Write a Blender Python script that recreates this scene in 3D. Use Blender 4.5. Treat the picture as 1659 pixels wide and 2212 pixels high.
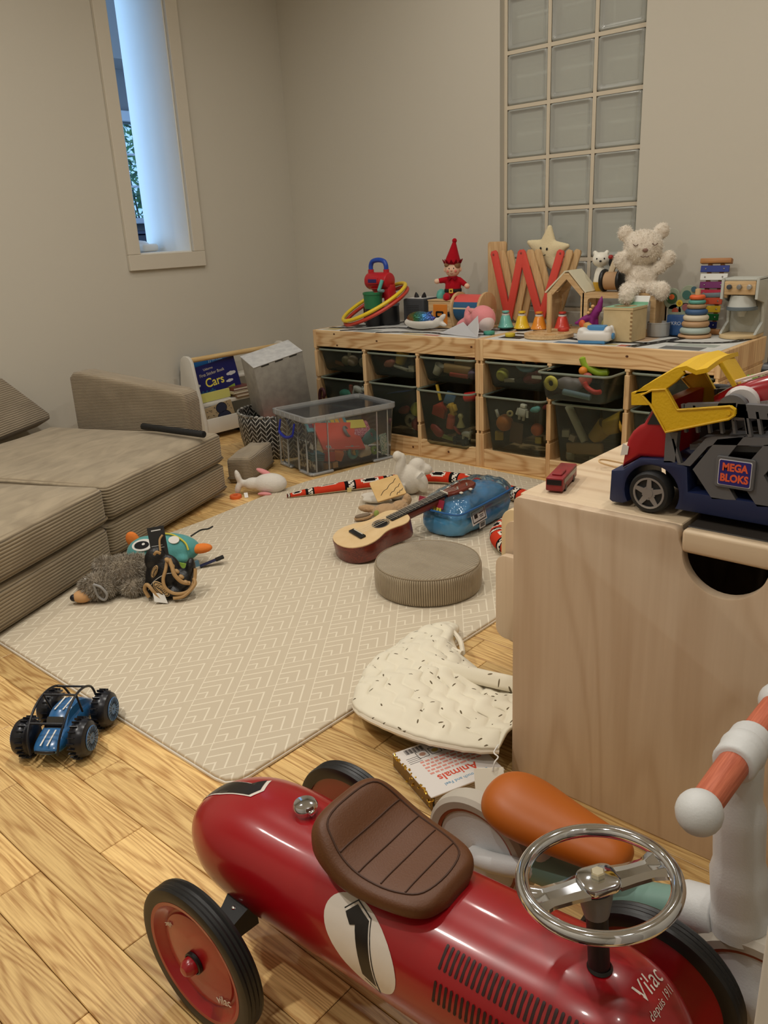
import bpy, bmesh, math, random
from mathutils import Vector, Matrix, Euler
from mathutils.bvhtree import BVHTree

for _o in list(bpy.data.objects):
    bpy.data.objects.remove(_o)
scene = bpy.context.scene
COL = scene.collection
PI = math.pi
R = math.radians

# ---------------------------------------------------------------- camera
FPX, YAW, PITCH, ROLL = 1740.39, -0.7361, 0.3335, -0.0496
CAM = Vector((3.4401, -3.1783, 0.9333))
cam_d = bpy.data.cameras.new('camera')
cam = bpy.data.objects.new('camera', cam_d)
COL.objects.link(cam)
cam_d.sensor_fit = 'VERTICAL'
cam_d.sensor_height = 36.0
cam_d.lens = FPX / 2212 * 36.0
cam_d.clip_start = 0.02
_fw = Vector((math.sin(YAW) * math.cos(PITCH), math.cos(YAW) * math.cos(PITCH), -math.sin(PITCH)))
_r = Vector((math.cos(YAW), -math.sin(YAW), 0))
_u = _r.cross(_fw)
_rr = _r * math.cos(ROLL) + _u * math.sin(ROLL)
_uu = -_r * math.sin(ROLL) + _u * math.cos(ROLL)
_m = Matrix((_rr, _uu, -_fw)).transposed().to_4x4()
_m.translation = CAM
cam.matrix_world = _m
scene.camera = cam

# ---------------------------------------------------------------- colour management, world, lights
scene.view_settings.view_transform = 'Standard'
scene.view_settings.look = 'None'
scene.view_settings.gamma = 1.0
scene.view_settings.use_curve_mapping = False
scene.view_settings.exposure = 0.0
try:
    scene.cycles.use_denoising = True
    scene.cycles.transparent_max_bounces = 20
    scene.cycles.max_bounces = 6
    scene.cycles.diffuse_bounces = 3
    scene.cycles.glossy_bounces = 3
    scene.cycles.use_adaptive_sampling = True
    scene.cycles.adaptive_threshold = 0.045
    scene.cycles.sample_clamp_indirect = 6.0
    scene.cycles.caustics_reflective = False
    scene.cycles.caustics_refractive = False
except Exception:
    pass
world = bpy.data.worlds.new('daylight')
scene.world = world
world.use_nodes = True
world.node_tree.nodes['Background'].inputs[0].default_value = (0.36, 0.60, 1.0, 1)
world.node_tree.nodes['Background'].inputs[1].default_value = 1.7

CEIL = 2.5
DOWNLIGHTS = [(0.9, -2.9, .8), (0.95, -1.75, .4), (1.45, -0.75, .6), (2.9, -0.75, .65),
              (2.15, -1.85, 1.2), (1.8, -3.2, 2.0), (3.25, -1.7, .7), (3.0, -3.55, 1.0), (3.9, -2.75, .35)]
LAMP_W = 7.6
for _i, (_x, _y, _k) in enumerate(DOWNLIGHTS):
    _l = bpy.data.lights.new('downlight_beam', 'AREA')
    _l.shape = 'DISK'
    _l.size = 0.075
    _l.energy = LAMP_W * _k
    _l.color = (1.0, 0.955, 0.88)
    _l.spread = R(165)
    _lo = bpy.data.objects.new('downlight_beam', _l)
    _lo.location = (_x, _y, CEIL - 0.012)
    COL.objects.link(_lo)
# added area lamp: daylight inferred from the neighbouring room's unseen open side
_p = bpy.data.lights.new('side_daylight', 'AREA')
_p.shape = 'RECTANGLE'
_p.size, _p.size_y = 2.0, 2.0
_p.energy = 56
_p.color = (0.34, 0.62, 1.0)
_po = bpy.data.objects.new('side_daylight', _p)
_po.location = (-1.5, -2.5, 1.5)
_po.rotation_euler = (R(90), 0, 0)
COL.objects.link(_po)


# ---------------------------------------------------------------- materials
def lin(c):
    out = []
    for v in c[:3]:
        v = v / 255.0
        out.append(v / 12.92 if v <= 0.04045 else ((v + 0.055) / 1.055) ** 2.4)
    return (*out, 1.0)


MATS = {}


def node(nt, kind, **kw):
    n = nt.nodes.new(kind)
    for k, v in kw.items():
        setattr(n, k, v)
    return n


def mat(name, col, rough=.55, metal=0.0, spec=.5, bump=None, var=None, coat=0.0, sheen=0.0, sss=0.0, alpha=None):
    """col sRGB 0-255. bump=(scale, strength[, detail]); var=(scale, other colour[, contrast])"""
    if name in MATS:
        return MATS[name]
    m = bpy.data.materials.new(name)
    m.use_nodes = True
    nt = m.node_tree
    b = nt.nodes['Principled BSDF']
    b.inputs['Base Color'].default_value = lin(col)
    b.inputs['Roughness'].default_value = rough
    b.inputs['Metallic'].default_value = metal
    b.inputs['Specular IOR Level'].default_value = spec
    if coat:
        b.inputs['Coat Weight'].default_value = coat
        b.inputs['Coat Roughness'].default_value = .08
    if sheen:
        b.inputs['Sheen Weight'].default_value = sheen
        b.inputs['Sheen Roughness'].default_value = .4
    tc = None
    if bump or var:
        tc = node(nt, 'ShaderNodeTexCoord')
    if var:
        n = node(nt, 'ShaderNodeTexNoise')
        n.inputs['Scale'].default_value = var[0]
        n.inputs['Detail'].default_value = 5
        nt.links.new(tc.outputs['Object'], n.inputs['Vector'])
        rp = node(nt, 'ShaderNodeValToRGB')
        c = var[2] if len(var) > 2 else .2
        rp.color_ramp.elements[0].position = .5 - c
        rp.color_ramp.elements[1].position = .5 + c
        rp.color_ramp.elements[0].color = lin(col)
        rp.color_ramp.elements[1].color = lin(var[1])
        nt.links.new(n.outputs['Fac'], rp.inputs['Fac'])
        nt.links.new(rp.outputs['Color'], b.inputs['Base Color'])
    if bump:
        n = node(nt, 'ShaderNodeTexNoise')
        n.inputs['Scale'].default_value = bump[0]
        n.inputs['Detail'].default_value = bump[2] if len(bump) > 2 else 3
        nt.links.new(tc.outputs['Object'], n.inputs['Vector'])
        bp = node(nt, 'ShaderNodeBump')
        bp.inputs['Strength'].default_value = bump[1]
        bp.inputs['Distance'].default_value = .004
        nt.links.new(n.outputs['Fac'], bp.inputs['Height'])
        nt.links.new(bp.outputs['Normal'], b.inputs['Normal'])
    MATS[name] = m
    return m


def clear_mat(name, tint, alpha=.25, rough=.08, diffuse=None, gloss=.9):
    """thin clear plastic or glass: see-through, mirror-like at grazing angles, slightly milky"""
    if name in MATS:
        return MATS[name]
    m = bpy.data.materials.new(name)
    m.use_nodes = True
    nt = m.node_tree
    nt.nodes.remove(nt.nodes['Principled BSDF'])
    out = nt.nodes['Material Output']
    tr = node(nt, 'ShaderNodeBsdfTransparent')
    tr.inputs[0].default_value = lin(tint)
    df = node(nt, 'ShaderNodeBsdfDiffuse')
    df.inputs[0].default_value = lin(diffuse or tint)
    mx = node(nt, 'ShaderNodeMixShader')
    mx.inputs[0].default_value = alpha
    nt.links.new(tr.outputs[0], mx.inputs[1])
    nt.links.new(df.outputs[0], mx.inputs[2])
    gl = node(nt, 'ShaderNodeBsdfGlossy')
    gl.inputs['Roughness'].default_value = rough
    gl.inputs[0].default_value = (gloss, gloss, gloss, 1)
    fr = node(nt, 'ShaderNodeFresnel')
    fr.inputs[0].default_value = 1.45
    m2 = node(nt, 'ShaderNodeMixShader')
    nt.links.new(fr.outputs[0], m2.inputs[0])
    nt.links.new(mx.outputs[0], m2.inputs[1])
    nt.links.new(gl.outputs[0], m2.inputs[2])
    nt.links.new(m2.outputs[0], out.inputs['Surface'])
    MATS[name] = m
    return m


def wood_mat(name, c_light, c_dark, axis='X', scale=1.0, rough=.42, ring=7.0, contrast=.5, per_object=True, tone=.25, coat=0.0, fine=1.0, freq=2.4, sharp=1.0, stretch=.16):
    """grain running along `axis`; object-random offset and tone"""
    if name in MATS:
        return MATS[name]
    m = bpy.data.materials.new(name)
    m.use_nodes = True
    nt = m.node_tree
    b = nt.nodes['Principled BSDF']
    b.inputs['Roughness'].default_value = rough
    if coat:
        b.inputs['Coat Weight'].default_value = coat
        b.inputs['Coat Roughness'].default_value = .2
    tc = node(nt, 'ShaderNodeTexCoord')
    oi = node(nt, 'ShaderNodeObjectInfo')
    mul = node(nt, 'ShaderNodeMath', operation='MULTIPLY')
    mul.inputs[1].default_value = 37.0 if per_object else 0.0
    nt.links.new(oi.outputs['Random'], mul.inputs[0])
    cmb = node(nt, 'ShaderNodeCombineXYZ')
    for k in range(3):
        nt.links.new(mul.outputs[0], cmb.inputs[k])
    add = node(nt, 'ShaderNodeVectorMath', operation='ADD')
    nt.links.new(tc.outputs['Object'], add.inputs[0])
    nt.links.new(cmb.outputs[0], add.inputs[1])
    mp = node(nt, 'ShaderNodeMapping')
    st = {'X': (stretch, 1, 1), 'Y': (1, stretch, 1), 'Z': (1, 1, stretch)}[axis]
    mp.inputs['Scale'].default_value = [v * scale for v in st]
    nt.links.new(add.outputs[0], mp.inputs[0])
    # cathedral rings: distorted noise bands
    n1 = node(nt, 'ShaderNodeTexNoise')
    n1.inputs['Scale'].default_value = ring
    n1.inputs['Detail'].default_value = 2.5
    n1.inputs['Distortion'].default_value = .35
    nt.links.new(mp.outputs[0], n1.inputs['Vector'])
    m1 = node(nt, 'ShaderNodeMath', operation='MULTIPLY')
    m1.inputs[1].default_value = 15.0
    nt.links.new(n1.outputs['Fac'], m1.inputs[0])
    s1 = node(nt, 'ShaderNodeMath', operation='SINE')
    m1b = node(nt, 'ShaderNodeMath', operation='MULTIPLY')
    m1b.inputs[1].default_value = freq
    nt.links.new(m1.outputs[0], m1b.inputs[0])
    nt.links.new(m1b.outputs[0], s1.inputs[0])
    # sharpen the wave into thin dark growth lines
    sh1 = node(nt, 'ShaderNodeMapRange')
    sh1.inputs[1].default_value = -1.0
    sh1.inputs[2].default_value = 1.0
    nt.links.new(s1.outputs[0], sh1.inputs[0])
    sh2 = node(nt, 'ShaderNodeMath', operation='POWER')
    sh2.inputs[1].default_value = sharp
    nt.links.new(sh1.outputs[0], sh2.inputs[0])
    sh3 = node(nt, 'ShaderNodeMapRange')
    sh3.inputs[3].default_value = 1.0 if sharp > 1 else -1.0
    sh3.inputs[4].default_value = -1.6 if sharp > 1 else 1.0
    nt.links.new(sh2.outputs[0], sh3.inputs[0])
    # fine fibre
    mp2 = node(nt, 'ShaderNodeMapping')
    st2 = {'X': (.04, 1, 1), 'Y': (1, .04, 1), 'Z': (1, 1, .04)}[axis]
    mp2.inputs['Scale'].default_value = [v * scale * 130 for v in st2]
    nt.links.new(add.outputs[0], mp2.inputs[0])
    n2 = node(nt, 'ShaderNodeTexNoise')
    n2.inputs['Scale'].default_value = 1.0
    n2.inputs['Detail'].default_value = 3
    nt.links.new(mp2.outputs[0], n2.inputs['Vector'])
    mixf = node(nt, 'ShaderNodeMath', operation='MULTIPLY_ADD')
    mixf.inputs[1].default_value = .16 * contrast / .5
    nt.links.new(sh3.outputs[0], mixf.inputs[0])
    mr = node(nt, 'ShaderNodeMapRange')
    mr.inputs[1].default_value = .3
    mr.inputs[2].default_value = .7
    mr.inputs[3].default_value = .5 - .3 * fine
    mr.inputs[4].default_value = .5 + .3 * fine
    nt.links.new(n2.outputs['Fac'], mr.inputs[0])
    nt.links.new(mr.outputs[0], mixf.inputs[2])
    rp = node(nt, 'ShaderNodeValToRGB')
    rp.color_ramp.elements[0].position = .1
    rp.color_ramp.elements[1].position = .8
    rp.color_ramp.elements[0].color = lin(c_dark)
    rp.color_ramp.elements[1].color = lin(c_light)
    nt.links.new(mixf.outputs[0], rp.inputs['Fac'])
    # per-object tone
    hv = node(nt, 'ShaderNodeHueSaturation')
    mv = node(nt, 'ShaderNodeMapRange')
    mv.inputs[3].default_value = 1 - tone
    mv.inputs[4].default_value = 1 + tone * .6
    nt.links.new(oi.outputs['Random'], mv.inputs[0])
    nt.links.new(mv.outputs[0], hv.inputs['Value'])
    nt.links.new(rp.outputs['Color'], hv.inputs['Color'])
    nt.links.new(hv.outputs['Color'], b.inputs['Base Color'])
    bp = node(nt, 'ShaderNodeBump')
    bp.inputs['Strength'].default_value = .12
    bp.inputs['Distance'].default_value = .002
    nt.links.new(n2.outputs['Fac'], bp.inputs['Height'])
    nt.links.new(bp.outputs['Normal'], b.inputs['Normal'])
    MATS[name] = m
    return m


def rib_mat(name, col, dark, axis='Z', pitch=.009, depth=.9, rough=.95, var=True):
    """corduroy: parallel ribs across `axis` (object space) plus soft nap mottling"""
    if name in MATS:
        return MATS[name]
    m = bpy.data.materials.new(name)
    m.use_nodes = True
    nt = m.node_tree
    b = nt.nodes['Principled BSDF']
    b.inputs['Roughness'].default_value = rough
    b.inputs['Specular IOR Level'].default_value = .15
    b.inputs['Sheen Weight'].default_value = .35
    tc = node(nt, 'ShaderNodeTexCoord')
    sx = node(nt, 'ShaderNodeSeparateXYZ')
    nt.links.new(tc.outputs['Object'], sx.inputs[0])
    nz = node(nt, 'ShaderNodeTexNoise')
    nz.inputs['Scale'].default_value = 9
    nt.links.new(tc.outputs['Object'], nz.inputs['Vector'])
    off = node(nt, 'ShaderNodeMath', operation='MULTIPLY_ADD')
    off.inputs[1].default_value = .004
    nt.links.new(nz.outputs['Fac'], off.inputs[0])
    nt.links.new(sx.outputs[axis], off.inputs[2])
    ml = node(nt, 'ShaderNodeMath', operation='MULTIPLY')
    ml.inputs[1].default_value = 2 * PI / pitch
    nt.links.new(off.outputs[0], ml.inputs[0])
    sn = node(nt, 'ShaderNodeMath', operation='SINE')
    nt.links.new(ml.outputs[0], sn.inputs[0])
    # mottled nap
    mp = node(nt, 'ShaderNodeMapping')
    mp.inputs['Scale'].default_value = (5, 14, 5)
    nt.links.new(tc.outputs['Object'], mp.inputs[0])
    n2 = node(nt, 'ShaderNodeTexNoise')
    n2.inputs['Scale'].default_value = 1.6
    n2.inputs['Detail'].default_value = 6
    n2.inputs['Distortion'].default_value = .8
    nt.links.new(mp.outputs[0], n2.inputs['Vector'])
    mr = node(nt, 'ShaderNodeMapRange')
    mr.inputs[1].default_value = .3
    mr.inputs[2].default_value = .7
    mr.inputs[3].default_value = .0
    mr.inputs[4].default_value = .42
    nt.links.new(n2.outputs['Fac'], mr.inputs[0])
    # ribs only colour the faces they cross
    rb = node(nt, 'ShaderNodeMapRange')
    rb.inputs[1].default_value = -.2
    rb.inputs[2].default_value = -1.0
    rb.inputs[3].default_value = 0.0
    rb.inputs[4].default_value = depth
    nt.links.new(sn.outputs[0], rb.inputs[0])
    ge = node(nt, 'ShaderNodeNewGeometry')
    vt = node(nt, 'ShaderNodeVectorTransform', vector_type='NORMAL', convert_from='WORLD', convert_to='OBJECT')
    nt.links.new(ge.outputs['True Normal'], vt.inputs[0])
    s2 = node(nt, 'ShaderNodeSeparateXYZ')
    nt.links.new(vt.outputs[0], s2.inputs[0])
    ab = node(nt, 'ShaderNodeMath', operation='ABSOLUTE')
    nt.links.new(s2.outputs[axis], ab.inputs[0])
    cm = node(nt, 'ShaderNodeMapRange')
    cm.inputs[1].default_value = .75
    cm.inputs[2].default_value = .95
    cm.inputs[3].default_value = 1.0
    cm.inputs[4].default_value = 0.0
    nt.links.new(ab.outputs[0], cm.inputs[0])
    rm = node(nt, 'ShaderNodeMath', operation='MULTIPLY')
    nt.links.new(rb.outputs[0], rm.inputs[0])
    nt.links.new(cm.outputs[0], rm.inputs[1])
    mxm = node(nt, 'ShaderNodeMath', operation='MAXIMUM')
    nt.links.new(rm.outputs[0], mxm.inputs[0])
    nt.links.new(mr.outputs[0], mxm.inputs[1])
    mx = node(nt, 'ShaderNodeMix', data_type='RGBA')
    mx.inputs['A'].default_value = lin(col)
    mx.inputs['B'].default_value = lin(dark)
    nt.links.new(mxm.outputs[0], mx.inputs['Factor'])
    nt.links.new(mx.outputs['Result'], b.inputs['Base Color'])
    hm = node(nt, 'ShaderNodeMath', operation='MULTIPLY')
    nt.links.new(sn.outputs[0], hm.inputs[0])
    nt.links.new(cm.outputs[0], hm.inputs[1])
    bp = node(nt, 'ShaderNodeBump')
    bp.inputs['Strength'].default_value = .5
    bp.inputs['Distance'].default_value = .003
    nt.links.new(hm.outputs[0], bp.inputs['Height'])
    nt.links.new(bp.outputs['Normal'], b.inputs['Normal'])
    MATS[name] = m
    return m


# ---------------------------------------------------------------- mesh building
def TM(loc=(0, 0, 0), rot=(0, 0, 0), s=(1, 1, 1)):
    """matrix from location, euler degrees, scale"""
    if not hasattr(s, '__len__'):
        s = (s, s, s)
    return Matrix.Translation(loc) @ Euler([R(a) for a in rot]).to_matrix().to_4x4() @ Matrix.Diagonal((*s, 1))


def frame(o, x, y):
    """matrix with origin o, local x and y along the given directions"""
    x = Vector(x).normalized()
    z = x.cross(Vector(y)).normalized()
    y = z.cross(x)
    m = Matrix((x, y, z)).transposed().to_4x4()
    m.translation = Vector(o)
    return m


class B:
    def __init__(self, mtx=None):
        self.bm = bmesh.new()
        self.mi = 0
        self.m = mtx or Matrix()

    def _take(self, src, M=None):
        """merge a bmesh into this one with matrix and current material"""
        M = self.m @ (M or Matrix())
        flip = M.determinant() < 0
        vm = {}
        for v in src.verts:
            vm[v] = self.bm.verts.new(M @ v.co)
        for f in src.faces:
            vs = [vm[v] for v in f.verts]
            if flip:
                vs.reverse()
            try:
                nf = self.bm.faces.new(vs)
                nf.material_index = self.mi
            except ValueError:
                pass
        src.free()
        return self

    def box(self, c, s, r=(0, 0, 0), bev=0.0, seg=2):
        t = bmesh.new()
        bmesh.ops.create_cube(t, size=1.0)
        bmesh.ops.scale(t, vec=s, verts=t.verts)
        if bev:
            bmesh.ops.bevel(t, geom=list(t.edges), offset=min(bev, min(s) * .49), segments=seg, profile=.5, affect='EDGES')
        return self._take(t, TM(c, r))

    def cyl(self, p0, p1, r0, r1=None, n=20, cap=True, bev=0.0):
        p0, p1 = Vector(p0), Vector(p1)
        r1 = r0 if r1 is None else r1
        d = p1 - p0
        L = d.length
        prof = []
        if cap:
            prof.append((0, 0))
        if bev and cap:
            prof += [(r0 - bev, 0), (r0 - bev * .3, bev * .3), (r0, bev), (r1, L - bev), (r1 - bev * .3, L - bev * .3), (r1 - bev, L)]
        else:
            prof += [(r0, 0), (r1, L)]
        if cap:
            prof.append((0, L))
        q = d.to_track_quat('Z', 'Y').to_matrix().to_4x4()
        q.translation = p0
        return self.lathe(prof, n, q)

    def lathe(self, prof, n=28, M=None, a0=0.0, a1=2 * PI):
        t = bmesh.new()
        full = abs(a1 - a0) > 2 * PI - 1e-4
        rings = []
        for r, z in prof:
            if r <= 1e-6:
                rings.append([t.verts.new((0, 0, z))])
            else:
                k = n if full else n + 1
                rings.append([t.verts.new((r * math.cos(a0 + (a1 - a0) * i / n), r * math.sin(a0 + (a1 - a0) * i / n), z)) for i in range(k)])
        for a, b in zip(rings, rings[1:]):
            m = n
            for i in range(m):
                if len(a) == 1 and len(b) == 1:
                    break
                if len(a) == 1:
                    j = (i + 1) % len(b)
                    fs = (a[0], b[j], b[i])
                elif len(b) == 1:
                    j = (i + 1) % len(a)
                    fs = (a[i], a[j], b[0])
                else:
                    j = (i + 1) % len(a)
                    fs = (a[i], a[j], b[j], b[i])
                try:
                    t.faces.new(fs)
                except ValueError:
                    pass
        return self._take(t, M)

    def tube(self, pts, r, n=8, closed=False, cap=True, flat=1.0):
        pts = [Vector(p) for p in pts]
        N = len(pts)
        rs = r if hasattr(r, '__len__') else [r] * N
        t = bmesh.new()
        rings = []
        up = None
        for i, p in enumerate(pts):
            if closed:
                d = pts[(i + 1) % N] - pts[i - 1]
            else:
                d = pts[min(i + 1, N - 1)] - pts[max(i - 1, 0)]
            if d.length < 1e-9:
                d = Vector((0, 0, 1))
            d.normalize()
            if up is None:
                up = Vector((0, 0, 1)) if abs(d.z) < .9 else Vector((1, 0, 0))
            s = d.cross(up)
            if s.length < 1e-6:
                s = d.orthogonal()
            s.normalize()
            up = s.cross(d).normalized()
            rings.append([t.verts.new(p + (s * math.cos(2 * PI * k / n) + up * flat * math.sin(2 * PI * k / n)) * rs[i]) for k in range(n)])
        M_ = N if closed else N - 1
        for i in range(M_):
            a, b = rings[i], rings[(i + 1) % N]
            for k in range(n):
                t.faces.new((a[k], a[(k + 1) % n], b[(k + 1) % n], b[k]))
        if cap and not closed:
            t.faces.new(list(reversed(rings[0])))
            t.faces.new(rings[-1])
        bmesh.ops.recalc_face_normals(t, faces=t.faces)
        return self._take(t)

    def ell(self, c, s, r=(0, 0, 0), u=20, v=12):
        t = bmesh.new()
        bmesh.ops.create_uvsphere(t, u_segments=u, v_segments=v, radius=1.0)
        if not hasattr(s, '__len__'):
            s = (s, s, s)
        return self._take(t, TM(c, r, s))

    def prism(self, poly, h, M=None, bev=0.0, seg=2, holes=()):
        """polygon (x,y) extruded +z by h"""
        t = bmesh.new()
        if not holes:
            f = t.faces.new([t.verts.new((p[0], p[1], 0)) for p in poly])
            bmesh.ops.recalc_face_normals(t, faces=t.faces)
            if f.normal.z > 0:
                f.normal_flip()
            ex = bmesh.ops.extrude_face_region(t, geom=[f])
            vs = [g for g in ex['geom'] if isinstance(g, bmesh.types.BMVert)]
            bmesh.ops.translate(t, vec=(0, 0, h), verts=vs)
            bmesh.ops.recalc_face_normals(t, faces=t.faces)
            if bev:
                es = [e for e in t.edges if abs(e.verts[0].co.z - e.verts[1].co.z) < 1e-7]
                bmesh.ops.bevel(t, geom=es, offset=bev, segments=seg, profile=.5, affect='EDGES')
        else:
            loops = [poly, *holes]
            es = []
            for lp in loops:
                vs = [t.verts.new((p[0], p[1], 0)) for p in lp]
                es += [t.edges.new((vs[i], vs[(i + 1) % len(vs)])) for i in range(len(vs))]
            bmesh.ops.triangle_fill(t, use_beauty=True, use_dissolve=False, edges=es)
            fs = list(t.faces)
            bmesh.ops.recalc_face_normals(t, faces=fs)
            ex = bmesh.ops.extrude_face_region(t, geom=fs)
            vs = [g for g in ex['geom'] if isinstance(g, bmesh.types.BMVert)]
            bmesh.ops.translate(t, vec=(0, 0, h), verts=vs)
            bmesh.ops.recalc_face_normals(t, faces=t.faces)
        return self._take(t, M)

    def loft(self, rings, cap=True, close=False):
        t = bmesh.new()
        rs = [[t.verts.new(p) for p in ring] for ring in rings]
        n = len(rs[0])
        pairs = list(zip(rs, rs[1:]))
        if close:
            pairs.append((rs[-1], rs[0]))
        for a, b in pairs:
            for k in range(n):
                t.faces.new((a[k], a[(k + 1) % n], b[(k + 1) % n], b[k]))
        if cap and not close:
            t.faces.new(list(reversed(rs[0])))
            t.faces.new(rs[-1])
        bmesh.ops.recalc_face_normals(t, faces=t.faces)
        return self._take(t)

    def sheet(self, fn, nu, nv, thick=0.0):
        """open grid fn(u,v)->point, u,v in 0..1; optional thickness along normal"""
        t = bmesh.new()
        g = [[t.verts.new(fn(i / nu, j / nv)) for j in range(nv + 1)] for i in range(nu + 1)]
        for i in range(nu):
            for j in range(nv):
                t.faces.new((g[i][j], g[i + 1][j], g[i + 1][j + 1], g[i][j + 1]))
        if thick:
            bmesh.ops.recalc_face_normals(t, faces=t.faces)
            bmesh.ops.solidify(t, geom=list(t.faces), thickness=thick)
        return self._take(t)

    def build(self, name, mats, parent=None, smooth=35, kind=None):
        me = bpy.data.meshes.new(name)
        self.bm.to_mesh(me)
        self.bm.free()
        if not isinstance(mats, (list, tuple)):
            mats = [mats]
        for mm in mats:
            me.materials.append(mm)
        if smooth:
            me.polygons.foreach_set('use_smooth', [True] * len(me.polygons))
            if smooth < 180:
                me.set_sharp_from_angle(angle=R(smooth))
        me.update()
        o = bpy.data.objects.new(name, me)
        COL.objects.link(o)
        if parent is not None:
            o.parent = parent
        if kind:
            o['kind'] = kind
        return o


def thing(name, label, cat, loc=(0, 0, 0), rot=(0, 0, 0), group=None, s=None):
    o = bpy.data.objects.new(name, None)
    o.empty_display_size = .05
    COL.objects.link(o)
    o.location = loc
    o.rotation_euler = [R(a) for a in rot]
    if s:
        o.scale = (s, s, s)
    return tag(o, label, cat, group)


def tag(o, label, cat, group=None):
    o['label'] = label
    o['category'] = cat
    if group:
        o['group'] = group
    return o


def struct(o):
    o['kind'] = 'structure'
    return o


def copy_tree(o, parent=None):
    c = o.copy()
    COL.objects.link(c)
    c.parent = parent
    for ch in list(o.children):
        copy_tree(ch, c)
    return c


def remesh(o, voxel, smooth=8, fac=.5):
    m = o.modifiers.new('skin', 'REMESH')
    m.mode = 'VOXEL'
    m.voxel_size = voxel
    m.use_smooth_shade = True
    if smooth:
        s = o.modifiers.new('soft', 'SMOOTH')
        s.factor = fac
        s.iterations = smooth
    return o


def fluff(o, scale, strength, kind='CLOUDS'):
    """soft pile relief"""
    key = 'pile_%g' % scale
    tx = bpy.data.textures.get(key) or bpy.data.textures.new(key, kind)
    tx.noise_scale = scale
    d = o.modifiers.new('pile', 'DISPLACE')
    d.texture = tx
    d.strength = strength
    d.mid_level = .5
    d.texture_coords = 'LOCAL'
    return o


def text_obj(s, size, m, parent, M, name='lettering', align='CENTER', depth=.0002, shear=0.0, xs=1.0, bold=0.0):
    cu = bpy.data.curves.new(name, 'FONT')
    cu.body = s
    cu.size = size
    cu.align_x = align
    cu.align_y = 'CENTER'
    cu.extrude = depth
    cu.shear = shear
    cu.offset = bold
    cu.resolution_u = 3
    t = bpy.data.objects.new(name, cu)
    COL.objects.link(t)
    dg = bpy.context.evaluated_depsgraph_get()
    me = bpy.data.meshes.new_from_object(t.evaluated_get(dg))
    bpy.data.objects.remove(t)
    me.name = name
    me.transform(M @ Matrix.Diagonal((xs, 1, 1, 1)))
    me.materials.clear()
    me.materials.append(m)
    o = bpy.data.objects.new(name, me)
    COL.objects.link(o)
    o.parent = parent
    return o


def fur(o_parent, centers, m, count, length, seed=1, width=.0016, droop=.35, name='fur'):
    """short tapered strands standing on a set of ellipsoids [(c, s, rot)]"""
    rng = random.Random(seed)
    vs, fs = [], []
    tot = sum(max(s) ** 2 for c, s, r in centers)
    for c, s, r in centers:
        rot = Euler([R(a) for a in r]).to_matrix()
        for _ in range(int(count * max(s) ** 2 / tot)):
            z = rng.uniform(-1, 1)
            a = rng.uniform(0, 2 * PI)
            k = math.sqrt(1 - z * z)
            u = Vector((k * math.cos(a), k * math.sin(a), z))
            p = rot @ Vector((u.x * s[0], u.y * s[1], u.z * s[2])) + Vector(c)
            nrm = (rot @ Vector((u.x / s[0], u.y / s[1], u.z / s[2]))).normalized()
            inside = False
            for c2, s2, r2 in centers:
                if c2 is c:
                    continue
                q = Euler([R(a_) for a_ in r2]).to_matrix().transposed() @ (p - Vector(c2))
                if (q.x / s2[0]) ** 2 + (q.y / s2[1]) ** 2 + (q.z / s2[2]) ** 2 < .9:
                    inside = True
                    break
            if inside:
                continue
            L = length * rng.uniform(.6, 1.25)
            d = (nrm + Vector((rng.uniform(-.5, .5), rng.uniform(-.5, .5), rng.uniform(-.5, .3) - droop))).normalized()
            t = d.orthogonal().normalized()
            t.rotate(Matrix.Rotation(rng.uniform(0, PI), 3, d))
            p0 = p - nrm * .002
            i = len(vs)
            vs += [p0 - t * width, p0 + t * width, p0 + d * L]
            fs.append((i, i + 1, i + 2))
    me = bpy.data.meshes.new(name)
    me.from_pydata(vs, [], fs)
    me.materials.append(m)
    o = bpy.data.objects.new(name, me)
    COL.objects.link(o)
    o.parent = o_parent
    o['kind'] = 'stuff'
    return o


def arc(c, r, a0, a1, n):
    return [(c[0] + r * math.cos(R(a0 + (a1 - a0) * i / n)), c[1] + r * math.sin(R(a0 + (a1 - a0) * i / n))) for i in range(n + 1)]


def rrect(x0, y0, x1, y1, r, n=5):
    return (arc((x1 - r, y0 + r), r, -90, 0, n) + arc((x1 - r, y1 - r), r, 0, 90, n)
            + arc((x0 + r, y1 - r), r, 90, 180, n) + arc((x0 + r, y0 + r), r, 180, 270, n))


def ellipse(cx, cy, rx, ry, n=28):
    return [(cx + rx * math.cos(2 * PI * i / n), cy + ry * math.sin(2 * PI * i / n)) for i in range(n)]


def smooth_path(pts, k=6, closed=False):
    """Catmull-Rom through points"""
    P = [Vector(p) for p in pts]
    n = len(P)
    out = []
    for i in range(n if closed else n - 1):
        p0 = P[(i - 1) % n] if closed or i > 0 else P[0]
        p1, p2 = P[i], P[(i + 1) % n]
        p3 = P[(i + 2) % n] if closed or i + 2 < n else P[-1]
        for j in range(k):
            t = j / k
            out.append(.5 * ((2 * p1) + (p2 - p0) * t + (2 * p0 - 5 * p1 + 4 * p2 - p3) * t * t + (3 * p1 - p0 - 3 * p2 + p3) * t ** 3))
    if not closed:
        out.append(P[-1])
    return out


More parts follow.
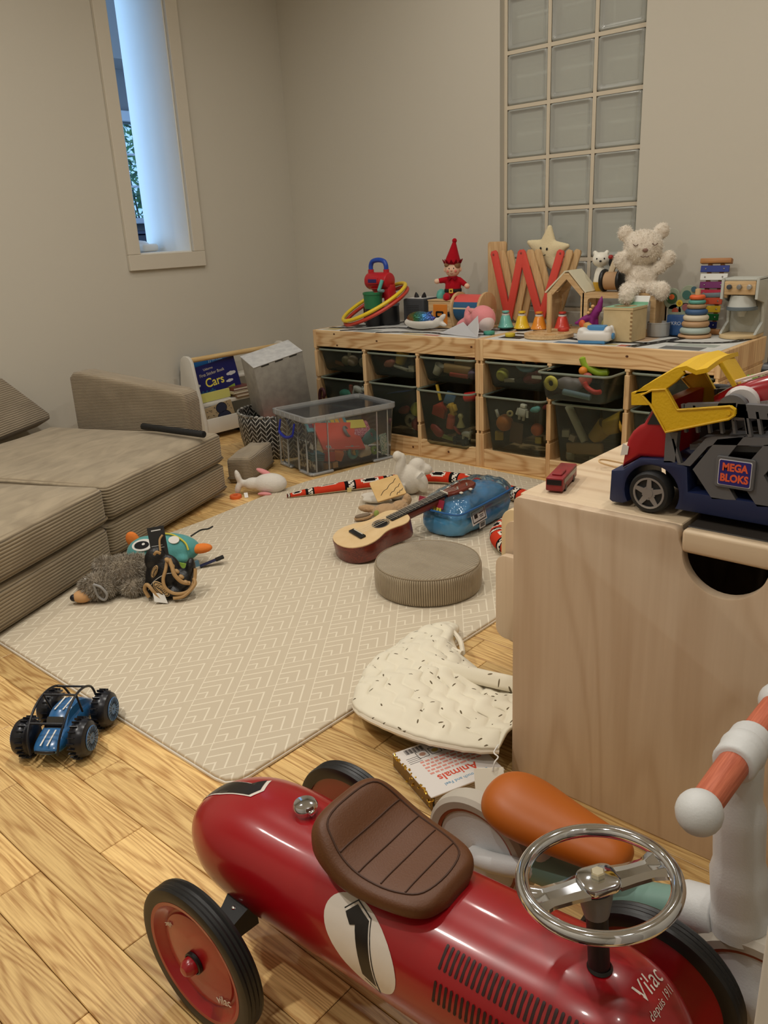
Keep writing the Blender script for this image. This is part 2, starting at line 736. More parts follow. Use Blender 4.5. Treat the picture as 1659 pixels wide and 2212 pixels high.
# common materials
wall_m = mat('wall_paint', (210, 204, 190), .85, spec=.2, bump=(60, .05))
trim_m = mat('trim_paint', (216, 208, 192), .5, spec=.3)
white_m = mat('white_paint', (232, 230, 224), .4)
pine = wood_mat('pine', (240, 206, 156), (198, 150, 98), 'X', 1.0, .45, 6, .6, tone=.06, fine=.7, freq=9, sharp=2.5)
pine_z = wood_mat('pine_upright', (240, 206, 156), (202, 154, 104), 'Z', 1.0, .45, 6, .5, tone=.06)
birch = wood_mat('birch_ply', (224, 202, 174), (190, 160, 128), 'Z', .8, .5, 2.6, .24, tone=.03, fine=.22, freq=11.0, sharp=4, stretch=.3)
birch_h = wood_mat('birch_ply_level', (226, 204, 172), (202, 174, 140), 'X', .8, .5, 5, .5, tone=.03, fine=.25, freq=3.5, sharp=3)
beech = wood_mat('beech', (224, 188, 142), (196, 152, 106), 'Z', 2.0, .5, 5, .35, tone=.08)
ply_edge = mat('ply_edge', (222, 196, 152), .6)
black_m = mat('black_plastic', (22, 22, 23), .4)
blackmatt_m = mat('black_matt', (20, 20, 21), .75)
chrome_m = mat('chrome', (222, 226, 234), .07, 1.0)
# ================================================================ SETTING
oak = wood_mat('oak_plank', (246, 208, 140), (188, 140, 82), 'X', 2.6, .36, 2.4, .50, tone=.26, coat=.25, fine=.9, freq=19, sharp=2.0, stretch=.085)

# floor: a base with oak blocks 49 x 8 cm laid on it
fl = struct(B().box((2.05, -2.05, -.03), (4.7, 4.7, .035)).build('floor', mat('floor_joint', (74, 50, 28), .8)))
PW, PL = .0805, .49
_pb = B().box((0, 0, -.006), (PL - .0012, PW - .0012, .012), bev=.0011, seg=1)
plank0 = _pb.build('plank', oak, fl)
_used = False
_rng = random.Random(5)
_known = {0: 2.07, -1: 2.32, 2: 2.163, 1: 2.36, 3: 2.05, -2: 2.12, -3: 2.4}
for row in range(-14, 33):
    yc = -2.757 + row * PW
    if yc > -.02 or yc < -4.2:
        continue
    off = _known.get(row, _rng.uniform(0, PL))
    off = off % PL
    for k in range(-1, 9):
        x0 = off + k * PL
        xc = x0 + PL / 2
        if xc < .05 or xc > 4.2:
            continue
        # what no camera near the photograph's could see: below the mat, the sofa and behind the shelf
        if 1.45 < x0 and x0 + PL < 2.4 and -2.44 < yc < -.62:
            continue
        if x0 + PL < .75 and yc < -1.5:
            continue
        if x0 > .7 and x0 + PL < 2.5 and yc > -.45:
            continue
        if x0 > 3.3 or yc < -3.3:
            continue
        if _used:
            o = plank0.copy()
            COL.objects.link(o)
        else:
            o = plank0
            _used = True
        o.location = (xc, yc, 0)

# walls
def wall_with_hole(name, axis, m, lo, hi, hole, zmax, depth):
    """axis 'x': wall plane x=0 spanning y lo..hi, thickness depth outwards; hole=(a0,a1,z0,z1)"""
    b = B()
    a0, a1, z0, z1 = hole
    for (p, q, r, s) in ((lo, a0, 0, zmax), (a1, hi, 0, zmax), (a0, a1, 0, z0), (a0, a1, z1, zmax)):
        c = (p + q) / 2
        if axis == 'x':
            b.box((-depth / 2, c, (r + s) / 2), (depth, q - p, s - r))
        else:
            b.box((c, depth / 2, (r + s) / 2), (q - p, depth, s - r))
    return struct(b.build(name, m))


WY0, WY1, WZ0, WZ1 = -.983, -.684, .89, 2.2
wall_with_hole('wall_left', 'x', wall_m, -4.3, .16, (WY0, WY1, WZ0, WZ1), CEIL, .37)
GX0, GP = 1.343, .206
GZ0, GROWS = .5825, 8
wall_with_hole('wall_back', 'y', wall_m, 0, 4.3, (GX0 - .008, GX0 + 3 * GP + .008, GZ0 - .008, GZ0 + GROWS * GP + .008), CEIL, .16)
struct(B().box((4.35, -2.07, CEIL / 2), (.1, 4.5, CEIL)).build('wall_right', wall_m))
struct(B().box((2.0, -4.35, CEIL / 2), (4.8, .1, CEIL)).build('wall_front', wall_m))
struct(B().box((2.0, -2.07, CEIL + .05), (4.8, 4.6, .1)).build('ceiling', mat('ceiling_paint', (236, 232, 222), .9)))

# frame round the opening in the left wall
fw_ = .064
w1 = B()
for c, s in (((.009, WY0 - fw_ / 2, (WZ0 + WZ1) / 2), (.018, fw_, WZ1 - WZ0 - .001)), ((.009, WY1 + fw_ / 2, (WZ0 + WZ1) / 2), (.018, fw_, WZ1 - WZ0 - .001)),
             ((.009, (WY0 + WY1) / 2, WZ0 - fw_ / 2 - .003), (.018, WY1 - WY0 + 2 * fw_, fw_ + .006)), ((.009, (WY0 + WY1) / 2, WZ1 + fw_ / 2), (.018, WY1 - WY0 + 2 * fw_, fw_))):
    w1.box(c, s, bev=.002, seg=1)
win1 = struct(w1.build('window_1', trim_m))
rv = B()
rv.box((-.187, WY1 - .003, 1.545), (.365, .006, 1.31))
rv.box((-.187, WY0 + .003, 1.545), (.365, .006, 1.31))
rv.box((-.187, (WY0 + WY1) / 2, WZ0 + .003), (.365, WY1 - WY0 - .012, .006))
rv.build('reveal', mat('reveal_paint', (238, 238, 234), .45), win1)

# white gadget lying on the sill of the opening
gd = thing('white_device', 'small white rounded device lying on the sill of the narrow wall opening', 'device', (-.29, -.775, .897), (0, 0, 15))
B().box((0, 0, .019), (.13, .11, .038), bev=.014, seg=4).build('body', white_m, gd)
B().lathe([(0, .058), (.035, .052), (.052, .039), (.054, .036)], 24, TM((-.01, -.01, 0))).build('lid', mat('device_top', (222, 224, 228), .3), gd)

# glass block window in the back wall
win2 = B()
gl_x1 = GX0 + 3 * GP
gz1 = GZ0 + GROWS * GP
bar = .015
for k in range(4):
    xx = GX0 + k * GP
    win2.box((xx, .07, (GZ0 + gz1) / 2), (bar, .074, gz1 - GZ0 + .016))
for k in range(GROWS + 1):
    for c in range(3):
        win2.box((GX0 + (c + .5) * GP, .07, GZ0 + k * GP), (GP - bar, .073, bar))
win2 = struct(win2.build('window_2', mat('mortar', (214, 202, 180), .8)))
g_front = clear_mat('block_glass_front', (248, 252, 248), .40, .20, (238, 238, 230))
g_side = mat('block_glass_side', (140, 150, 140), .15, spec=.8)
g_back = mat('block_glass_back', (240, 240, 232), .45, spec=.4, bump=(9, .15))
gb = B()
hs = (GP - bar) / 2
ed = .014
# pillowed front pane: rim bevel then slightly domed pane
rings = []
for d, y in ((0, .006), (.003, .0015), (.007, 0), (.012, .002), (.016, .005), (.022, .0055)):
    q = hs - d
    rr = max(.012 - d * .3, .004)
    rings.append([(p[0], y, p[1]) for p in rrect(-q, -q, q, q, rr, 3)])
gb.mi = 0
gb.loft(rings, cap=False)
q = hs - .022
t_ = [(p[0], .0055, p[1]) for p in rrect(-q, -q, q, q, .006, 3)]
gb.prism([(x, z) for x, y, z in t_], .0004, frame((0, .0055, 0), (1, 0, 0), (0, 0, 1)))
gb.mi = 1
qi = hs - .004
for sx, sz, w, h in ((-qi, 0, .003, 2 * qi), (qi, 0, .003, 2 * qi), (0, -qi, 2 * qi, .003), (0, qi, 2 * qi, .003)):
    gb.box((sx, .036, sz), (w, .056, h))
gb.mi = 2
gb.box((0, .068, 0), (2 * hs, .006, 2 * hs))
blk0 = gb.build('glass_block', [g_front, g_side, g_back], win2)
first = True
for r in range(GROWS):
    for c in range(3):
        o = blk0
        if not first:
            o = blk0.copy()
            COL.objects.link(o)
        first = False
        o.location = (GX0 + (c + .5) * GP, .031, GZ0 + (r + .5) * GP)

# open white door leaf just right of the camera's aim
dr = struct(B(frame((3.366, -2.83, 0), (.95, -.08, 0), (.08, .95, 0))).box((.38, .02, 1.0), (.76, .036, 1.99), bev=.002).build('door_1', mat('door_paint', (226, 222, 214), .45)))

# ---------------------------------------------------------------- neighbouring room seen through the opening
grey_m = mat('far_wall_paint', (150, 150, 152), .8)
far_wall = B()
FX = -2.2
HY0, HY1, HZ0, HZ1 = -.1, 1.0, 1.12, 1.78
for (p, q, r, s) in ((-2.4, HY0, 0, 2.5), (HY1, 1.4, 0, 2.5), (HY0, HY1, 0, HZ0), (HY0, HY1, HZ1, 2.5)):
    far_wall.box((FX - .06, (p + q) / 2, (r + s) / 2), (.12, q - p, s - r))
struct(far_wall.build('wall_far', grey_m))
struct(B().box((-1.28, 1.45, 1.25), (1.96, .1, 2.5)).build('wall_beyond', grey_m))
struct(B().box((-1.28, -.5, 2.53), (1.96, 4.0, .06)).build('ceiling_beyond', mat('far_ceiling', (206, 204, 204), .9)))
struct(B().box((-1.28, -.5, -.03), (1.96, 4.0, .06)).build('floor_beyond', mat('far_floor', (120, 104, 88), .6)))
struct(B().box((FX + .16, -.2, 2.30), (.3, 3.0, .36)).build('trim_1', mat('bulkhead', (176, 172, 170), .8)))
blue_white = mat('window_paint', (226, 230, 238), .4)
w3 = B()
for c, s in (((FX + .01, (HY0 + HY1) / 2, HZ1 + .035), (.05, HY1 - HY0 + .1, .07)), ((FX + .03, (HY0 + HY1) / 2, HZ0 - .02), (.12, HY1 - HY0 + .1, .04)),
             ((FX - .03, HY0 + .02, 1.45), (.05, .04, .66)), ((FX - .03, HY1 - .02, 1.45), (.05, .04, .66))):
    w3.box(c, s, bev=.004, seg=1)
win3 = struct(w3.build('window_3', blue_white))
for yy in (.08, .26, .445, .62, .8):
    B().box((FX - .03, yy, 1.45), (.022, .014, .66)).build('glazing_bar', blue_white, win3)
for zz in (1.345, 1.565):
    B().box((FX - .03, .45, zz), (.02, 1.06, .014)).build('glazing_bar', blue_white, win3)
B().box((FX - .03, .45, 1.45), (.004, 1.06, .66)).build('pane', clear_mat('window_pane', (235, 245, 250), .02, .02), win3)
# dark cabinet below the far window and pale things on it
kc = thing('dark_cabinet', 'dark blue cabinet below the far window beyond the wall opening', 'cabinet', (FX + .26, .45, 0))
B().box((0, 0, .5), (.45, 1.2, 1.0), bev=.006, seg=1).build('body', mat('navy_cabinet', (26, 30, 52), .3), kc)
B().box((.01, 0, 1.012), (.49, 1.24, .024), bev=.004, seg=1).build('worktop', mat('navy_top', (34, 40, 66), .2), kc)
pl_ = thing('pale_dish', 'pale dish on the dark cabinet seen through the wall opening', 'dish', (FX + .3, .6, 1.024))
B().lathe([(0, .004), (.03, .004), (.055, .02), (.058, .019), (.032, 0), (0, 0)], 20).build('bowl', white_m, pl_)

# shrub outside the far window: each bush a mass of leaves on stems
leafm = [mat('leaf_light', (190, 222, 150), .5), mat('leaf_mid', (130, 186, 112), .5), mat('leaf_dark', (70, 120, 76), .5)]
def bush(label, cx, cy, z0, z1, r, n, seed):
    t = thing('shrub', label, 'shrub', (cx, cy, 0), group='shrubs outside the far window')
    rg = random.Random(seed)
    b = B()
    for k in range(7):
        a = rg.uniform(0, 6.28)
        b.tube([(0, 0, 0), (.05 * math.cos(a), .05 * math.sin(a), z0), (r * .7 * math.cos(a), r * .7 * math.sin(a), z1 * .95)], .008, 5)
    b.build('stem', mat('shrub_stem', (70, 56, 40), .8), t)
    lb = B()
    for k in range(n):
        a, q = rg.uniform(0, 6.28), r * math.sqrt(rg.random())
        z = rg.uniform(z0, z1)
        lb.mi = rg.choice([0, 0, 1, 1, 2])
        m = TM((q * math.cos(a), q * math.sin(a), z), (rg.uniform(-50, 50), rg.uniform(-50, 50), rg.uniform(0, 360)), rg.uniform(.7, 1.5))
        lb._take(_leaf(), m)
    lb.build('foliage', leafm, t, kind='stuff')
def _leaf():
    t = bmesh.new()
    vs = [t.verts.new(p) for p in ((-.035, 0, 0), (-.01, .016, .005), (.025, .012, .004), (.045, 0, -.004), (.025, -.012, .004), (-.01, -.016, .005))]
    t.faces.new(vs)
    return t
bush('leafy green shrub outside the far window, nearer the white reveal', -2.85, 1.0, .6, 2.0, .32, 1300, 3)
bush('leafy green shrub outside the far window, nearer its left edge', -2.85, .2, .6, 2.1, .32, 1300, 4)
struct(B().box((-2.9, .4, .2), (1.1, 2.4, .4)).build('ground_outside', mat('soil', (70, 62, 48), .9)))

# ---------------------------------------------------------------- play mat
rugm = bpy.data.materials.new('mat_print')
rugm.use_nodes = True
nt = rugm.node_tree
bs = nt.nodes['Principled BSDF']
bs.inputs['Roughness'].default_value = .75
bs.inputs['Specular IOR Level'].default_value = .25
tc = node(nt, 'ShaderNodeTexCoord')
sp = node(nt, 'ShaderNodeSeparateXYZ')
nt.links.new(tc.outputs['Object'], sp.inputs[0])
def _m(op, a, b=None, c=None):
    n = node(nt, 'ShaderNodeMath', operation=op)
    for i, v in enumerate((a, b, c)):
        if v is None:
            continue
        if isinstance(v, (int, float)):
            n.inputs[i].default_value = v
        else:
            nt.links.new(v, n.inputs[i])
    return n.outputs[0]
dx = _m('SUBTRACT', sp.outputs['X'], 2.272)
dy = _m('SUBTRACT', sp.outputs['Y'], -2.277)
_det = .048 * .0725 + .0735 * .0555
pp = _m('ADD', _m('MULTIPLY', dx, .0725 / _det), _m('MULTIPLY', dy, .0555 / _det))
qq = _m('ADD', _m('MULTIPLY', dx, -.0735 / _det), _m('MULTIPLY', dy, .048 / _det))
d_ = _m('MAXIMUM', _m('FRACT', _m('ADD', pp, 100.0)), _m('FRACT', _m('ADD', qq, 100.0)))
f_ = _m('FRACT', _m('MULTIPLY_ADD', d_, 4.0, .09))
ln = _m('LESS_THAN', f_, .155)
nz = node(nt, 'ShaderNodeTexNoise')
nz.inputs['Scale'].default_value = 480
nt.links.new(tc.outputs['Object'], nz.inputs['Vector'])
lf = _m('MULTIPLY', ln, _m('MULTIPLY_ADD', nz.outputs['Fac'], .5, .55))
mx = node(nt, 'ShaderNodeMix', data_type='RGBA')
mx.inputs['A'].default_value = lin((206, 192, 168))
mx.inputs['B'].default_value = lin((238, 228, 206))
nt.links.new(lf, mx.inputs['Factor'])
nt.links.new(mx.outputs['Result'], bs.inputs['Base Color'])
bp = node(nt, 'ShaderNodeBump')
bp.inputs['Strength'].default_value = .12
bp.inputs['Distance'].default_value = .001
nt.links.new(nz.outputs['Fac'], bp.inputs['Height'])
nt.links.new(bp.outputs['Normal'], bs.inputs['Normal'])
rpoly = [(2.36, -2.482), (2.385, -2.478), (2.402, -2.462), (2.406, -2.44), (2.42, -1.7), (2.425, -1.0), (2.43, -.62), (2.40, -.592), (1.9, -.588), (1.5, -.566), (1.24, -.575),
         (1.222, -.61), (1.178, -.92), (1.145, -1.1), (1.147, -1.34), (1.18, -1.62), (1.21, -2.46), (1.235, -2.486)]
pm = thing('play_mat', 'large beige foam play mat with cream nested chevron print on the floor', 'play mat')
B().prism(rpoly, .010, TM((0, 0, .0025)), bev=.004, seg=3).build('top', rugm, pm)
_c = Vector((1.8, -1.5))
B().prism([tuple(_c + (Vector(p) - _c) * 1.0025) for p in rpoly], .006, TM((0, 0, .0003)), bev=.001, seg=1).build('backing', mat('mat_backing', (236, 230, 218), .5), pm)
# ================================================================ SOFA MODULES AND LEFT CORNER
cord = rib_mat('corduroy', (176, 160, 134), (92, 78, 58), 'Z', .0092, .95)
cord_x = rib_mat('corduroy_fine', (172, 156, 132), (104, 90, 70), 'Z', .0062, .8)
RZ = .0126          # top of the play mat


def block(label, loc, ang, L, D, H, bev=.022, m=None, group='corduroy sofa modules', name='sofa_module', sag=.006, seam=True):
    t = thing(name, label, 'sofa module', loc, (0, 0, ang), group)
    b = bmesh.new()
    bmesh.ops.create_cube(b, size=1.0)
    bmesh.ops.scale(b, vec=(L, D, H), verts=b.verts)
    bmesh.ops.translate(b, vec=(L / 2, D / 2, H / 2), verts=b.verts)
    bmesh.ops.subdivide_edges(b, edges=[e for e in b.edges], cuts=9, use_grid_fill=True)
    sharp = [e for e in b.edges if e.is_manifold and e.calc_face_angle(0) > 1]
    bmesh.ops.bevel(b, geom=sharp, offset=bev, segments=4, profile=.5, affect='EDGES')
    for v in b.verts:
        x, y, z = v.co.x / L - .5, v.co.y / D - .5, v.co.z / H - .5
        k = (1 - (2 * x) ** 2) * (1 - (2 * y) ** 2)
        if z > .3:
            v.co.z += sag * k + .0022 * math.sin(9 * x + 5 * y)
        v.co.y += .006 * (1 if y > 0 else -1) * (1 - (2 * x) ** 4) * (1 - (2 * z) ** 2) * (abs(y) > .4)
        v.co.x += .004 * (1 if x > 0 else -1) * (1 - (2 * y) ** 4) * (1 - (2 * z) ** 2) * (abs(x) > .4)
    bb = B()
    bb._take(b)
    bb.build('cover', m or cord, t, smooth=60)
    if seam:
        r = bev
        zz = .020
        pts = [(p[0], p[1], zz) for p in rrect(-.004, -.004, L + .004, D + .004, r + .004, 4)]
        B().tube(pts, .0032, 6, closed=True).build('seam', mat('seam_piping', (120, 104, 80), .9), t)
    return t


block('lower corduroy module of the sofa end beside the whale plush', (1.247, -2.018, RZ), 112.0, .708, .80, .113)
block('upper corduroy seat module carrying the black tube', (1.243, -2.004, RZ + .118), 112.0, .69, .80, .116)
block('lower corduroy module in front, next to the grey wolf plush', (1.572, -2.700, RZ), 114.6, .742, .80, .116)
block('upper corduroy seat module nearest the camera', (1.566, -2.692, RZ + .121), 114.6, .742, .80, .118)
block('small corduroy block on the floor before the woven basket', (.953, -1.217, 0), 119.7, .27, .10, .105, .012, cord_x)

# end pillow standing behind the far end of the seat
ep = thing('sofa_pillow', 'slanted corduroy pillow standing behind the far end of the sofa', 'pillow', (.262, -1.565, 0), (0, 0, 22.2), 'corduroy sofa pillows')
B(TM((0, .0, 0), (90, 0, 0))).prism(rrect(0, 0, .625, .46, .03, 4)[:0] + [(.02, 0), (.52, 0), (.54, .02), (.545, .33), (.537, .366), (.510, .380), (.06, .452), (.025, .452), (.004, .43), (0, .02)], -.115, bev=.016, seg=4).build('cover', cord_x, ep, smooth=60)
# wedge pillow leaning on the left wall
wp_ = thing('sofa_pillow', 'wedge corduroy pillow leaning on the wall at the left edge', 'pillow', (.125, -1.565, .0), (0, 0, 0), 'corduroy sofa pillows')
_d = Vector((.275, -.46, 0)).normalized()
_a0 = Vector((.045, .075, .07))
_u = Vector((-.092, -.15, .20))
_bl = [Vector((.0, .0, .235)) - _u * 1.0, Vector((0, 0, .235)), Vector((-.094, -.13, .425)), Vector((-.094, -.13, .425)) + _d * .10]
q0, q1 = Vector((.06, .02, .02)), Vector((-.092, -.14, .43))
ribax = frame((0, 0, 0), _d, q1 - q0)
wm = wp_
wp_.matrix_world = Matrix.Translation((.225, -1.525, .0)) @ ribax
Lh = .52
B().prism([(0, .284), (.75, .284), (.75, Lh), (.16, Lh), (.125, Lh - .012), (-.015, .305)], .095, TM((0, 0, 0)), bev=.014, seg=3).build('cover', rib_mat('corduroy_wedge', (172, 156, 132), (104, 90, 70), 'Y', .0085, .85), wp_, smooth=60)

# black foam tube
bt = thing('foam_tube', 'matt black round tube lying on the sofa seat', 'tube', (.719, -1.530, .262), (0, 0, 7.3))
B().cyl((0, 0, .012), (.333, 0, .012), .0125, n=20, bev=.002).build('shell', mat('foam_black', (20, 20, 20), .7, bump=(300, .3)), bt)
B().cyl((.3325, 0, .012), (.3337, 0, .012), .008, n=16).build('end_hole', mat('foam_hole', (8, 8, 8), .9), bt)

# ---------------------------------------------------------------- book rack on the left wall
rk = thing('book_rack', 'low white sling book rack with a wooden rail against the left wall', 'book rack', (0.0, -.878, 0))
shelf_w = mat('rack_white', (224, 220, 210), .5)
side_poly = [(.012, 0), (.205, 0), (.205, .10), (.165, .30), (.150, .385), (.135, .405), (.115, .412), (.09, .412), (.07, .40), (.06, .38), (.03, .2)]
for yy in (0, .602):
    B(frame((0, yy + .018, 0), (1, 0, 0), (0, 0, 1))).prism(side_poly, .018, bev=.004).build('side_panel', shelf_w, rk)
B().cyl((.105, .018, .388), (.105, .602, .388), .0125, n=20).build('rail', wood_mat('rail_wood', (236, 206, 150), (208, 168, 108), 'Y', 2, .45, 4, .3, tone=.02), rk)
for (x0, z0, x1, z1) in ((.196, .030, .196, .106), (.150, .158, .154, .176), (.095, .262, .096, .276)):
    B().box(((x0 + x1) / 2, .31, (z0 + z1) / 2), (.012, .584, z1 - z0), bev=.003).build('front_lip', shelf_w, rk)
for (x0, x1, z) in ((.03, .19, .036), (.03, .145, .17), (.03, .09, .275)):
    B().box(((x0 + x1) / 2, .31, z), (x1 - x0, .584, .01)).build('shelf', shelf_w, rk)


def book(label, M, w, h, t, cover, group=None, pages=(226, 216, 196), name='book', parts=None, cat='book', spine=None):
    """upright frame: local x width, y height, z out of the cover; back cover at z=0"""
    o = thing(name, label, cat, group=group)
    o.matrix_world = M
    cm = cover if not isinstance(cover, tuple) else mat('cover_%d_%d_%d' % cover, cover, .35)
    b = B()
    b.box((w / 2, h / 2, .0012), (w, h, .0024), bev=.0008, seg=1)
    b.box((w / 2, h / 2, t - .0012), (w, h, .0024), bev=.0008, seg=1)
    b.box((.0012, h / 2, t / 2), (.0024, h, t - .002), bev=.0008, seg=1)
    b.build('cover', cm, o)
    B().box((w / 2 + .0005, h / 2, t / 2), (w - .006, h - .006, t - .0052)).build('pages', mat('pages_%d' % pages[0], pages, .8, bump=(900, .4)), o)
    return o


def upright(y0, x, z, lean=8, tilt=0):
    """cover faces +x, width along +y, leaning back by `lean` degrees, rolled by `tilt`"""
    m = frame((x, y0, z), (0, 1, 0), (-math.sin(R(lean)), 0, math.cos(R(lean))))
    return m @ TM((0, 0, 0), (0, 0, tilt))


yel = mat('print_yellow', (242, 226, 92), .5)
navy = (30, 36, 104)
ng = book('tall blue book with a yellow edge at the back of the rack', upright(-.845, .045, .281, 6), .27, .105, .012, (42, 110, 178), 'books on the white rack')
B().box((.004, .052, .0135), (.018, .104, .0012)).build('yellow_border', mat('border_yellow', (226, 184, 70), .5), ng)
text_obj('NATIONAL\nGEOGRAPHIC', .014, mat('print_pale', (190, 214, 232), .5), ng, TM((.165, .075, .0125)), align='LEFT')
B().prism(rrect(.145, .062, .158, .088, .001, 1), .0004, TM((0, 0, .0121)), holes=[rrect(.148, .065, .155, .085, .001, 1)]).build('emblem', mat('print_pale', (190, 214, 232), .5), ng)

cb = book('navy sticker book titled Cars standing in the rack', upright(-.852, .106, .178, 7, 6.5), .30, .165, .010, navy, 'books on the white rack')
text_obj('Usborne', .017, mat('print_cream', (214, 206, 176), .5), cb, TM((.125, .142, .0101)))
text_obj('First Sticker Book', .0215, mat('print_cream', (214, 206, 176), .5), cb, TM((.142, .117, .0101)))
text_obj('Cars', .062, yel, cb, TM((.145, .072, .0101)), bold=.0008)
for cx, cy, k in ((.03, .075, 1.0), (.255, .085, 1.2), (.235, .052, .9)):
    b = B()
    for ddx, ry in ((-.012, .006), (0, .009), (.013, .007)):
        b.prism(ellipse(cx + ddx * k, cy, .013 * k, ry * k, 14), .0003, TM((0, 0, .0101 + ddx * .004)))
    b.build('printed_cloud', mat('print_white', (214, 214, 216), .5), cb)
sky_pr = mat('print_teal', (40, 92, 132), .5)
b = B()
for k in range(9):
    hh = .02 + .012 * ((k * 7) % 5) / 4
    b.box((.035 + k * .012, .012 + hh / 2, .0102), (.010, hh, .0004))
b.build('printed_skyline', sky_pr, cb)
B().prism([(.0, .002), (.26, .002), (.26, .030), (.20, .020), (.13, .008), (0, .006)], .0004, TM((0, 0, .0102))).build('printed_hill', mat('print_green', (148, 178, 70), .5), cb)

gb_ = book('thin lime green edged picture book in front of the Cars book', upright(-.842, .130, .176, 8, 1.5), .19, .044, .010, (212, 208, 120), 'books on the white rack')
wb_ = book('pale grey picture book in the lowest rack pocket, behind the brown one', upright(-.860, .158, .045, 9, 1.5), .20, .132, .014, (206, 200, 190), 'books on the white rack')
B().box((.10, .115, .0143), (.11, .002, .0004)).build('printed_line', mat('print_dark', (70, 66, 62), .6), wb_)
bb_ = book('brown board book with a round navy animal in the front rack pocket', upright(-.85, .179, .045, 9, 7), .185, .108, .012, (170, 150, 118), 'books on the white rack')
dk = mat('print_black', (28, 26, 26), .6)
nvm = mat('print_navy', (40, 46, 70), .5)
b = B()
for (ex, ey, rx, ry) in ((.115, .085, .033, .026), (.118, .035, .042, .034)):
    b.prism(ellipse(ex, ey, rx * 1.05, ry * 1.06, 24), .0003, TM((0, 0, .01205)))
b.build('printed_outline', dk, bb_)
b = B()
for (ex, ey, rx, ry) in ((.115, .085, .031, .024), (.118, .035, .040, .032)):
    b.prism(ellipse(ex, ey, rx, ry, 24), .0003, TM((0, 0, .0124)))
b.build('printed_animal', nvm, bb_)
b = B()
rg = random.Random(3)
for k in range(26):
    px, py = rg.uniform(.008, .178), rg.uniform(.06, .104)
    if abs(px - .115) < .036:
        continue
    b.box((px, py, .0122), (.010, .0022, .0003), (0, 0, rg.choice((35, -35))))
b.build('printed_leaves', dk, bb_)
for k, (cc, ww, y0) in enumerate((((150, 120, 96), .085, -.64), ((188, 176, 150), .09, -.655), ((118, 60, 56), .08, -.65))):
    o = book(['taupe', 'cream', 'maroon'][k] + ' book lying in the stack at the right of the rack', frame((.172 - k * .004, y0, .176 + k * .017), (0, 1, 0), (-1, 0, 0)), .12, ww, .015, cc, 'books on the white rack')

# ---------------------------------------------------------------- woven basket, its books and the grey box
wv = bpy.data.materials.new('herringbone_weave')
wv.use_nodes = True
nt = wv.node_tree
bs = nt.nodes['Principled BSDF']
bs.inputs['Roughness'].default_value = .45
tc = node(nt, 'ShaderNodeTexCoord')
sp = node(nt, 'ShaderNodeSeparateXYZ')
nt.links.new(tc.outputs['Object'], sp.inputs[0])
ang_ = _m('ARCTAN2', sp.outputs['Y'], sp.outputs['X'])
cols = _m('MULTIPLY', ang_, 12 / PI)
zig = _m('ABSOLUTE', _m('SUBTRACT', _m('FRACT', _m('ADD', cols, 50.0)), .5))
rows_ = _m('FRACT', _m('ADD', _m('MULTIPLY_ADD', sp.outputs['Z'], 46.0, 40.0), _m('MULTIPLY', zig, 2.4)))
ln = _m('LESS_THAN', rows_, .24)
edge = _m('LESS_THAN', zig, .03)
edge2 = _m('GREATER_THAN', zig, .47)
fac = _m('MAXIMUM', ln, _m('MULTIPLY', _m('MAXIMUM', edge, edge2), .35))
mx = node(nt, 'ShaderNodeMix', data_type='RGBA')
mx.inputs['A'].default_value = lin((44, 42, 40))
mx.inputs['B'].default_value = lin((206, 204, 196))
nt.links.new(fac, mx.inputs['Factor'])
nt.links.new(mx.outputs['Result'], bs.inputs['Base Color'])
bp = node(nt, 'ShaderNodeBump')
bp.inputs['Strength'].default_value = .6
bp.inputs['Distance'].default_value = .003
nt.links.new(rows_, bp.inputs['Height'])
nt.links.new(bp.outputs['Normal'], bs.inputs['Normal'])
bk = thing('woven_basket', 'round black and white herringbone basket left of the clear box', 'basket', (.655, -.79, 0))
B().lathe([(0, .004), (.15, .004), (.155, 0), (.162, .006), (.178, .08), (.184, .15), (.183, .195), (.179, .197), (.177, .19), (.178, .15), (.172, .08), (.156, .012), (0, .010)], 60).build('wall', wv, bk, smooth=80)
b = B()
for k in range(44):
    a = 2 * PI * k / 44
    b.ell((.181 * math.cos(a), .181 * math.sin(a), .194), (.0075, .0135, .007), (20, 0, math.degrees(a)), 8, 6)
b.build('braided_rim', mat('rim_weave', (186, 184, 176), .5, var=(60, (60, 58, 56), .1)), bk)

bxm = mat('grey_card', (176, 172, 162), .85, var=(26, (150, 146, 138), .25), bump=(60, .15))
V0 = Vector((.678, -.926, .402))
gx_ = thing('grey_box', 'grey mottled card box tipped into the woven basket', 'box')
gx_.matrix_world = Matrix(((.33, -.929, .168, V0.x), (.922, .279, -.269, V0.y), (.203, .244, .948, V0.z), (0, 0, 0, 1)))
B().box((.12, .0725, -.1335), (.24, .145, .267), bev=.003, seg=2).build('body', bxm, gx_)
B().box((.12, .0725, .0022), (.243, .148, .004), bev=.0015, seg=1).build('lid', mat('grey_card_lid', (206, 206, 204), .8, var=(40, (184, 184, 184), .2)), gx_)
b = B()
for x0, x1 in ((.035, .072), (.102, .140), (.172, .210)):
    b.box(((x0 + x1) / 2, -.0006, -.004), (x1 - x0, .0022, .0035))
b.build('slot', blackmatt_m, gx_)

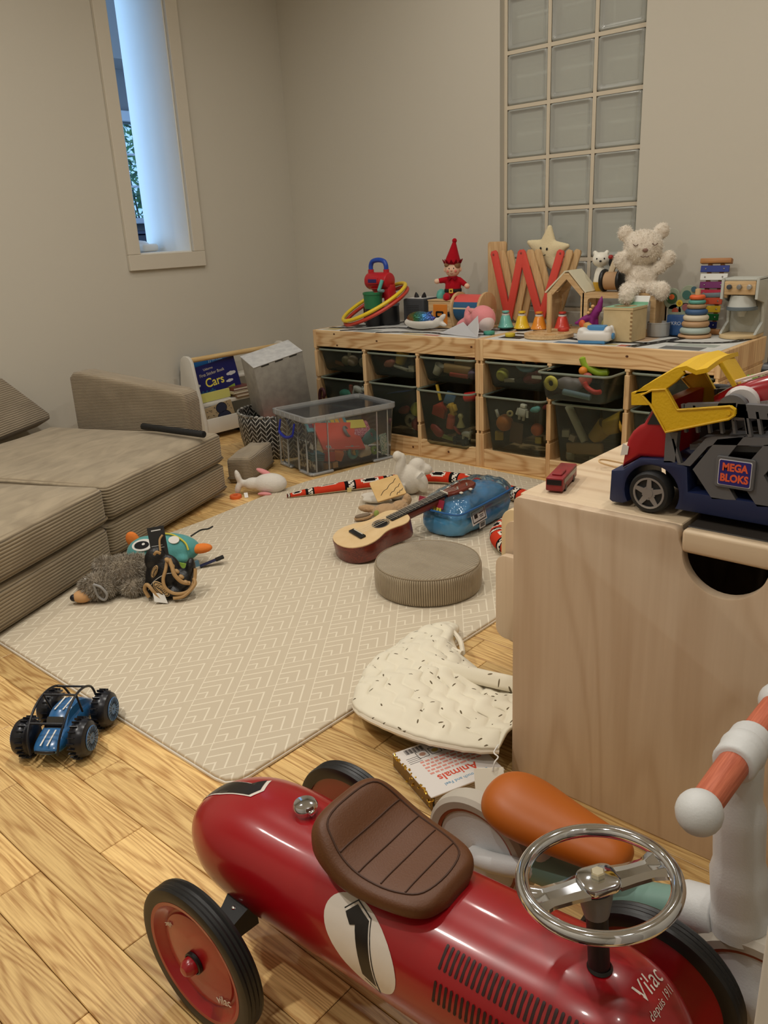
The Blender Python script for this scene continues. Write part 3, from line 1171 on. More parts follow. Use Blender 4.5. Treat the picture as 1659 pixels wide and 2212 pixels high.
for k, (cc, lx, ly, rz, lbl) in enumerate((((196, 86, 52), .03, -.115, 8, 'orange-red picture book lying in the woven basket under the box'), ((88, 120, 72), -.02, -.02, 40, 'green picture book lying in the woven basket under the box'), ((196, 180, 160), .0, -.05, -25, 'cream picture book at the bottom of the woven basket'))):
    z = (.127, .112, .096)[k]
    o = book(lbl, TM((.655 + lx - .08, -.79 + ly - .06 + .03, z), (0, 0, rz)), .17, .15, .014, cc, 'books in the woven basket')
    if k == 0:
        b = B()
        for q in range(9):
            b.prism([(.012 + q * .017, .03), (.028 + q * .017, .03), (.020 + q * .017, .046)], .0004, TM((0, 0, .0141)))
        b.build('printed_zigzag', dk, o)
cr = thing('maroon_rope', 'dark maroon toy rope loop behind the grey box near the shelf', 'rope', (.70, -.53, 0))
B().tube(smooth_path([(0, 0, .0), (-.015, .0, .10), (-.035, .0, .19), (-.03, .0, .235), (-.012, .0, .245), (-.002, 0, .225), (-.012, 0, .205)], 6), .008, 8).build('loop', mat('maroon', (70, 30, 34), .6), cr)

# ---------------------------------------------------------------- clear storage box
cbx = thing('storage_box', 'clear plastic storage box with lid and blue handles in front of the shelf', 'storage box')
_bx, _by = Vector((.243, .970, 0)), Vector((-.970, .243, 0))
cbx.matrix_world = frame((1.103, -1.031, 0), _bx, _by)
BL, BW, BH = .432, .292, .228
tub = clear_mat('clear_tub', (250, 252, 250), .06, .12, (232, 234, 232), .8)
tub_rim = clear_mat('clear_tub_rim', (240, 242, 240), .36, .15, (240, 242, 242), .8)
b = B()
ri = []
for (z, ins) in ((.008, .018), (.012, .014), (BH, 0.0)):
    ri.append([(p[0], p[1], z) for p in rrect(ins, ins, BL - ins, BW - ins, .022, 5)])
b.loft(ri, cap=False)
b.prism(rrect(.018, .018, BL - .018, BW - .018, .02, 5), .002, TM((0, 0, .006)))
b.build('tub', tub, cbx)
b = B()
b.tube([(p[0], p[1], BH) for p in rrect(-.003, -.003, BL + .003, BW + .003, .024, 5)], .004, 8, closed=True)
for (x, y) in ((.035, .004), (.095, .004), (BL - .04, .004), (BL - .095, .004)):
    b.box((x, y + .003, BH / 2 + .004), (.004, .006, BH - .02), (2.5, 0, 0))
for (x0, x1) in ((.012, .115), (BL - .115, BL - .012)):
    b.box(((x0 + x1) / 2, .018, .007), (x1 - x0, .026, .013), bev=.004, seg=1)
for y in (.03, .10, BW - .1, BW - .03):
    b.box((.006, y, BH / 2), (.006, .004, BH - .03), (0, 2, 0))
for (y0, y1) in ((.012, .11), (BW - .11, BW - .012)):
    b.box((.016, (y0 + y1) / 2, .007), (.024, y1 - y0, .013), bev=.004, seg=1)
b.build('ribs', tub_rim, cbx)
b = B()
b.prism(rrect(-.008, -.008, BL + .008, BW + .008, .026, 5), .018, TM((0, 0, BH + .002)), bev=.004, seg=2, holes=[rrect(.006, .006, BL - .006, BW - .006, .02, 5)])
for k in range(9):
    b.box((.04 + k * .044, -.0095, BH + .011), (.003, .004, .016))
for k in range(6):
    b.box((-.0095, .04 + k * .042, BH + .011), (.004, .003, .016))
b.build('lid_rim', tub_rim, cbx)
B().prism(rrect(.0, .0, BL, BW, .02, 5), .002, TM((0, 0, BH + .008))).build('lid_sheet', clear_mat('clear_lid', (250, 252, 252), .07, .10, (226, 228, 230), .8), cbx)
blue_h = mat('blue_handle', (24, 40, 150), .35)
B().tube(smooth_path([(-.012, .085, .215), (-.018, .085, .19), (-.024, .09, .165), (-.026, .13, .152), (-.026, .16, .152), (-.024, .2, .165), (-.018, .205, .19), (-.012, .205, .215)], 5), [.004] * 10 + [.0065] * 16 + [.004] * 10, 8).build('handle', blue_h, cbx)
B().tube(smooth_path([(BL + .012, .085, .215), (BL + .018, .085, .19), (BL + .026, .13, .16), (BL + .026, .16, .16), (BL + .018, .205, .19), (BL + .012, .205, .215)], 5), .005, 8).build('handle', blue_h, cbx)
CBM = cbx.matrix_world.copy()


def inbox(loc, rot=(0, 0, 0)):
    return CBM @ TM(loc, rot)


def placed(t, M):
    t.matrix_world = M
    return t


# contents: books and toys
ob = book('large coral red book lying tilted in the clear storage box', inbox((.09, .045, .088), (38, 8, -4)), .20, .15, .010, (226, 88, 70), 'contents of the clear storage box')
B().box((.028, .014, .0103), (.022, .014, .0005)).build('barcode_label', mat('print_white', (214, 214, 216), .5), ob)
b = B()
for k in range(7):
    b.box((.0205 + k * .0024, .014, .0107), (.0012, .011, .0003))
b.build('barcode', dk, ob)
b = B()
b.box((.14, .012, .0103), (.07, .0014, .0003))
b.box((.035, .003, .0103), (.03, .0014, .0003))
b.build('small_print', mat('print_white', (214, 214, 216), .5), ob)
sb = book('striped rainbow exercise book behind the coral book in the clear box', inbox((.075, .140, .152), (42, 6, -4)), .20, .085, .008, (92, 150, 160), 'contents of the clear storage box')
for k, c in enumerate(((110, 60, 90), (58, 90, 130), (110, 170, 170), (80, 130, 140), (170, 190, 170), (226, 190, 80), (232, 170, 60), (214, 110, 50))):
    B().box((.022 + k * .022, .05, .0084), (.018, .062, .0006)).build('stripe', mat('stripe_%d' % k, c, .5), sb)
pk = thing('pink_pouch', 'pink patterned pouch with a yellow flap in the clear box', 'pouch', group='contents of the clear storage box')
placed(pk, inbox((.315, .13, .112), (34, 4, -12)))
B().box((0, 0, .016), (.115, .10, .032), bev=.014, seg=4).build('body', mat('pink_pattern', (214, 150, 156), .8, var=(190, (170, 60, 84), .04)), pk)
B().box((-.005, .022, .0335), (.08, .05, .003), bev=.001, seg=1).build('flap', mat('flap_yellow', (228, 206, 84), .7), pk)
tb = mat('toy_teal', (84, 158, 156), .5)
for nm, lab, cat_, loc, rot, sh, m_ in (
        ('toy_block', 'coral red toy block behind the front wall of the clear box', 'block', (.115, .04, .062), (0, 10, 20), 'box', mat('toy_coral', (226, 96, 74), .5)),
        ('toy_block', 'orange toy block beside the coral one in the clear box', 'block', (.158, .042, .060), (15, 20, -20), 'box', mat('toy_orange', (226, 124, 58), .5)),
        ('toy_block', 'small pale wooden block at the bottom of the clear box, left', 'block', (.10, .035, .024), (0, 0, 8), 'cube', beech),
        ('toy_block', 'small pale wooden block at the bottom of the clear box, right', 'block', (.135, .037, .024), (0, 0, -6), 'cube', beech),
        ('toy_ring', 'thick teal ring standing in the clear box around a yellow piece', 'ring', (.232, .042, .058), (80, 0, 10), 'ring', tb),
        ('toy_ring', 'small lime green ring at the right end of the clear box', 'ring', (.345, .045, .045), (78, 0, 5), 'ring2', mat('toy_lime', (160, 196, 78), .5)),
        ('toy_piece', 'mustard yellow diamond piece inside the teal ring', 'toy', (.236, .04, .060), (75, 0, 40), 'dia', mat('toy_mustard', (222, 178, 60), .5)),
        ('toy_cup', 'teal cup lying tilted in the clear box under the pouch', 'cup', (.325, .085, .082), (50, 30, 10), 'cup', tb),
        ('toy_ball', 'cream cloth bundle between the teal ring and lime ring', 'toy', (.296, .045, .048), (0, 0, 0), 'blob', mat('toy_cream', (222, 206, 178), .8)),
        ('toy_book', 'mint speckled card standing at the right end of the clear box', 'card', (.392, .04, .065), (84, 0, 8), 'card', mat('mint_speckle', (140, 190, 178), .6, var=(220, (232, 240, 232), .05))),
        ('toy_book', 'black and white patterned card at the left end of the clear box', 'card', (.038, .10, .075), (86, 0, 95), 'card2', mat('bw_pattern', (60, 64, 66), .6, var=(45, (226, 228, 226), .02))),
        ('toy_book', 'teal stack of thin cards at the left front of the clear box', 'card', (.055, .05, .082), (4, 8, 0), 'stack', mat('toy_bluegreen', (66, 118, 132), .6)),
        ('toy_bangle', 'grey toy handcuff ring standing in the middle of the clear box', 'ring', (.245, .10, .135), (60, 20, 40), 'ring3', mat('toy_grey', (126, 130, 132), .4))):
    t = thing(nm, lab, cat_, group='contents of the clear storage box')
    placed(t, inbox(loc, rot))
    b = B()
    if sh == 'box':
        b.box((0, 0, 0), (.042, .036, .040), bev=.004)
    elif sh == 'cube':
        b.box((0, 0, 0), (.026, .026, .026), bev=.003)
    elif sh == 'ring':
        b.lathe([(.022 + .0085 * math.cos(2 * PI * k / 10), .0085 * math.sin(2 * PI * k / 10)) for k in range(11)], 26)
    elif sh == 'ring2':
        b.lathe([(.0125 + .0075 * math.cos(2 * PI * k / 10), .0085 * math.sin(2 * PI * k / 10)) for k in range(11)], 22)
    elif sh == 'ring3':
        b.lathe([(.024 + .004 * math.cos(2 * PI * k / 8), .007 * math.sin(2 * PI * k / 8)) for k in range(9)], 26)
    elif sh == 'dia':
        b.prism([(-.012, 0), (0, -.018), (.012, 0), (0, .018)], .01, TM((0, 0, -.005)), bev=.002)
    elif sh == 'cup':
        b.lathe([(0, 0), (.022, 0), (.03, .055), (.028, .055), (.02, .004), (0, .004)], 22)
    elif sh == 'blob':
        for c, s in (((0, 0, 0), .022), ((.018, .0, -.008), .014), ((-.02, 0, -.008), .016), ((.006, 0, .018), .012), ((.024, 0, .012), .008)):
            b.ell(c, s, u=12, v=8)
    elif sh == 'card':
        b.box((0, 0, 0), (.04, .09, .005), bev=.002)
    elif sh == 'card2':
        b.box((0, 0, 0), (.12, .12, .006), bev=.002)
    elif sh == 'stack':
        for k in range(4):
            b.box((0, 0, -.02 + k * .008), (.06, .06, .006), bev=.002)
    o = b.build('body', m_, t)
    if sh == 'blob':
        remesh(o, .004, 6)

# ---------------------------------------------------------------- whale plush and orange ring on the floor
wh = thing('whale_plush', 'white whale plush with pink fins lying on the floor beside the sofa', 'plush toy', (1.095, -1.285, 0), (0, 0, 37))
wl_w = mat('plush_white', (224, 218, 208), .95, spec=.1, bump=(140, .35), sheen=.3)
wl_p = mat('plush_pink', (226, 150, 150), .95, spec=.1, bump=(140, .35), sheen=.3)
b = B()
b.ell((.035, 0, .042), (.066, .042, .041))
b.ell((-.03, 0, .043), (.04, .024, .025))
b.ell((-.065, 0, .045), (.026, .013, .015))
b.ell((-.088, .0, .07), (.012, .013, .032), (0, -14, 0))
b.ell((-.092, -.006, .026), (.013, .011, .026), (0, 14, 0))
remesh(b.build('body', wl_w, wh), .004, 10)
B().ell((.012, .012, .085), (.034, .012, .009), (10, 20, -14)).build('fin', wl_p, wh, smooth=180)
B().ell((.02, -.045, .014), (.028, .014, .008), (-20, 0, -8)).build('fin', wl_p, wh, smooth=180)
B().box((-.055, -.035, .008), (.014, .026, .0012), (30, 0, 20)).build('care_label', white_m, wh)

orr = thing('orange_ring', 'small flat orange ring on the floor near the whale tail', 'ring', (1.045, -1.375, 0))
b = B()
b.lathe([(.009, .0), (.0215, 0), (.0228, .003), (.0228, .009), (.0215, .012), (.009, .012), (.008, .010), (.008, .002), (.009, 0)], 30)
b.build('body', mat('ring_orange', (226, 104, 48), .45), orr)
# ================================================================ TOY SHELF UNITS WITH BINS
UW, UD, UH = .94, .44, .52
UY = -.527
TH = .019
COLW = (UW - 4 * TH) / 3
GROOVES = (.300, .432)      # rim heights of the big and the small bins


def notched(x, t=TH, top=UH):
    """upright board with bin grooves cut into both faces"""
    b = B()
    z0 = 0.0
    for zc in (.145, .297, .430):
        b.box((x + t / 2, UD / 2, (z0 + zc - .006) / 2), (t, UD, zc - .006 - z0), bev=.0015, seg=1)
        b.box((x + t / 2, UD / 2, zc), (t - .010, UD - .004, .0125))
        z0 = zc + .006
    b.box((x + t / 2, UD / 2, (z0 + top) / 2), (t, UD, top - z0), bev=.0015, seg=1)
    return b


def unit(x0, label):
    u = thing('toy_shelf', label, 'shelf', (x0, UY, 0), group='pine toy shelf units')
    for x in (0, UW - TH):
        notched(x).build('side_panel', pine_z, u)
    for x in (TH + COLW, 2 * TH + 2 * COLW):
        b = notched(x, TH, .4455)
        b.build('divider', pine_z, u)
    B().box((UW / 2, .009, .483), (UW - 2 * TH, .018, .074), bev=.002, seg=1).build('top_rail', pine, u)
    B().box((UW / 2, UD / 2 + .009, .509), (UW - 2 * TH, UD - .02, .018)).build('top_board', pine, u)
    B().box((UW / 2, .010, .038), (UW - 2 * TH, .018, .076), bev=.002, seg=1).build('bottom_rail', pine, u)
    B().box((UW / 2, UD / 2 + .009, .062), (UW - 2 * TH, UD - .02, .014)).build('bottom_board', pine, u)
    B().box((UW / 2, UD - .005, .28), (UW - 2 * TH, .006, .44)).build('back_board', mat('shelf_back', (150, 128, 100), .8), u)
    kn = B()
    rg = random.Random(int(x0 * 100))
    for (kx, kz) in ((.14, .506), (.155, .456), (.40, .487), (.905, .488)) if x0 < 1 else ((.62, .490), (.88, .484)):
        kn.prism(ellipse(kx, kz, .0055, .004, 12), .0006, frame((0, -.0003, 0), (1, 0, 0), (0, 0, 1)))
    for (kx, kz) in ((.78, .04), (.585, .035)) if x0 < 1 else ((.5, .03),):
        kn.prism(ellipse(kx, kz, .005, .005, 12), .0006, frame((0, .0007, 0), (1, 0, 0), (0, 0, 1)))
    kn.build('knot', mat('wood_knot', (92, 52, 28), .6), u)
    return u


U1X, U2X = .645, 1.586
unit(U1X, 'left pine toy shelf unit with three columns of bins')
unit(U2X, 'right pine toy shelf unit with three columns of bins')

# printed road map sheets lying on both units
def road_print(x0, label, seed, roads, patches, dashes=True):
    s = thing('road_map_sheet', label, 'play sheet', (x0 + TH, UY, UH - .0018), group='printed road sheets on the shelf units')
    w, d = UW - 2 * TH, UD
    B().box((w / 2, d / 2 + .004, .0012), (w, d - .012, .0014)).build('sheet', mat('sheet_grey', (228, 228, 222), .6, var=(14, (206, 208, 206), .2)), s)
    for k, (c, a) in enumerate(patches):
        b = B()
        b.box(((a[0] + a[2]) / 2, (a[1] + a[3]) / 2, .0021), (a[2] - a[0], a[3] - a[1], .0004))
        b.build('printed_patch', mat('patch_%d_%d_%d' % c, c, .6), s)
    rb, db = B(), B()
    for path, wd in roads:
        pts = smooth_path([(p[0], p[1], 0) for p in path], 6)
        L_, R_ = [], []
        for i, p in enumerate(pts):
            dd = pts[min(i + 1, len(pts) - 1)] - pts[max(i - 1, 0)]
            nn = Vector((-dd.y, dd.x, 0)).normalized() * wd / 2
            L_.append(p + nn)
            R_.append(p - nn)
            if i % 2 == 0 and i + 1 < len(pts):
                q = pts[i + 1]
                m_ = nn.normalized() * .0016
                z = Vector((0, 0, .0031))
                t = bmesh.new()
                t.faces.new([t.verts.new(v + z) for v in (p + m_, p - m_, p * .4 + q * .6 - m_, p * .4 + q * .6 + m_)])
                db._take(t)
        t = bmesh.new()
        z = Vector((0, 0, .0027))
        a = [t.verts.new(v + z) for v in L_]
        c = [t.verts.new(v + z) for v in R_]
        for i in range(len(a) - 1):
            t.faces.new((a[i], a[i + 1], c[i + 1], c[i]))
        rb._take(t)
    rb.build('printed_road', mat('road_black', (34, 34, 34), .6), s, smooth=0)
    db.build('printed_dashes', mat('road_white', (226, 226, 220), .6), s, smooth=0)
    return s


road_print(U1X, 'printed road map sheet on top of the left shelf unit', 1,
           [([(.0, .10), (.12, .13), (.2, .25), (.2, .43)], .036), ([(.14, .02), (.22, .10), (.33, .19), (.5, .20), (.62, .26), (.9, .27)], .036), ([(.36, .02), (.45, .07), (.6, .10), (.72, .08), (.9, .13)], .032), ([(.40, .2), (.36, .3), (.42, .4)], .032)],
           [((190, 172, 120), (.02, .03, .10, .09)), ((150, 158, 158), (.22, .02, .34, .09)), ((198, 178, 132), (.5, .02, .62, .06)), ((190, 120, 96), (.62, .02, .70, .05)), ((36, 36, 36), (.01, .16, .13, .24)), ((150, 154, 150), (.6, .15, .8, .22))])
road_print(U2X, 'printed road map sheet on top of the right shelf unit', 2,
           [([(.02, .20), (.2, .18), (.42, .10), (.6, .12), (.62, .12)], .034), ([(.60, .02), (.64, .15), (.68, .3), (.69, .42)], .042), ([(.66, .18), (.78, .19), (.86, .24), (.89, .34)], .034), ([(.02, .35), (.4, .33), (.66, .32)], .032)],
           [((40, 40, 40), (.03, .06, .13, .14)), ((110, 130, 150), (.30, .02, .40, .06)), ((180, 150, 110), (.44, .03, .49, .07)), ((190, 176, 130), (.50, .03, .54, .07)), ((184, 104, 84), (.55, .02, .585, .06)), ((206, 178, 150), (.48, .16, .6, .28)), ((110, 112, 112), (.70, .02, .84, .09)), ((170, 178, 170), (.72, .10, .86, .16))])

# ---------------------------------------------------------------- bins
bin_m = clear_mat('bin_plastic', (224, 230, 214), .09, .2, (150, 160, 142), .55)
rim_m = mat('bin_rim', (122, 130, 116), .4)
BINW, BIND = COLW - .012, .40
BH_S, BH_B = .098, .235


def make_bin(h):
    t = bpy.data.objects.new('toy_bin', None)
    COL.objects.link(t)
    b = B()
    tp = .018 if h < .15 else .024
    rr = []
    for (z, ins) in ((0.0, tp + .006), (.008, tp), (h - .004, .004)):
        rr.append([(p[0], p[1], z) for p in rrect(ins, ins, BINW - ins, BIND - ins, .022, 4)])
    b.loft(rr, cap=False)
    b.prism(rrect(tp + .006, tp + .006, BINW - tp - .006, BIND - tp - .006, .02, 4), .0015, TM((0, 0, -.0008)))
    b.build('tub', bin_m, t)
    B().tube([(p[0], p[1], h) for p in rrect(-.002, -.002, BINW + .002, BIND + .002, .026, 5)], .0045, 8, closed=True).build('rim', rim_m, t)
    return t


small0, big0 = make_bin(BH_S), make_bin(BH_B)
used_bins = {}
BINS = {}


def put_bin(key, ux, col, big, label, pull=0.0):
    src = big0 if big else small0
    if used_bins.get(big):
        o = copy_tree(src)
    else:
        o = src
        used_bins[big] = True
    z = (.300 - BH_B) if big else (.432 - BH_S)
    o.location = (ux + TH + col * (TH + COLW) + .006, UY - pull + .002, z)
    tag(o, label, 'bin', 'clear olive bins of the toy shelves')
    BINS[key] = Vector(o.location)


put_bin('a1', U1X, 0, False, 'shallow olive bin at the top left of the left shelf')
put_bin('a2', U1X, 1, False, 'shallow olive bin in the top middle of the left shelf')
put_bin('a3', U1X, 2, False, 'shallow olive bin at the top right of the left shelf', .008)
put_bin('b1', U1X, 0, True, 'deep olive bin behind the clear storage box, bottom left')
put_bin('b2', U1X, 1, True, 'deep olive bin in the bottom middle of the left shelf')
put_bin('b3', U1X, 2, True, 'deep olive bin full of animals at the bottom right of the left shelf', .035)
put_bin('c1', U2X, 0, False, 'shallow olive bin with a yellow ball, top left of the right shelf', .004)
put_bin('c2', U2X, 1, False, 'shallow olive bin pulled out of the right shelf', .115)
put_bin('c3', U2X, 2, False, 'shallow olive bin at the top right, behind the yellow loader arm')
put_bin('d1', U2X, 0, True, 'deep olive bin with an orange ball, right shelf', .02)
put_bin('d2', U2X, 1, True, 'deep olive bin with yellow cups, below the pulled-out bin', .012)
put_bin('d3', U2X, 2, True, 'deep olive bin at the bottom right, behind the toy truck')


def toy_mesh(kind, s):
    b = B()
    if kind == 'ball':
        b.ell((0, 0, 0), s, u=20, v=14)
    elif kind == 'cube':
        b.box((0, 0, 0), (2 * s, 2 * s, 2 * s), bev=s * .15)
    elif kind == 'ring':
        b.lathe([(s * .68 + s * .32 * math.cos(2 * PI * k / 8), s * .32 * math.sin(2 * PI * k / 8)) for k in range(9)], 22, TM((0, 0, 0), (90, 0, 0)))
    elif kind == 'cup':
        b.lathe([(0, -s), (s * .75, -s), (s, s), (s * .93, s), (s * .68, -s * .9), (0, -s * .9)], 22)
    elif kind == 'stick':
        b.cyl((-s, 0, 0), (s, 0, 0), s * .2, n=12, bev=s * .05)
    elif kind == 'tube':
        b.lathe([(s * .28, -s), (s * .4, -s), (s * .4, s), (s * .28, s), (s * .28, -s)], 16, TM((0, 0, 0), (0, 90, 0)))
    elif kind == 'plank':
        b.box((0, 0, 0), (2 * s, s * .25, s * .6), bev=s * .08)
    elif kind == 'card':
        b.box((0, 0, 0), (1.4 * s, s * .06, 2 * s), bev=s * .02, seg=1)
    elif kind == 'car':
        b.box((0, 0, 0), (2 * s, s, .6 * s), bev=s * .15)
        b.box((-.1 * s, 0, .45 * s), (1.1 * s, .85 * s, .5 * s), bev=s * .15)
        for x in (-.6, .6):
            for y in (-.5, .5):
                b.cyl((x * s, y * s - .06 * s, -.3 * s), (x * s, y * s + .06 * s, -.3 * s), .24 * s, n=12)
    elif kind == 'animal':
        b.ell((0, 0, 0), (s, s * .5, s * .5), u=14, v=10)
        b.ell((s * .9, 0, s * .4), (s * .42, s * .32, s * .34), u=12, v=8)
        for x in (-.6, .55):
            for y in (-.25, .25):
                b.cyl((x * s, y * s, -s * .9), (x * s, y * s, 0), s * .16, n=8)
        for y in (-.2, .2):
            b.ell((s * .8, y * s, s * .75), (s * .1, s * .1, s * .18), u=8, v=6)
    elif kind == 'pawn':
        b.lathe([(0, -s), (s * .6, -s), (s * .6, -s * .85), (s * .3, -s * .2), (s * .22, .2 * s), (s * .36, .4 * s), (s * .4, .65 * s), (s * .25, .92 * s), (0, s)], 18)
    elif kind == 'robot':
        b.box((0, 0, 0), (1.3 * s, .8 * s, 1.3 * s), bev=.15 * s)
        b.box((0, 0, 1.0 * s), (.9 * s, .7 * s, .6 * s), bev=.12 * s)
        for x in (-.8, .8):
            b.cyl((x * s, 0, .4 * s), (x * s * 1.2, 0, -.6 * s), .2 * s, n=10)
        for x in (-.35, .35):
            b.cyl((x * s, 0, -1.2 * s), (x * s, 0, -.5 * s), .24 * s, n=10)
    elif kind == 'cloth':
        b.ell((0, 0, 0), (s, .5 * s, .6 * s), u=14, v=10)
        b.ell((.5 * s, 0, .3 * s), (.6 * s, .45 * s, .5 * s), u=12, v=8)
        b.ell((-.6 * s, 0, -.2 * s), (.6 * s, .4 * s, .45 * s), u=12, v=8)
    elif kind == 'jar':
        b.lathe([(0, -s), (.6 * s, -s), (.62 * s, .4 * s), (.5 * s, .6 * s), (.55 * s, .62 * s), (.55 * s, s), (0, s)], 18)
    elif kind == 'house':
        b.prism([(-s, -s), (s, -s), (s, .2 * s), (0, s), (-s, .2 * s)], .7 * s, frame((0, .35 * s, 0), (1, 0, 0), (0, 0, 1)), bev=.05 * s)
    elif kind == 'banana':
        b.tube(smooth_path([(-s, 0, .25 * s), (-.5 * s, 0, -.1 * s), (.4 * s, 0, -.1 * s), (s, 0, .3 * s)], 5), [.12 * s] + [.25 * s] * 14 + [.1 * s], 10)
    return b


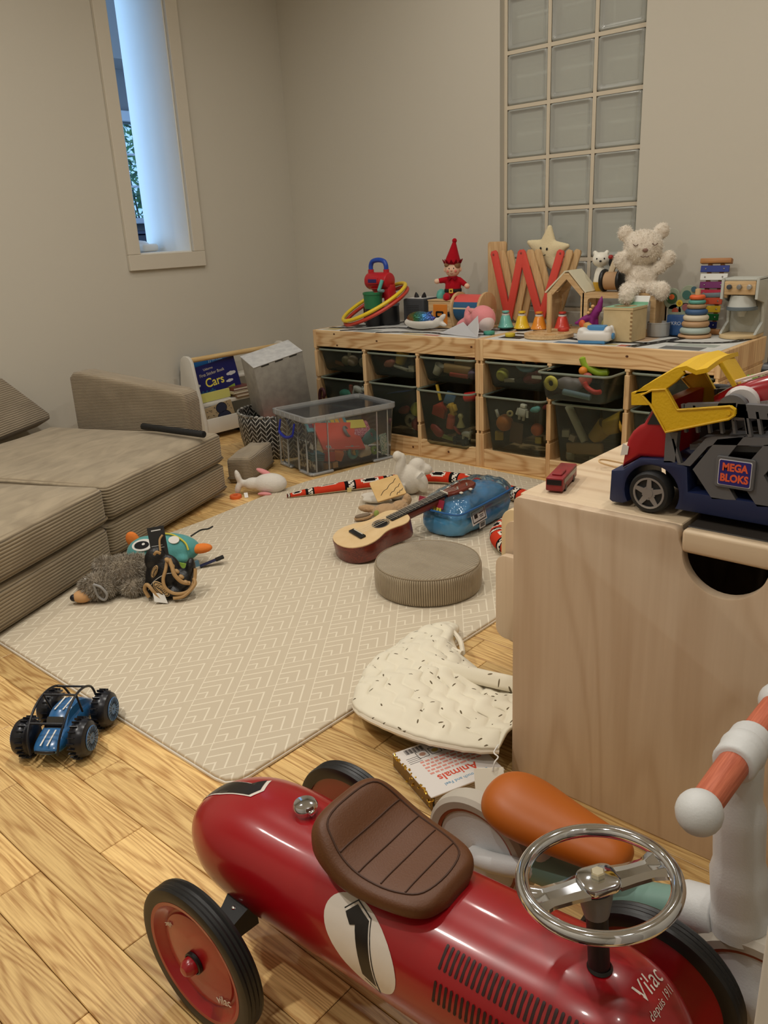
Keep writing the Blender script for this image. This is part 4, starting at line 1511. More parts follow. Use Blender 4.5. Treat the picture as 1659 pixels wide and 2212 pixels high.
TOYS = [  # bin, kind, colour, x, depth, z, size, rotation, label
    ('a1', 'ball', (214, 190, 176), .165, .06, .045, .026, (0, 0, 0), 'pale pink ball in the top left bin'),
    ('a1', 'ball', (196, 180, 150), .11, .075, .042, .024, (0, 0, 0), 'beige ball in the top left bin'),
    ('a1', 'ball', (184, 168, 140), .225, .07, .04, .024, (0, 0, 0), 'tan ball at the right of the top left bin'),
    ('a1', 'card', (206, 204, 196), .135, .07, .075, .016, (10, 10, 0), 'white card chip in the top left bin'),
    ('a1', 'plank', (186, 120, 84), .07, .07, .026, .03, (0, 10, 0), 'reddish wooden plank in the top left bin'),
    ('a2', 'cloth', (214, 130, 116), .075, .07, .045, .030, (0, 0, 0), 'coral cloth ball in the top middle bin'),
    ('a2', 'cup', (206, 168, 62), .13, .09, .075, .030, (0, 20, 0), 'ochre toy cup in the top middle bin'),
    ('a2', 'stick', (222, 216, 204), .16, .05, .035, .04, (0, 12, 0), 'white toy spoon in the top middle bin'),
    ('a2', 'cube', (216, 210, 200), .215, .06, .034, .014, (0, 0, 10), 'white cube in the top middle bin'),
    ('a2', 'stick', (204, 130, 150), .235, .09, .085, .03, (0, -25, 0), 'pink stick poking from the top middle bin'),
    ('a3', 'cup', (214, 208, 194), .055, .06, .042, .022, (0, 30, 0), 'white toy cup in the top right bin of the left shelf'),
    ('a3', 'plank', (204, 166, 116), .15, .07, .045, .07, (0, 4, 0), 'long wooden rail in the top right bin of the left shelf'),
    ('a3', 'plank', (190, 152, 104), .17, .12, .07, .07, (0, 8, 0), 'second wooden rail behind the long one, left shelf'),
    ('a3', 'stick', (222, 92, 82), .17, .05, .026, .045, (0, 3, 0), 'red toy stick in the top right bin of the left shelf'),
    ('a3', 'ball', (132, 108, 150), .235, .06, .035, .022, (0, 0, 0), 'purple ball in the top right bin of the left shelf'),
    ('a3', 'cloth', (180, 90, 110), .19, .12, .098, .022, (0, 0, 0), 'dark pink cloth on top of the rails, left shelf'),
    ('b1', 'cloth', (70, 160, 146), .10, .07, .15, .038, (0, 20, 0), 'teal soft toy in the bottom left bin'),
    ('b1', 'banana', (130, 62, 52), .145, .07, .16, .04, (0, 60, 0), 'brown curved toy in the bottom left bin'),
    ('b1', 'animal', (212, 212, 216), .18, .07, .18, .032, (0, 20, 0), 'white striped zebra toy in the bottom left bin'),
    ('b1', 'cloth', (158, 142, 190), .225, .07, .15, .032, (0, -10, 0), 'lilac soft toy in the bottom left bin'),
    ('b2', 'card', (34, 54, 104), .14, .06, .195, .055, (80, 0, 80), 'navy box lid in the bottom middle bin'),
    ('b2', 'ball', (206, 208, 70), .235, .06, .125, .032, (0, 0, 0), 'yellow-green tennis ball in the bottom middle bin'),
    ('b2', 'ball', (176, 52, 46), .235, .06, .06, .03, (0, 0, 0), 'red ball below the tennis ball'),
    ('b2', 'ring', (214, 208, 200), .19, .06, .07, .03, (0, 0, 0), 'white ring in the bottom middle bin'),
    ('b2', 'cup', (206, 196, 64), .24, .10, .035, .022, (0, 70, 0), 'yellow cup at the bottom of the middle bin'),
    ('b2', 'cloth', (196, 92, 86), .15, .07, .11, .03, (0, 0, 0), 'red cloth in the bottom middle bin'),
    ('b3', 'house', (196, 62, 48), .085, .055, .15, .032, (0, 14, 0), 'red toy house in the animal bin'),
    ('b3', 'car', (224, 178, 60), .15, .055, .155, .028, (0, 70, 0), 'yellow toy truck standing on end in the animal bin'),
    ('b3', 'pawn', (216, 206, 150), .195, .05, .115, .03, (0, 0, 0), 'cream peg figure in the animal bin'),
    ('b3', 'jar', (216, 96, 76), .145, .05, .105, .03, (0, 8, 0), 'coral jar in the animal bin'),
    ('b3', 'cloth', (176, 52, 48), .07, .05, .055, .034, (0, 50, 0), 'dark red heart-shaped toy at the lower left of the animal bin'),
    ('b3', 'animal', (226, 224, 220), .225, .05, .06, .024, (0, 0, 15), 'white toy cow in the animal bin'),
    ('b3', 'plank', (168, 178, 112), .125, .05, .032, .03, (0, 8, 0), 'pale green slab at the bottom of the animal bin'),
    ('b3', 'car', (44, 52, 72), .195, .055, .03, .036, (0, 5, 0), 'navy toy car at the bottom of the animal bin'),
    ('b3', 'stick', (190, 56, 54), .18, .05, .065, .035, (0, 40, 0), 'red stick in the animal bin'),
    ('b3', 'cube', (60, 96, 130), .12, .08, .195, .022, (10, 20, 30), 'blue block near the top of the animal bin'),
    ('b3', 'jar', (190, 40, 38), .24, .07, .215, .032, (0, 80, 0), 'red and white cup lying on top of the animal bin'),
    ('b3', 'stick', (214, 176, 50), .06, .08, .215, .035, (0, 75, 0), 'yellow tool handle sticking out of the animal bin'),
    ('c1', 'ball', (206, 204, 76), .055, .05, .045, .026, (0, 0, 0), 'yellow ball in the bin next to the shelf joint'),
    ('c1', 'tube', (218, 210, 196), .09, .045, .026, .020, (0, 0, 20), 'white cardboard tube beside the yellow ball'),
    ('c1', 'banana', (96, 134, 156), .155, .07, .075, .045, (0, 0, 0), 'blue curved toy in the yellow ball bin'),
    ('c1', 'cloth', (126, 60, 66), .19, .06, .04, .04, (0, 0, 0), 'maroon cloth in the yellow ball bin'),
    ('c1', 'plank', (222, 218, 210), .215, .042, .048, .022, (0, 0, 0), 'white label block in the yellow ball bin'),
    ('c1', 'banana', (214, 134, 60), .15, .10, .1, .035, (0, 180, 0), 'orange toy bridge on top of the yellow ball bin'),
    ('c2', 'ring', (222, 206, 84), .038, .035, .055, .028, (0, 0, 0), 'yellow ring at the corner of the pulled-out bin'),
    ('c2', 'cloth', (112, 104, 112), .10, .06, .05, .045, (0, 20, 0), 'grey shiny crumpled toy in the pulled-out bin'),
    ('c2', 'cloth', (168, 84, 76), .15, .07, .065, .035, (0, -20, 0), 'red-brown crumpled wrapper in the pulled-out bin'),
    ('c2', 'banana', (206, 56, 54), .195, .045, .045, .036, (0, 25, 0), 'red clip toy in the pulled-out bin'),
    ('c2', 'stick', (140, 172, 196), .14, .04, .022, .055, (0, 6, 0), 'pale blue pen at the front of the pulled-out bin'),
    ('c2', 'banana', (150, 182, 50), .155, .13, .105, .055, (0, 30, 20), 'lime green pea pod toy on the pulled-out bin'),
    ('c2', 'ball', (226, 140, 50), .125, .11, .095, .016, (0, 0, 0), 'orange ball tucked into the lime pod'),
    ('d1', 'ball', (226, 132, 46), .075, .05, .125, .034, (0, 0, 0), 'orange ball in the deep bin of the right shelf'),
    ('d1', 'ball', (222, 110, 64), .225, .05, .115, .025, (0, 0, 0), 'half orange half white ball in the deep bin'),
    ('d1', 'cube', (214, 178, 52), .05, .05, .07, .017, (0, 0, 30), 'yellow cube at the lower left of the orange ball bin'),
    ('d1', 'cube', (206, 176, 58), .235, .05, .075, .013, (0, 0, 10), 'yellow cube at the right of the orange ball bin'),
    ('d1', 'robot', (222, 218, 210), .155, .055, .175, .026, (0, 10, 0), 'white toy robot near the top of the orange ball bin'),
    ('d1', 'cloth', (104, 172, 178), .21, .06, .19, .022, (0, 0, 0), 'teal toy beside the white robot'),
    ('d1', 'card', (110, 74, 52), .13, .05, .09, .042, (0, 4, 0), 'brown card below the white robot'),
    ('d1', 'ring', (196, 178, 120), .10, .05, .165, .014, (0, 0, 30), 'brass coloured ring in the orange ball bin'),
    ('d1', 'tube', (222, 220, 214), .04, .05, .16, .016, (0, 70, 0), 'small clear cap at the left of the orange ball bin'),
    ('d1', 'cloth', (120, 40, 42), .25, .08, .20, .02, (0, 0, 0), 'dark red toy at the right rim of the orange ball bin'),
    ('d2', 'cup', (206, 164, 52), .235, .06, .17, .04, (0, 65, 0), 'yellow bucket in the bin below the pulled-out one'),
    ('d2', 'cup', (190, 148, 50), .17, .07, .13, .036, (0, 40, 0), 'second yellow bucket lying lower in the same bin'),
    ('d2', 'plank', (176, 140, 98), .12, .05, .065, .075, (0, -6, 0), 'wooden toy saw in the yellow bucket bin'),
    ('d2', 'stick', (206, 204, 198), .08, .055, .155, .075, (0, 60, 0), 'pale grey rod slanting in the yellow bucket bin'),
    ('d2', 'cube', (196, 188, 178), .04, .05, .115, .014, (0, 0, 20), 'pale cube in the yellow bucket bin'),
    ('d2', 'cube', (190, 170, 160), .07, .05, .10, .012, (0, 20, 0), 'pinkish cube in the yellow bucket bin'),
    ('d2', 'cube', (186, 182, 176), .06, .05, .028, .014, (0, 0, 40), 'pale cube at the bottom of the yellow bucket bin'),
    ('d2', 'plank', (176, 172, 164), .17, .05, .03, .03, (0, 0, 0), 'pale slab at the bottom of the yellow bucket bin'),
    ('c3', 'cloth', (90, 96, 104), .09, .08, .05, .04, (0, 0, 0), 'grey soft toy in the bin behind the loader arm'),
    ('c3', 'ball', (176, 150, 110), .20, .08, .04, .026, (0, 0, 0), 'tan ball in the bin behind the loader arm'),
    ('d3', 'car', (80, 96, 80), .10, .07, .10, .04, (0, 0, 0), 'green toy car in the bin behind the truck'),
]
NAMEK = {'ball': 'ball', 'cube': 'toy_cube', 'ring': 'toy_ring', 'cup': 'toy_cup', 'stick': 'toy_stick', 'tube': 'toy_tube', 'plank': 'toy_plank', 'card': 'toy_card', 'car': 'toy_car', 'animal': 'toy_animal', 'pawn': 'peg_figure',
         'robot': 'toy_robot', 'cloth': 'soft_toy', 'jar': 'toy_jar', 'house': 'toy_house', 'banana': 'curved_toy'}
CATK = {'ball': 'ball', 'ring': 'ring', 'cup': 'cup', 'card': 'card', 'car': 'toy car', 'animal': 'toy animal'}
for (bn, kind, c, x, d, z, s, rot, lab) in TOYS:
    o = toy_mesh(kind, s).build(NAMEK[kind], mat('toyc_%d_%d_%d' % c, c, .45), smooth=50)
    if kind == 'cloth':
        remesh(o, .005, 6)
    o.location = BINS[bn] + Vector((x, d, z))
    o.rotation_euler = [R(a) for a in rot]
    tag(o, lab, CATK.get(kind, 'toy'), 'toys in the shelf bins')
# ================================================================ TOYS ON TOP OF THE SHELF
ZT = .5216


def FR(x=0, y=0, z=0):
    """2-D shapes drawn in x/z, extruded towards -y"""
    return frame((x, y, z), (1, 0, 0), (0, 0, 1))


red_p = mat('red_plastic', (196, 34, 44), .3)
blue_p = mat('blue_plastic', (36, 76, 176), .3)
teal_p = mat('teal_plastic', (104, 196, 184), .4)
green_p = mat('green_plastic', (44, 122, 78), .4)
yellow_p = mat('yellow_plastic', (240, 206, 40), .35)
natw = wood_mat('toy_wood', (226, 194, 146), (196, 156, 108), 'X', 3, .5, 5, .35, tone=.05)
natz = wood_mat('toy_wood_up', (222, 188, 138), (192, 150, 102), 'Z', 3, .5, 5, .35, tone=.05)

# ---- crank machine
t = thing('crank_machine', 'red toy crank machine with blue handle and green cup on a black base', 'toy', (.815, -.235, ZT))
b = B()
b.box((-.055, .02, .038), (.09, .07, .076), bev=.006)
b.cyl((.052, .0, 0), (.052, .0, .085), .052, .050, n=28, bev=.004)
b.build('base', mat('machine_black', (26, 27, 28), .35), t)
b = B()
b.box((-.062, .02, .082), (.075, .06, .012), bev=.003)
b.lathe([(.040, .086), (.052, .086), (.052, .097), (.040, .097)], 28, TM((.052, 0, 0)))
b.build('grey_rim', mat('machine_grey', (120, 126, 132), .4), t)
b = B()
b.lathe([(0, 0), (.040, 0), (.041, .078), (0, .078)], 26, TM((.008, -.058, 0)))
b.build('cup_base', mat('machine_black', (26, 27, 28), .35), t)
b = B()
b.lathe([(.0, .078), (.041, .078), (.044, .140), (.047, .141), (.047, .150), (.043, .152), (.040, .146), (0, .10)], 28, TM((.008, -.058, 0)))
b.build('cup', green_p, t)
b = B()
b.lathe([(.030, .12), (.028, .15), (.040, .165), (.040, .168), (0, .168)], 22, TM((-.002, 0, 0)))
b.cyl((-.066, 0, .198), (.072, 0, .198), .040, n=26, bev=.014)
b.box((.055, .01, .14), (.045, .055, .12), (0, -8, 0), bev=.012)
b.cyl((-.048, 0, .225), (-.048, 0, .250), .014, n=14)
b.cyl((.048, 0, .225), (.048, 0, .250), .014, n=14)
b.box((-.005, -.037, .200), (.066, .012, .030), bev=.003)
b.build('body', red_p, t)
B().box((-.005, -.0435, .200), (.052, .003, .016), bev=.001, seg=1).build('slot', mat('slot_purple', (48, 34, 104), .4), t)
B().tube(smooth_path([(-.048, 0, .245), (-.047, 0, .268), (-.034, 0, .286), (0, 0, .292), (.034, 0, .286), (.047, 0, .268), (.048, 0, .245)], 5), .011, 12).build('handle', blue_p, t)
B().tube([(.060, -.045, .205), (.045, -.055, .158)], .0085, 12).build('crank_arm', teal_p, t)
B().cyl((.043, -.055, .156), (.080, -.062, .158), .0075, n=14, bev=.002).build('crank_knob', mat('crank_grey', (120, 150, 150), .4), t)

# ---- hoops
nrm = Vector((-.248, -.38, .891)).normalized()
for lab, c, m_ in (('large yellow hoop leaning round the crank machine', (.835, -.300, .629), yellow_p), ('large red hoop directly below the yellow hoop', (.840, -.292, .6105), mat('hoop_red', (204, 66, 48), .4))):
    t = thing('hoop', lab, 'hoop', group='hoops leaning on the shelf top')
    t.matrix_world = nrm.to_track_quat('Z', 'Y').to_matrix().to_4x4()
    t.location = c
    B().lathe([(.166 + .0088 * math.cos(2 * PI * k / 12), .0088 * math.sin(2 * PI * k / 12)) for k in range(13)], 72).build('ring', m_, t, smooth=180)

# ---- speaker cube
t = thing('speaker_cube', 'dark grey speaker cube with a white top and cat ears', 'speaker', (1.03, -.19, ZT))
B().box((0, 0, .060), (.122, .12, .120), bev=.008, seg=3).build('body', mat('speaker_grey', (58, 60, 64), .7), t)
B().box((0, 0, .1205), (.100, .098, .003), bev=.001, seg=1).build('top_plate', mat('speaker_white', (206, 206, 204), .5), t)
b = B()
for k in range(9):
    b.box((-.004, -.0603, .030 + k * .0075), (.074, .0012, .0022))
b.build('grille', mat('speaker_dark', (34, 35, 38), .8), t)
b = B()
for x in (-.016, .026):
    b.lathe([(.013, 0), (.010, .012), (.004, .022), (0, .026)], 4, TM((x, -.012, .121), (0, 8 if x > 0 else -8, 20)))
b.build('cat_ear', mat('ear_black', (30, 30, 33), .6), t)

# ---- latch box with the doll
t = thing('latch_box', 'wooden latch box with an orange door below the elf doll', 'toy box', (1.212, -.225, ZT))
B().box((0, 0, .058), (.128, .128, .116), bev=.003).build('body', natw, t)
B().box((0, 0, .1185), (.134, .134, .005), bev=.002, seg=1).build('lid', natw, t)
B().box((.004, -.0655, .060), (.076, .004, .084), bev=.001, seg=1).build('door', mat('door_orange', (226, 134, 46), .45), t)
B().prism(rrect(-.018, .046, .024, .074, .007, 3), .003, FR(0, -.0672, 0), holes=[rrect(-.011, .053, .017, .067, .004, 3)]).build('latch_loop', mat('latch_steel', (70, 76, 84), .25, .9), t)
B().box((.052, -.068, .062), (.010, .006, .022), bev=.002).build('bolt', mat('latch_steel', (70, 76, 84), .25, .9), t)
B(TM((-.052, .02, .121))).lathe([(0, 0), (.02, 0), (.024, .012), (.018, .032), (.006, .04), (0, .04)], 18).build('teal_knob', teal_p, t)

# ---- elf doll
t = thing('elf_doll', 'soft elf doll in a red suit and pointed hat sitting on the latch box', 'doll', (1.232, -.215, ZT + .121), (0, 0, 28))
felt = mat('felt_red', (172, 22, 36), .95, spec=.1, bump=(220, .3), sheen=.15)
skin = mat('doll_skin', (236, 200, 172), .9, spec=.1)
b = B()
b.ell((0, 0, .045), (.036, .029, .050))
b.ell((0, 0, .020), (.038, .032, .024))
b.ell((-.022, -.045, .010), (.017, .042, .016), (8, 0, 12))
b.ell((.022, -.045, .008), (.017, .042, .016), (8, 0, -12))
b.tube([(-.024, 0, .082), (-.062, -.012, .078)], [.014, .012], 10)
b.tube([(.024, 0, .082), (.058, -.012, .058)], [.014, .012], 10)
b.ell((0, 0, .086), (.028, .023, .014))
o = b.build('body', felt, t)
remesh(o, .0035, 8)
B().ell((0, -.002, .127), (.034, .031, .036)).build('head', skin, t, smooth=180)
b = B()
b.lathe([(.033, 0), (.036, .004), (.032, .018), (.018, .058), (.008, .088), (.0, .093)], 24, TM((0, .002, .148), (3, 6, 0)))
b.build('hat', felt, t)
B().ell((.0105, .000, .243), .0105, u=14, v=10).build('pompom', felt, t, smooth=180)
b = B()
for k in range(12):
    a = 2 * PI * k / 12
    b.prism([(-.010, 0), (.010, 0), (0, .020)], .002, frame((.035 * math.cos(a), .002 + .035 * math.sin(a), .150), (-math.sin(a), math.cos(a), 0), (.45 * math.cos(a), .45 * math.sin(a), .9)))
b.build('hat_brim', mat('felt_dark_red', (120, 14, 26), .95, spec=.1), t)
hair = mat('doll_hair', (142, 108, 74), .9)
b = B()
b.ell((-.022, -.016, .146), (.012, .016, .012), (0, 0, 30))
b.ell((.023, -.014, .142), (.011, .018, .018), (0, 0, -30))
b.ell((0, .008, .140), (.034, .026, .024))
b.build('hair', hair, t, smooth=180)
b = B()
b.ell((-.068, -.014, .077), (.013, .011, .011))
b.ell((.064, -.014, .053), (.013, .011, .011), (0, 30, 0))
b.build('hand', skin, t, smooth=180)
b = B()
for s_ in (-1, 1):
    b.ell((s_ * .034, 0, .124), (.006, .005, .010))
b.build('ear', skin, t, smooth=180)
b = B()
for x in (-.011, .009):
    b.ell((x, -.0318, .130), (.0024, .0015, .0028), u=8, v=6)
b.build('eye', blackmatt_m, t)
B().ell((-.001, -.0345, .121), (.004, .004, .0035), u=10, v=8).build('nose', mat('doll_nose', (214, 160, 132), .9), t)
b = B()
for x in (-.018, .017):
    b.ell((x, -.0285, .118), (.0062, .002, .0055), (0, 0, -30 if x < 0 else 30), u=10, v=6)
b.build('cheek', mat('doll_cheek', (222, 130, 116), .9), t)
B().tube([(-.006, -.0315, .109), (0, -.0325, .107), (.006, -.0315, .109)], .0008, 6).build('mouth', mat('doll_mouth', (150, 50, 50), .9), t)
B().lathe([(.0372, .028), (.0385, .030), (.0385, .041), (.0372, .043)], 28, TM((0, 0, 0), (0, 0, 0), (1, .83, 1))).build('belt', blackmatt_m, t)
B().prism(rrect(-.009, .026, .009, .045, .002, 2), .003, FR(-.004, -.0325, 0), holes=[rrect(-.004, .032, .004, .039, .001, 2)]).build('buckle', mat('buckle_gold', (226, 186, 70), .4), t)
b = B()
for s_ in (-1, 1):
    b.prism([(0, 0), (s_ * .022, .006), (s_ * .014, -.014)], .002, frame((0, -.024, .090), (1, 0, 0), (0, .45, .9)))
b.build('collar', mat('felt_dark_red', (120, 14, 26), .95, spec=.1), t)

# ---- spinning drum
t = thing('spinning_drum', 'wooden spinning drum with red and blue panels behind the pink whale', 'toy drum', (1.352, -.235, ZT))
b = B()
b.box((0, 0, .006), (.19, .085, .012), bev=.003)
b.build('base', natw, t)
for x in (-.072, .072):
    pts = arc((0, .085), .068, -20, 200, 20) + [(-.05, .012), (.05, .012)]
    B().prism(pts, .013, frame((x - .0065, 0, 0), (0, 1, 0), (0, 0, 1)), bev=.002).build('end_disc', natz, t)
B().lathe([(.058, -.064), (.058, .064)], 10, TM((0, 0, .085), (0, 90, 0)), R(60), R(240)).build('red_panel', mat('drum_red', (222, 92, 86), .45), t, smooth=20)
B().lathe([(.058, -.064), (.058, .064)], 12, TM((0, 0, .085), (0, 90, 0)), R(-120), R(58)).build('blue_panel', mat('drum_blue', (44, 96, 138), .45), t, smooth=20)
B().box((0, -.0575, .088), (.128, .003, .006)).build('divider', mat('drum_cream', (230, 214, 180), .5), t)
B().cyl((.079, 0, .07), (.108, 0, .07), .012, n=18, bev=.003).build('axle_knob', natw, t)

# ---- sequin fish
t = thing('sequin_fish', 'rainbow sequin fish plush with a white belly on the road sheet', 'plush toy', (1.19, -.375, ZT))
seq = bpy.data.materials.new('rainbow_sequins')
seq.use_nodes = True
nt = seq.node_tree
bs = nt.nodes['Principled BSDF']
bs.inputs['Metallic'].default_value = .75
bs.inputs['Roughness'].default_value = .22
tc = node(nt, 'ShaderNodeTexCoord')
vo = node(nt, 'ShaderNodeTexVoronoi')
vo.inputs['Scale'].default_value = 150
nt.links.new(tc.outputs['Object'], vo.inputs['Vector'])
sp = node(nt, 'ShaderNodeSeparateXYZ')
nt.links.new(tc.outputs['Object'], sp.inputs[0])
nz = node(nt, 'ShaderNodeTexNoise')
nz.inputs['Scale'].default_value = 14
nt.links.new(tc.outputs['Object'], nz.inputs['Vector'])
rp = node(nt, 'ShaderNodeValToRGB')
for k, (p_, c) in enumerate(((0, (206, 90, 60)), (.25, (70, 130, 76)), (.5, (70, 130, 200)), (.72, (70, 50, 120)), (1, (190, 50, 70)))):
    e = rp.color_ramp.elements[0] if k == 0 else rp.color_ramp.elements.new(p_) if p_ < 1 else rp.color_ramp.elements[-1]
    e.position = p_
    e.color = lin(c)
f1 = _m('MULTIPLY_ADD', sp.outputs['X'], 4.2, .42)
nt.links.new(_m('ADD', f1, _m('MULTIPLY', _m('SUBTRACT', nz.outputs['Fac'], .5), .7)), rp.inputs['Fac'])
nt.links.new(rp.outputs['Color'], bs.inputs['Base Color'])
bp = node(nt, 'ShaderNodeBump')
bp.inputs['Strength'].default_value = .9
bp.inputs['Distance'].default_value = .003
nt.links.new(vo.outputs['Distance'], bp.inputs['Height'])
nt.links.new(bp.outputs['Normal'], bs.inputs['Normal'])
b = B()
b.ell((-.02, 0, .032), (.088, .034, .028))
b.ell((.062, 0, .034), (.045, .014, .020), (0, -18, 0))
b.ell((.100, 0, .056), (.026, .010, .012), (0, -40, 0))
b.ell((.102, 0, .030), (.024, .009, .010), (0, 12, 0))
remesh(b.build('belly', mat('fish_white', (226, 222, 214), .9, spec=.1), t), .004, 8)
b = B()
b.ell((-.018, 0, .048), (.074, .033, .033))
b.ell((.045, 0, .048), (.035, .013, .016), (0, 10, 0))
b.prism([(-.0, .07), (.03, .058), (.052, .085), (.03, .082)], .008, FR(0, .004, 0), bev=.002)
remesh(b.build('sequin_back', seq, t), .0035, 5)

# ---- pink whale plush, paper plane, small rings
t = thing('whale_plush', 'pink whale plush tipped on its nose behind the paper plane', 'plush toy', (1.43, -.335, ZT))
b = B()
b.ell((.045, 0, .058), (.056, .046, .050), (0, 20, 0))
b.ell((.0, 0, .05), (.05, .03, .032), (0, 10, 0))
b.ell((-.05, 0, .035), (.045, .018, .02), (0, -22, 0))
b.ell((-.036, 0, .074), (.014, .012, .032), (0, 16, 0))
b.ell((-.085, 0, .014), (.028, .014, .010), (0, -20, 0))
remesh(b.build('body', mat('plush_rose', (236, 150, 154), .95, spec=.1, bump=(140, .35), sheen=.3), t), .004, 9)
B().ell((.004, -.02, .086), (.02, .008, .010), (0, 20, 20)).build('fin', wl_p, t, smooth=180)
B().ell((.032, -.0445, .036), (.0055, .003, .0055), u=12, v=8).build('eye', black_m, t)
b = B()
b.ell((.068, -.012, .038), (.036, .034, .036), (0, 20, 0))
remesh(b.build('belly_patch', mat('plush_belly', (226, 206, 202), .95, spec=.1), t), .005, 4)

t = thing('paper_plane', 'folded white paper plane at the front edge of the left shelf top', 'paper plane', (0, 0, ZT))
pap = mat('paper_white', (246, 246, 248), .75)
b = B()
for tri in (((1.336, -.452, .002), (1.420, -.40, .046), (1.565, -.505, .001)), ((1.420, -.40, .046), (1.455, -.43, .028), (1.565, -.505, .001)), ((1.455, -.43, .028), (1.515, -.43, .078), (1.565, -.505, .001)), ((1.515, -.43, .078), (1.553, -.478, .03), (1.565, -.505, .001))):
    tt = bmesh.new()
    tt.faces.new([tt.verts.new(p) for p in tri])
    bmesh.ops.solidify(tt, geom=list(tt.faces), thickness=.0008)
    b._take(tt)
b.build('sheet', pap, t, smooth=0)

rings = [('flat teal ring beside the paper plane', (1.545, -.395), .023, (74, 160, 140)), ('flat yellow ring on the shelf top in front of the bells', (1.665, -.425), .020, (226, 200, 60))]
for lab, (x, y), r_, c in rings:
    t = thing('flat_ring', lab, 'ring', (x, y, ZT), group='flat toy rings on the shelf top')
    B().lathe([(r_ * .45, 0), (r_ * .95, 0), (r_, .003), (r_, .010), (r_ * .95, .013), (r_ * .45, .013), (r_ * .38, .010), (r_ * .38, .003), (r_ * .45, 0)], 30).build('body', mat('ringc_%d' % c[0], c, .45), t)

# ---- book stand with zigzag slats
t = thing('zigzag_rack', 'wooden rack with red zigzag slats behind the toy bells', 'rack', (0, 0, ZT))
B().prism(rrect(1.338, 0, 1.432, .352, .012, 4), .012, FR(0, -.088, 0), bev=.002).build('side_panel', natz, t)


def zig(dx, y, w):
    pts = [(1.400 + dx, .306), (1.474 + dx, .035), (1.538 + dx, .306), (1.634 + dx, .035), (1.722 + dx, .302)]
    b = B()
    for i_, (p, q) in enumerate(zip(pts, pts[1:])):
        d = Vector((q[0] - p[0], 0, q[1] - p[1]))
        n = Vector((-d.z, 0, d.x)).normalized() * w
        P_, Q_ = Vector((p[0], 0, p[1])), Vector((q[0], 0, q[1]))
        e = d.normalized() * w * .6
        poly = [(P_ - e + n * .6), (P_ + n), (Q_ + n), (Q_ + e + n * .6), (Q_ + e - n * .6), (Q_ - n), (P_ - n), (P_ - e - n * .6)]
        b.prism([(v.x, v.z) for v in poly], .011, FR(0, y - .0008 * (i_ % 2), 0), bev=.0015)
    return b


zig(0, -.136, .0165).build('red_slats', mat('rack_red', (222, 78, 66), .5), t)
zig(.032, -.121, .0150).build('wooden_slats', natz, t)
zig(.060, -.106, .0150).build('wooden_slats', natz, t)
B().box((1.605, -.150, .007), (.30, .12, .014), bev=.003).build('base', natw, t)
b = B()
for (x, z) in ((1.400, .300), (1.538, .303), (1.722, .298)):
    b.cyl((x, -.148, z), (x, -.1475, z), .005, n=12)
b.build('rivet', mat('rivet', (150, 66, 58), .4), t)

# ---- star plush
t = thing('star_plush', 'cream star plush with a smile standing above the zigzag rack', 'plush toy', (1.612, -.062, .826), (0, 6, 0))
b = B()
pl_star = []
for k in range(10):
    a = R(90 + k * 36)
    r_ = .106 if k % 2 == 0 else .056
    pl_star.append((r_ * math.cos(a), r_ * math.sin(a)))
b.ell((0, 0, 0), (.058, .026, .058))
for k in range(5):
    a = R(90 + k * 72)
    for q in range(5):
        f = q / 4
        b.ell(((.03 + .066 * f) * math.cos(a), 0, (.03 + .066 * f) * math.sin(a)), (.038 - .027 * f, .022 - .010 * f, .038 - .027 * f), u=12, v=8)
o = b.build('body', mat('plush_cream', (232, 216, 176), .95, spec=.1, bump=(160, .3), sheen=.2), t)
remesh(o, .0045, 8)
b = B()
for x in (-.018, .012):
    b.ell((x, -.0262, .012), (.0045, .002, .006), u=10, v=8)
b.build('eye', blackmatt_m, t)
B().tube(smooth_path([(-.020, -.0268, -.006), (-.012, -.0272, -.014), (-.003, -.0275, -.016), (.008, -.0268, -.010)], 4), .0013, 6).build('mouth', blackmatt_m, t)

# ---- desk bells
for k, (x, y, c, nm) in enumerate(((1.52, -.235, (116, 196, 184), 'teal'), (1.60, -.235, (240, 200, 44), 'yellow'), (1.682, -.235, (238, 146, 40), 'orange'), (1.775, -.212, (214, 66, 52), 'red'))):
    t = thing('toy_bell', nm + ' metal toy bell with a push button on top', 'bell', (x, y, ZT), group='row of coloured toy bells')
    bm_ = mat('bell_' + nm, c, .25, coat=.4)
    B().lathe([(.0, .008), (.032, .008), (.034, .012), (.031, .016), (.026, .030), (.019, .054), (.016, .060), (0, .061)], 30).build('dome', bm_, t)
    B().lathe([(.0165, .060), (.0165, .066), (0, .066)], 22).build('collar', mat('bell_white', (226, 222, 214), .4), t)
    B().cyl((0, 0, .066), (0, 0, .071), .008, n=14).build('stem', mat('bell_purple', (104, 84, 130), .4), t)
    B().lathe([(0, .070), (.014, .070), (.0155, .073), (.0145, .078), (0, .080)], 22).build('button', bm_, t)
    B().lathe([(0, 0), (.024, 0), (.024, .008), (0, .008)], 20).build('foot', mat('bell_foot', (40, 38, 44), .6), t)

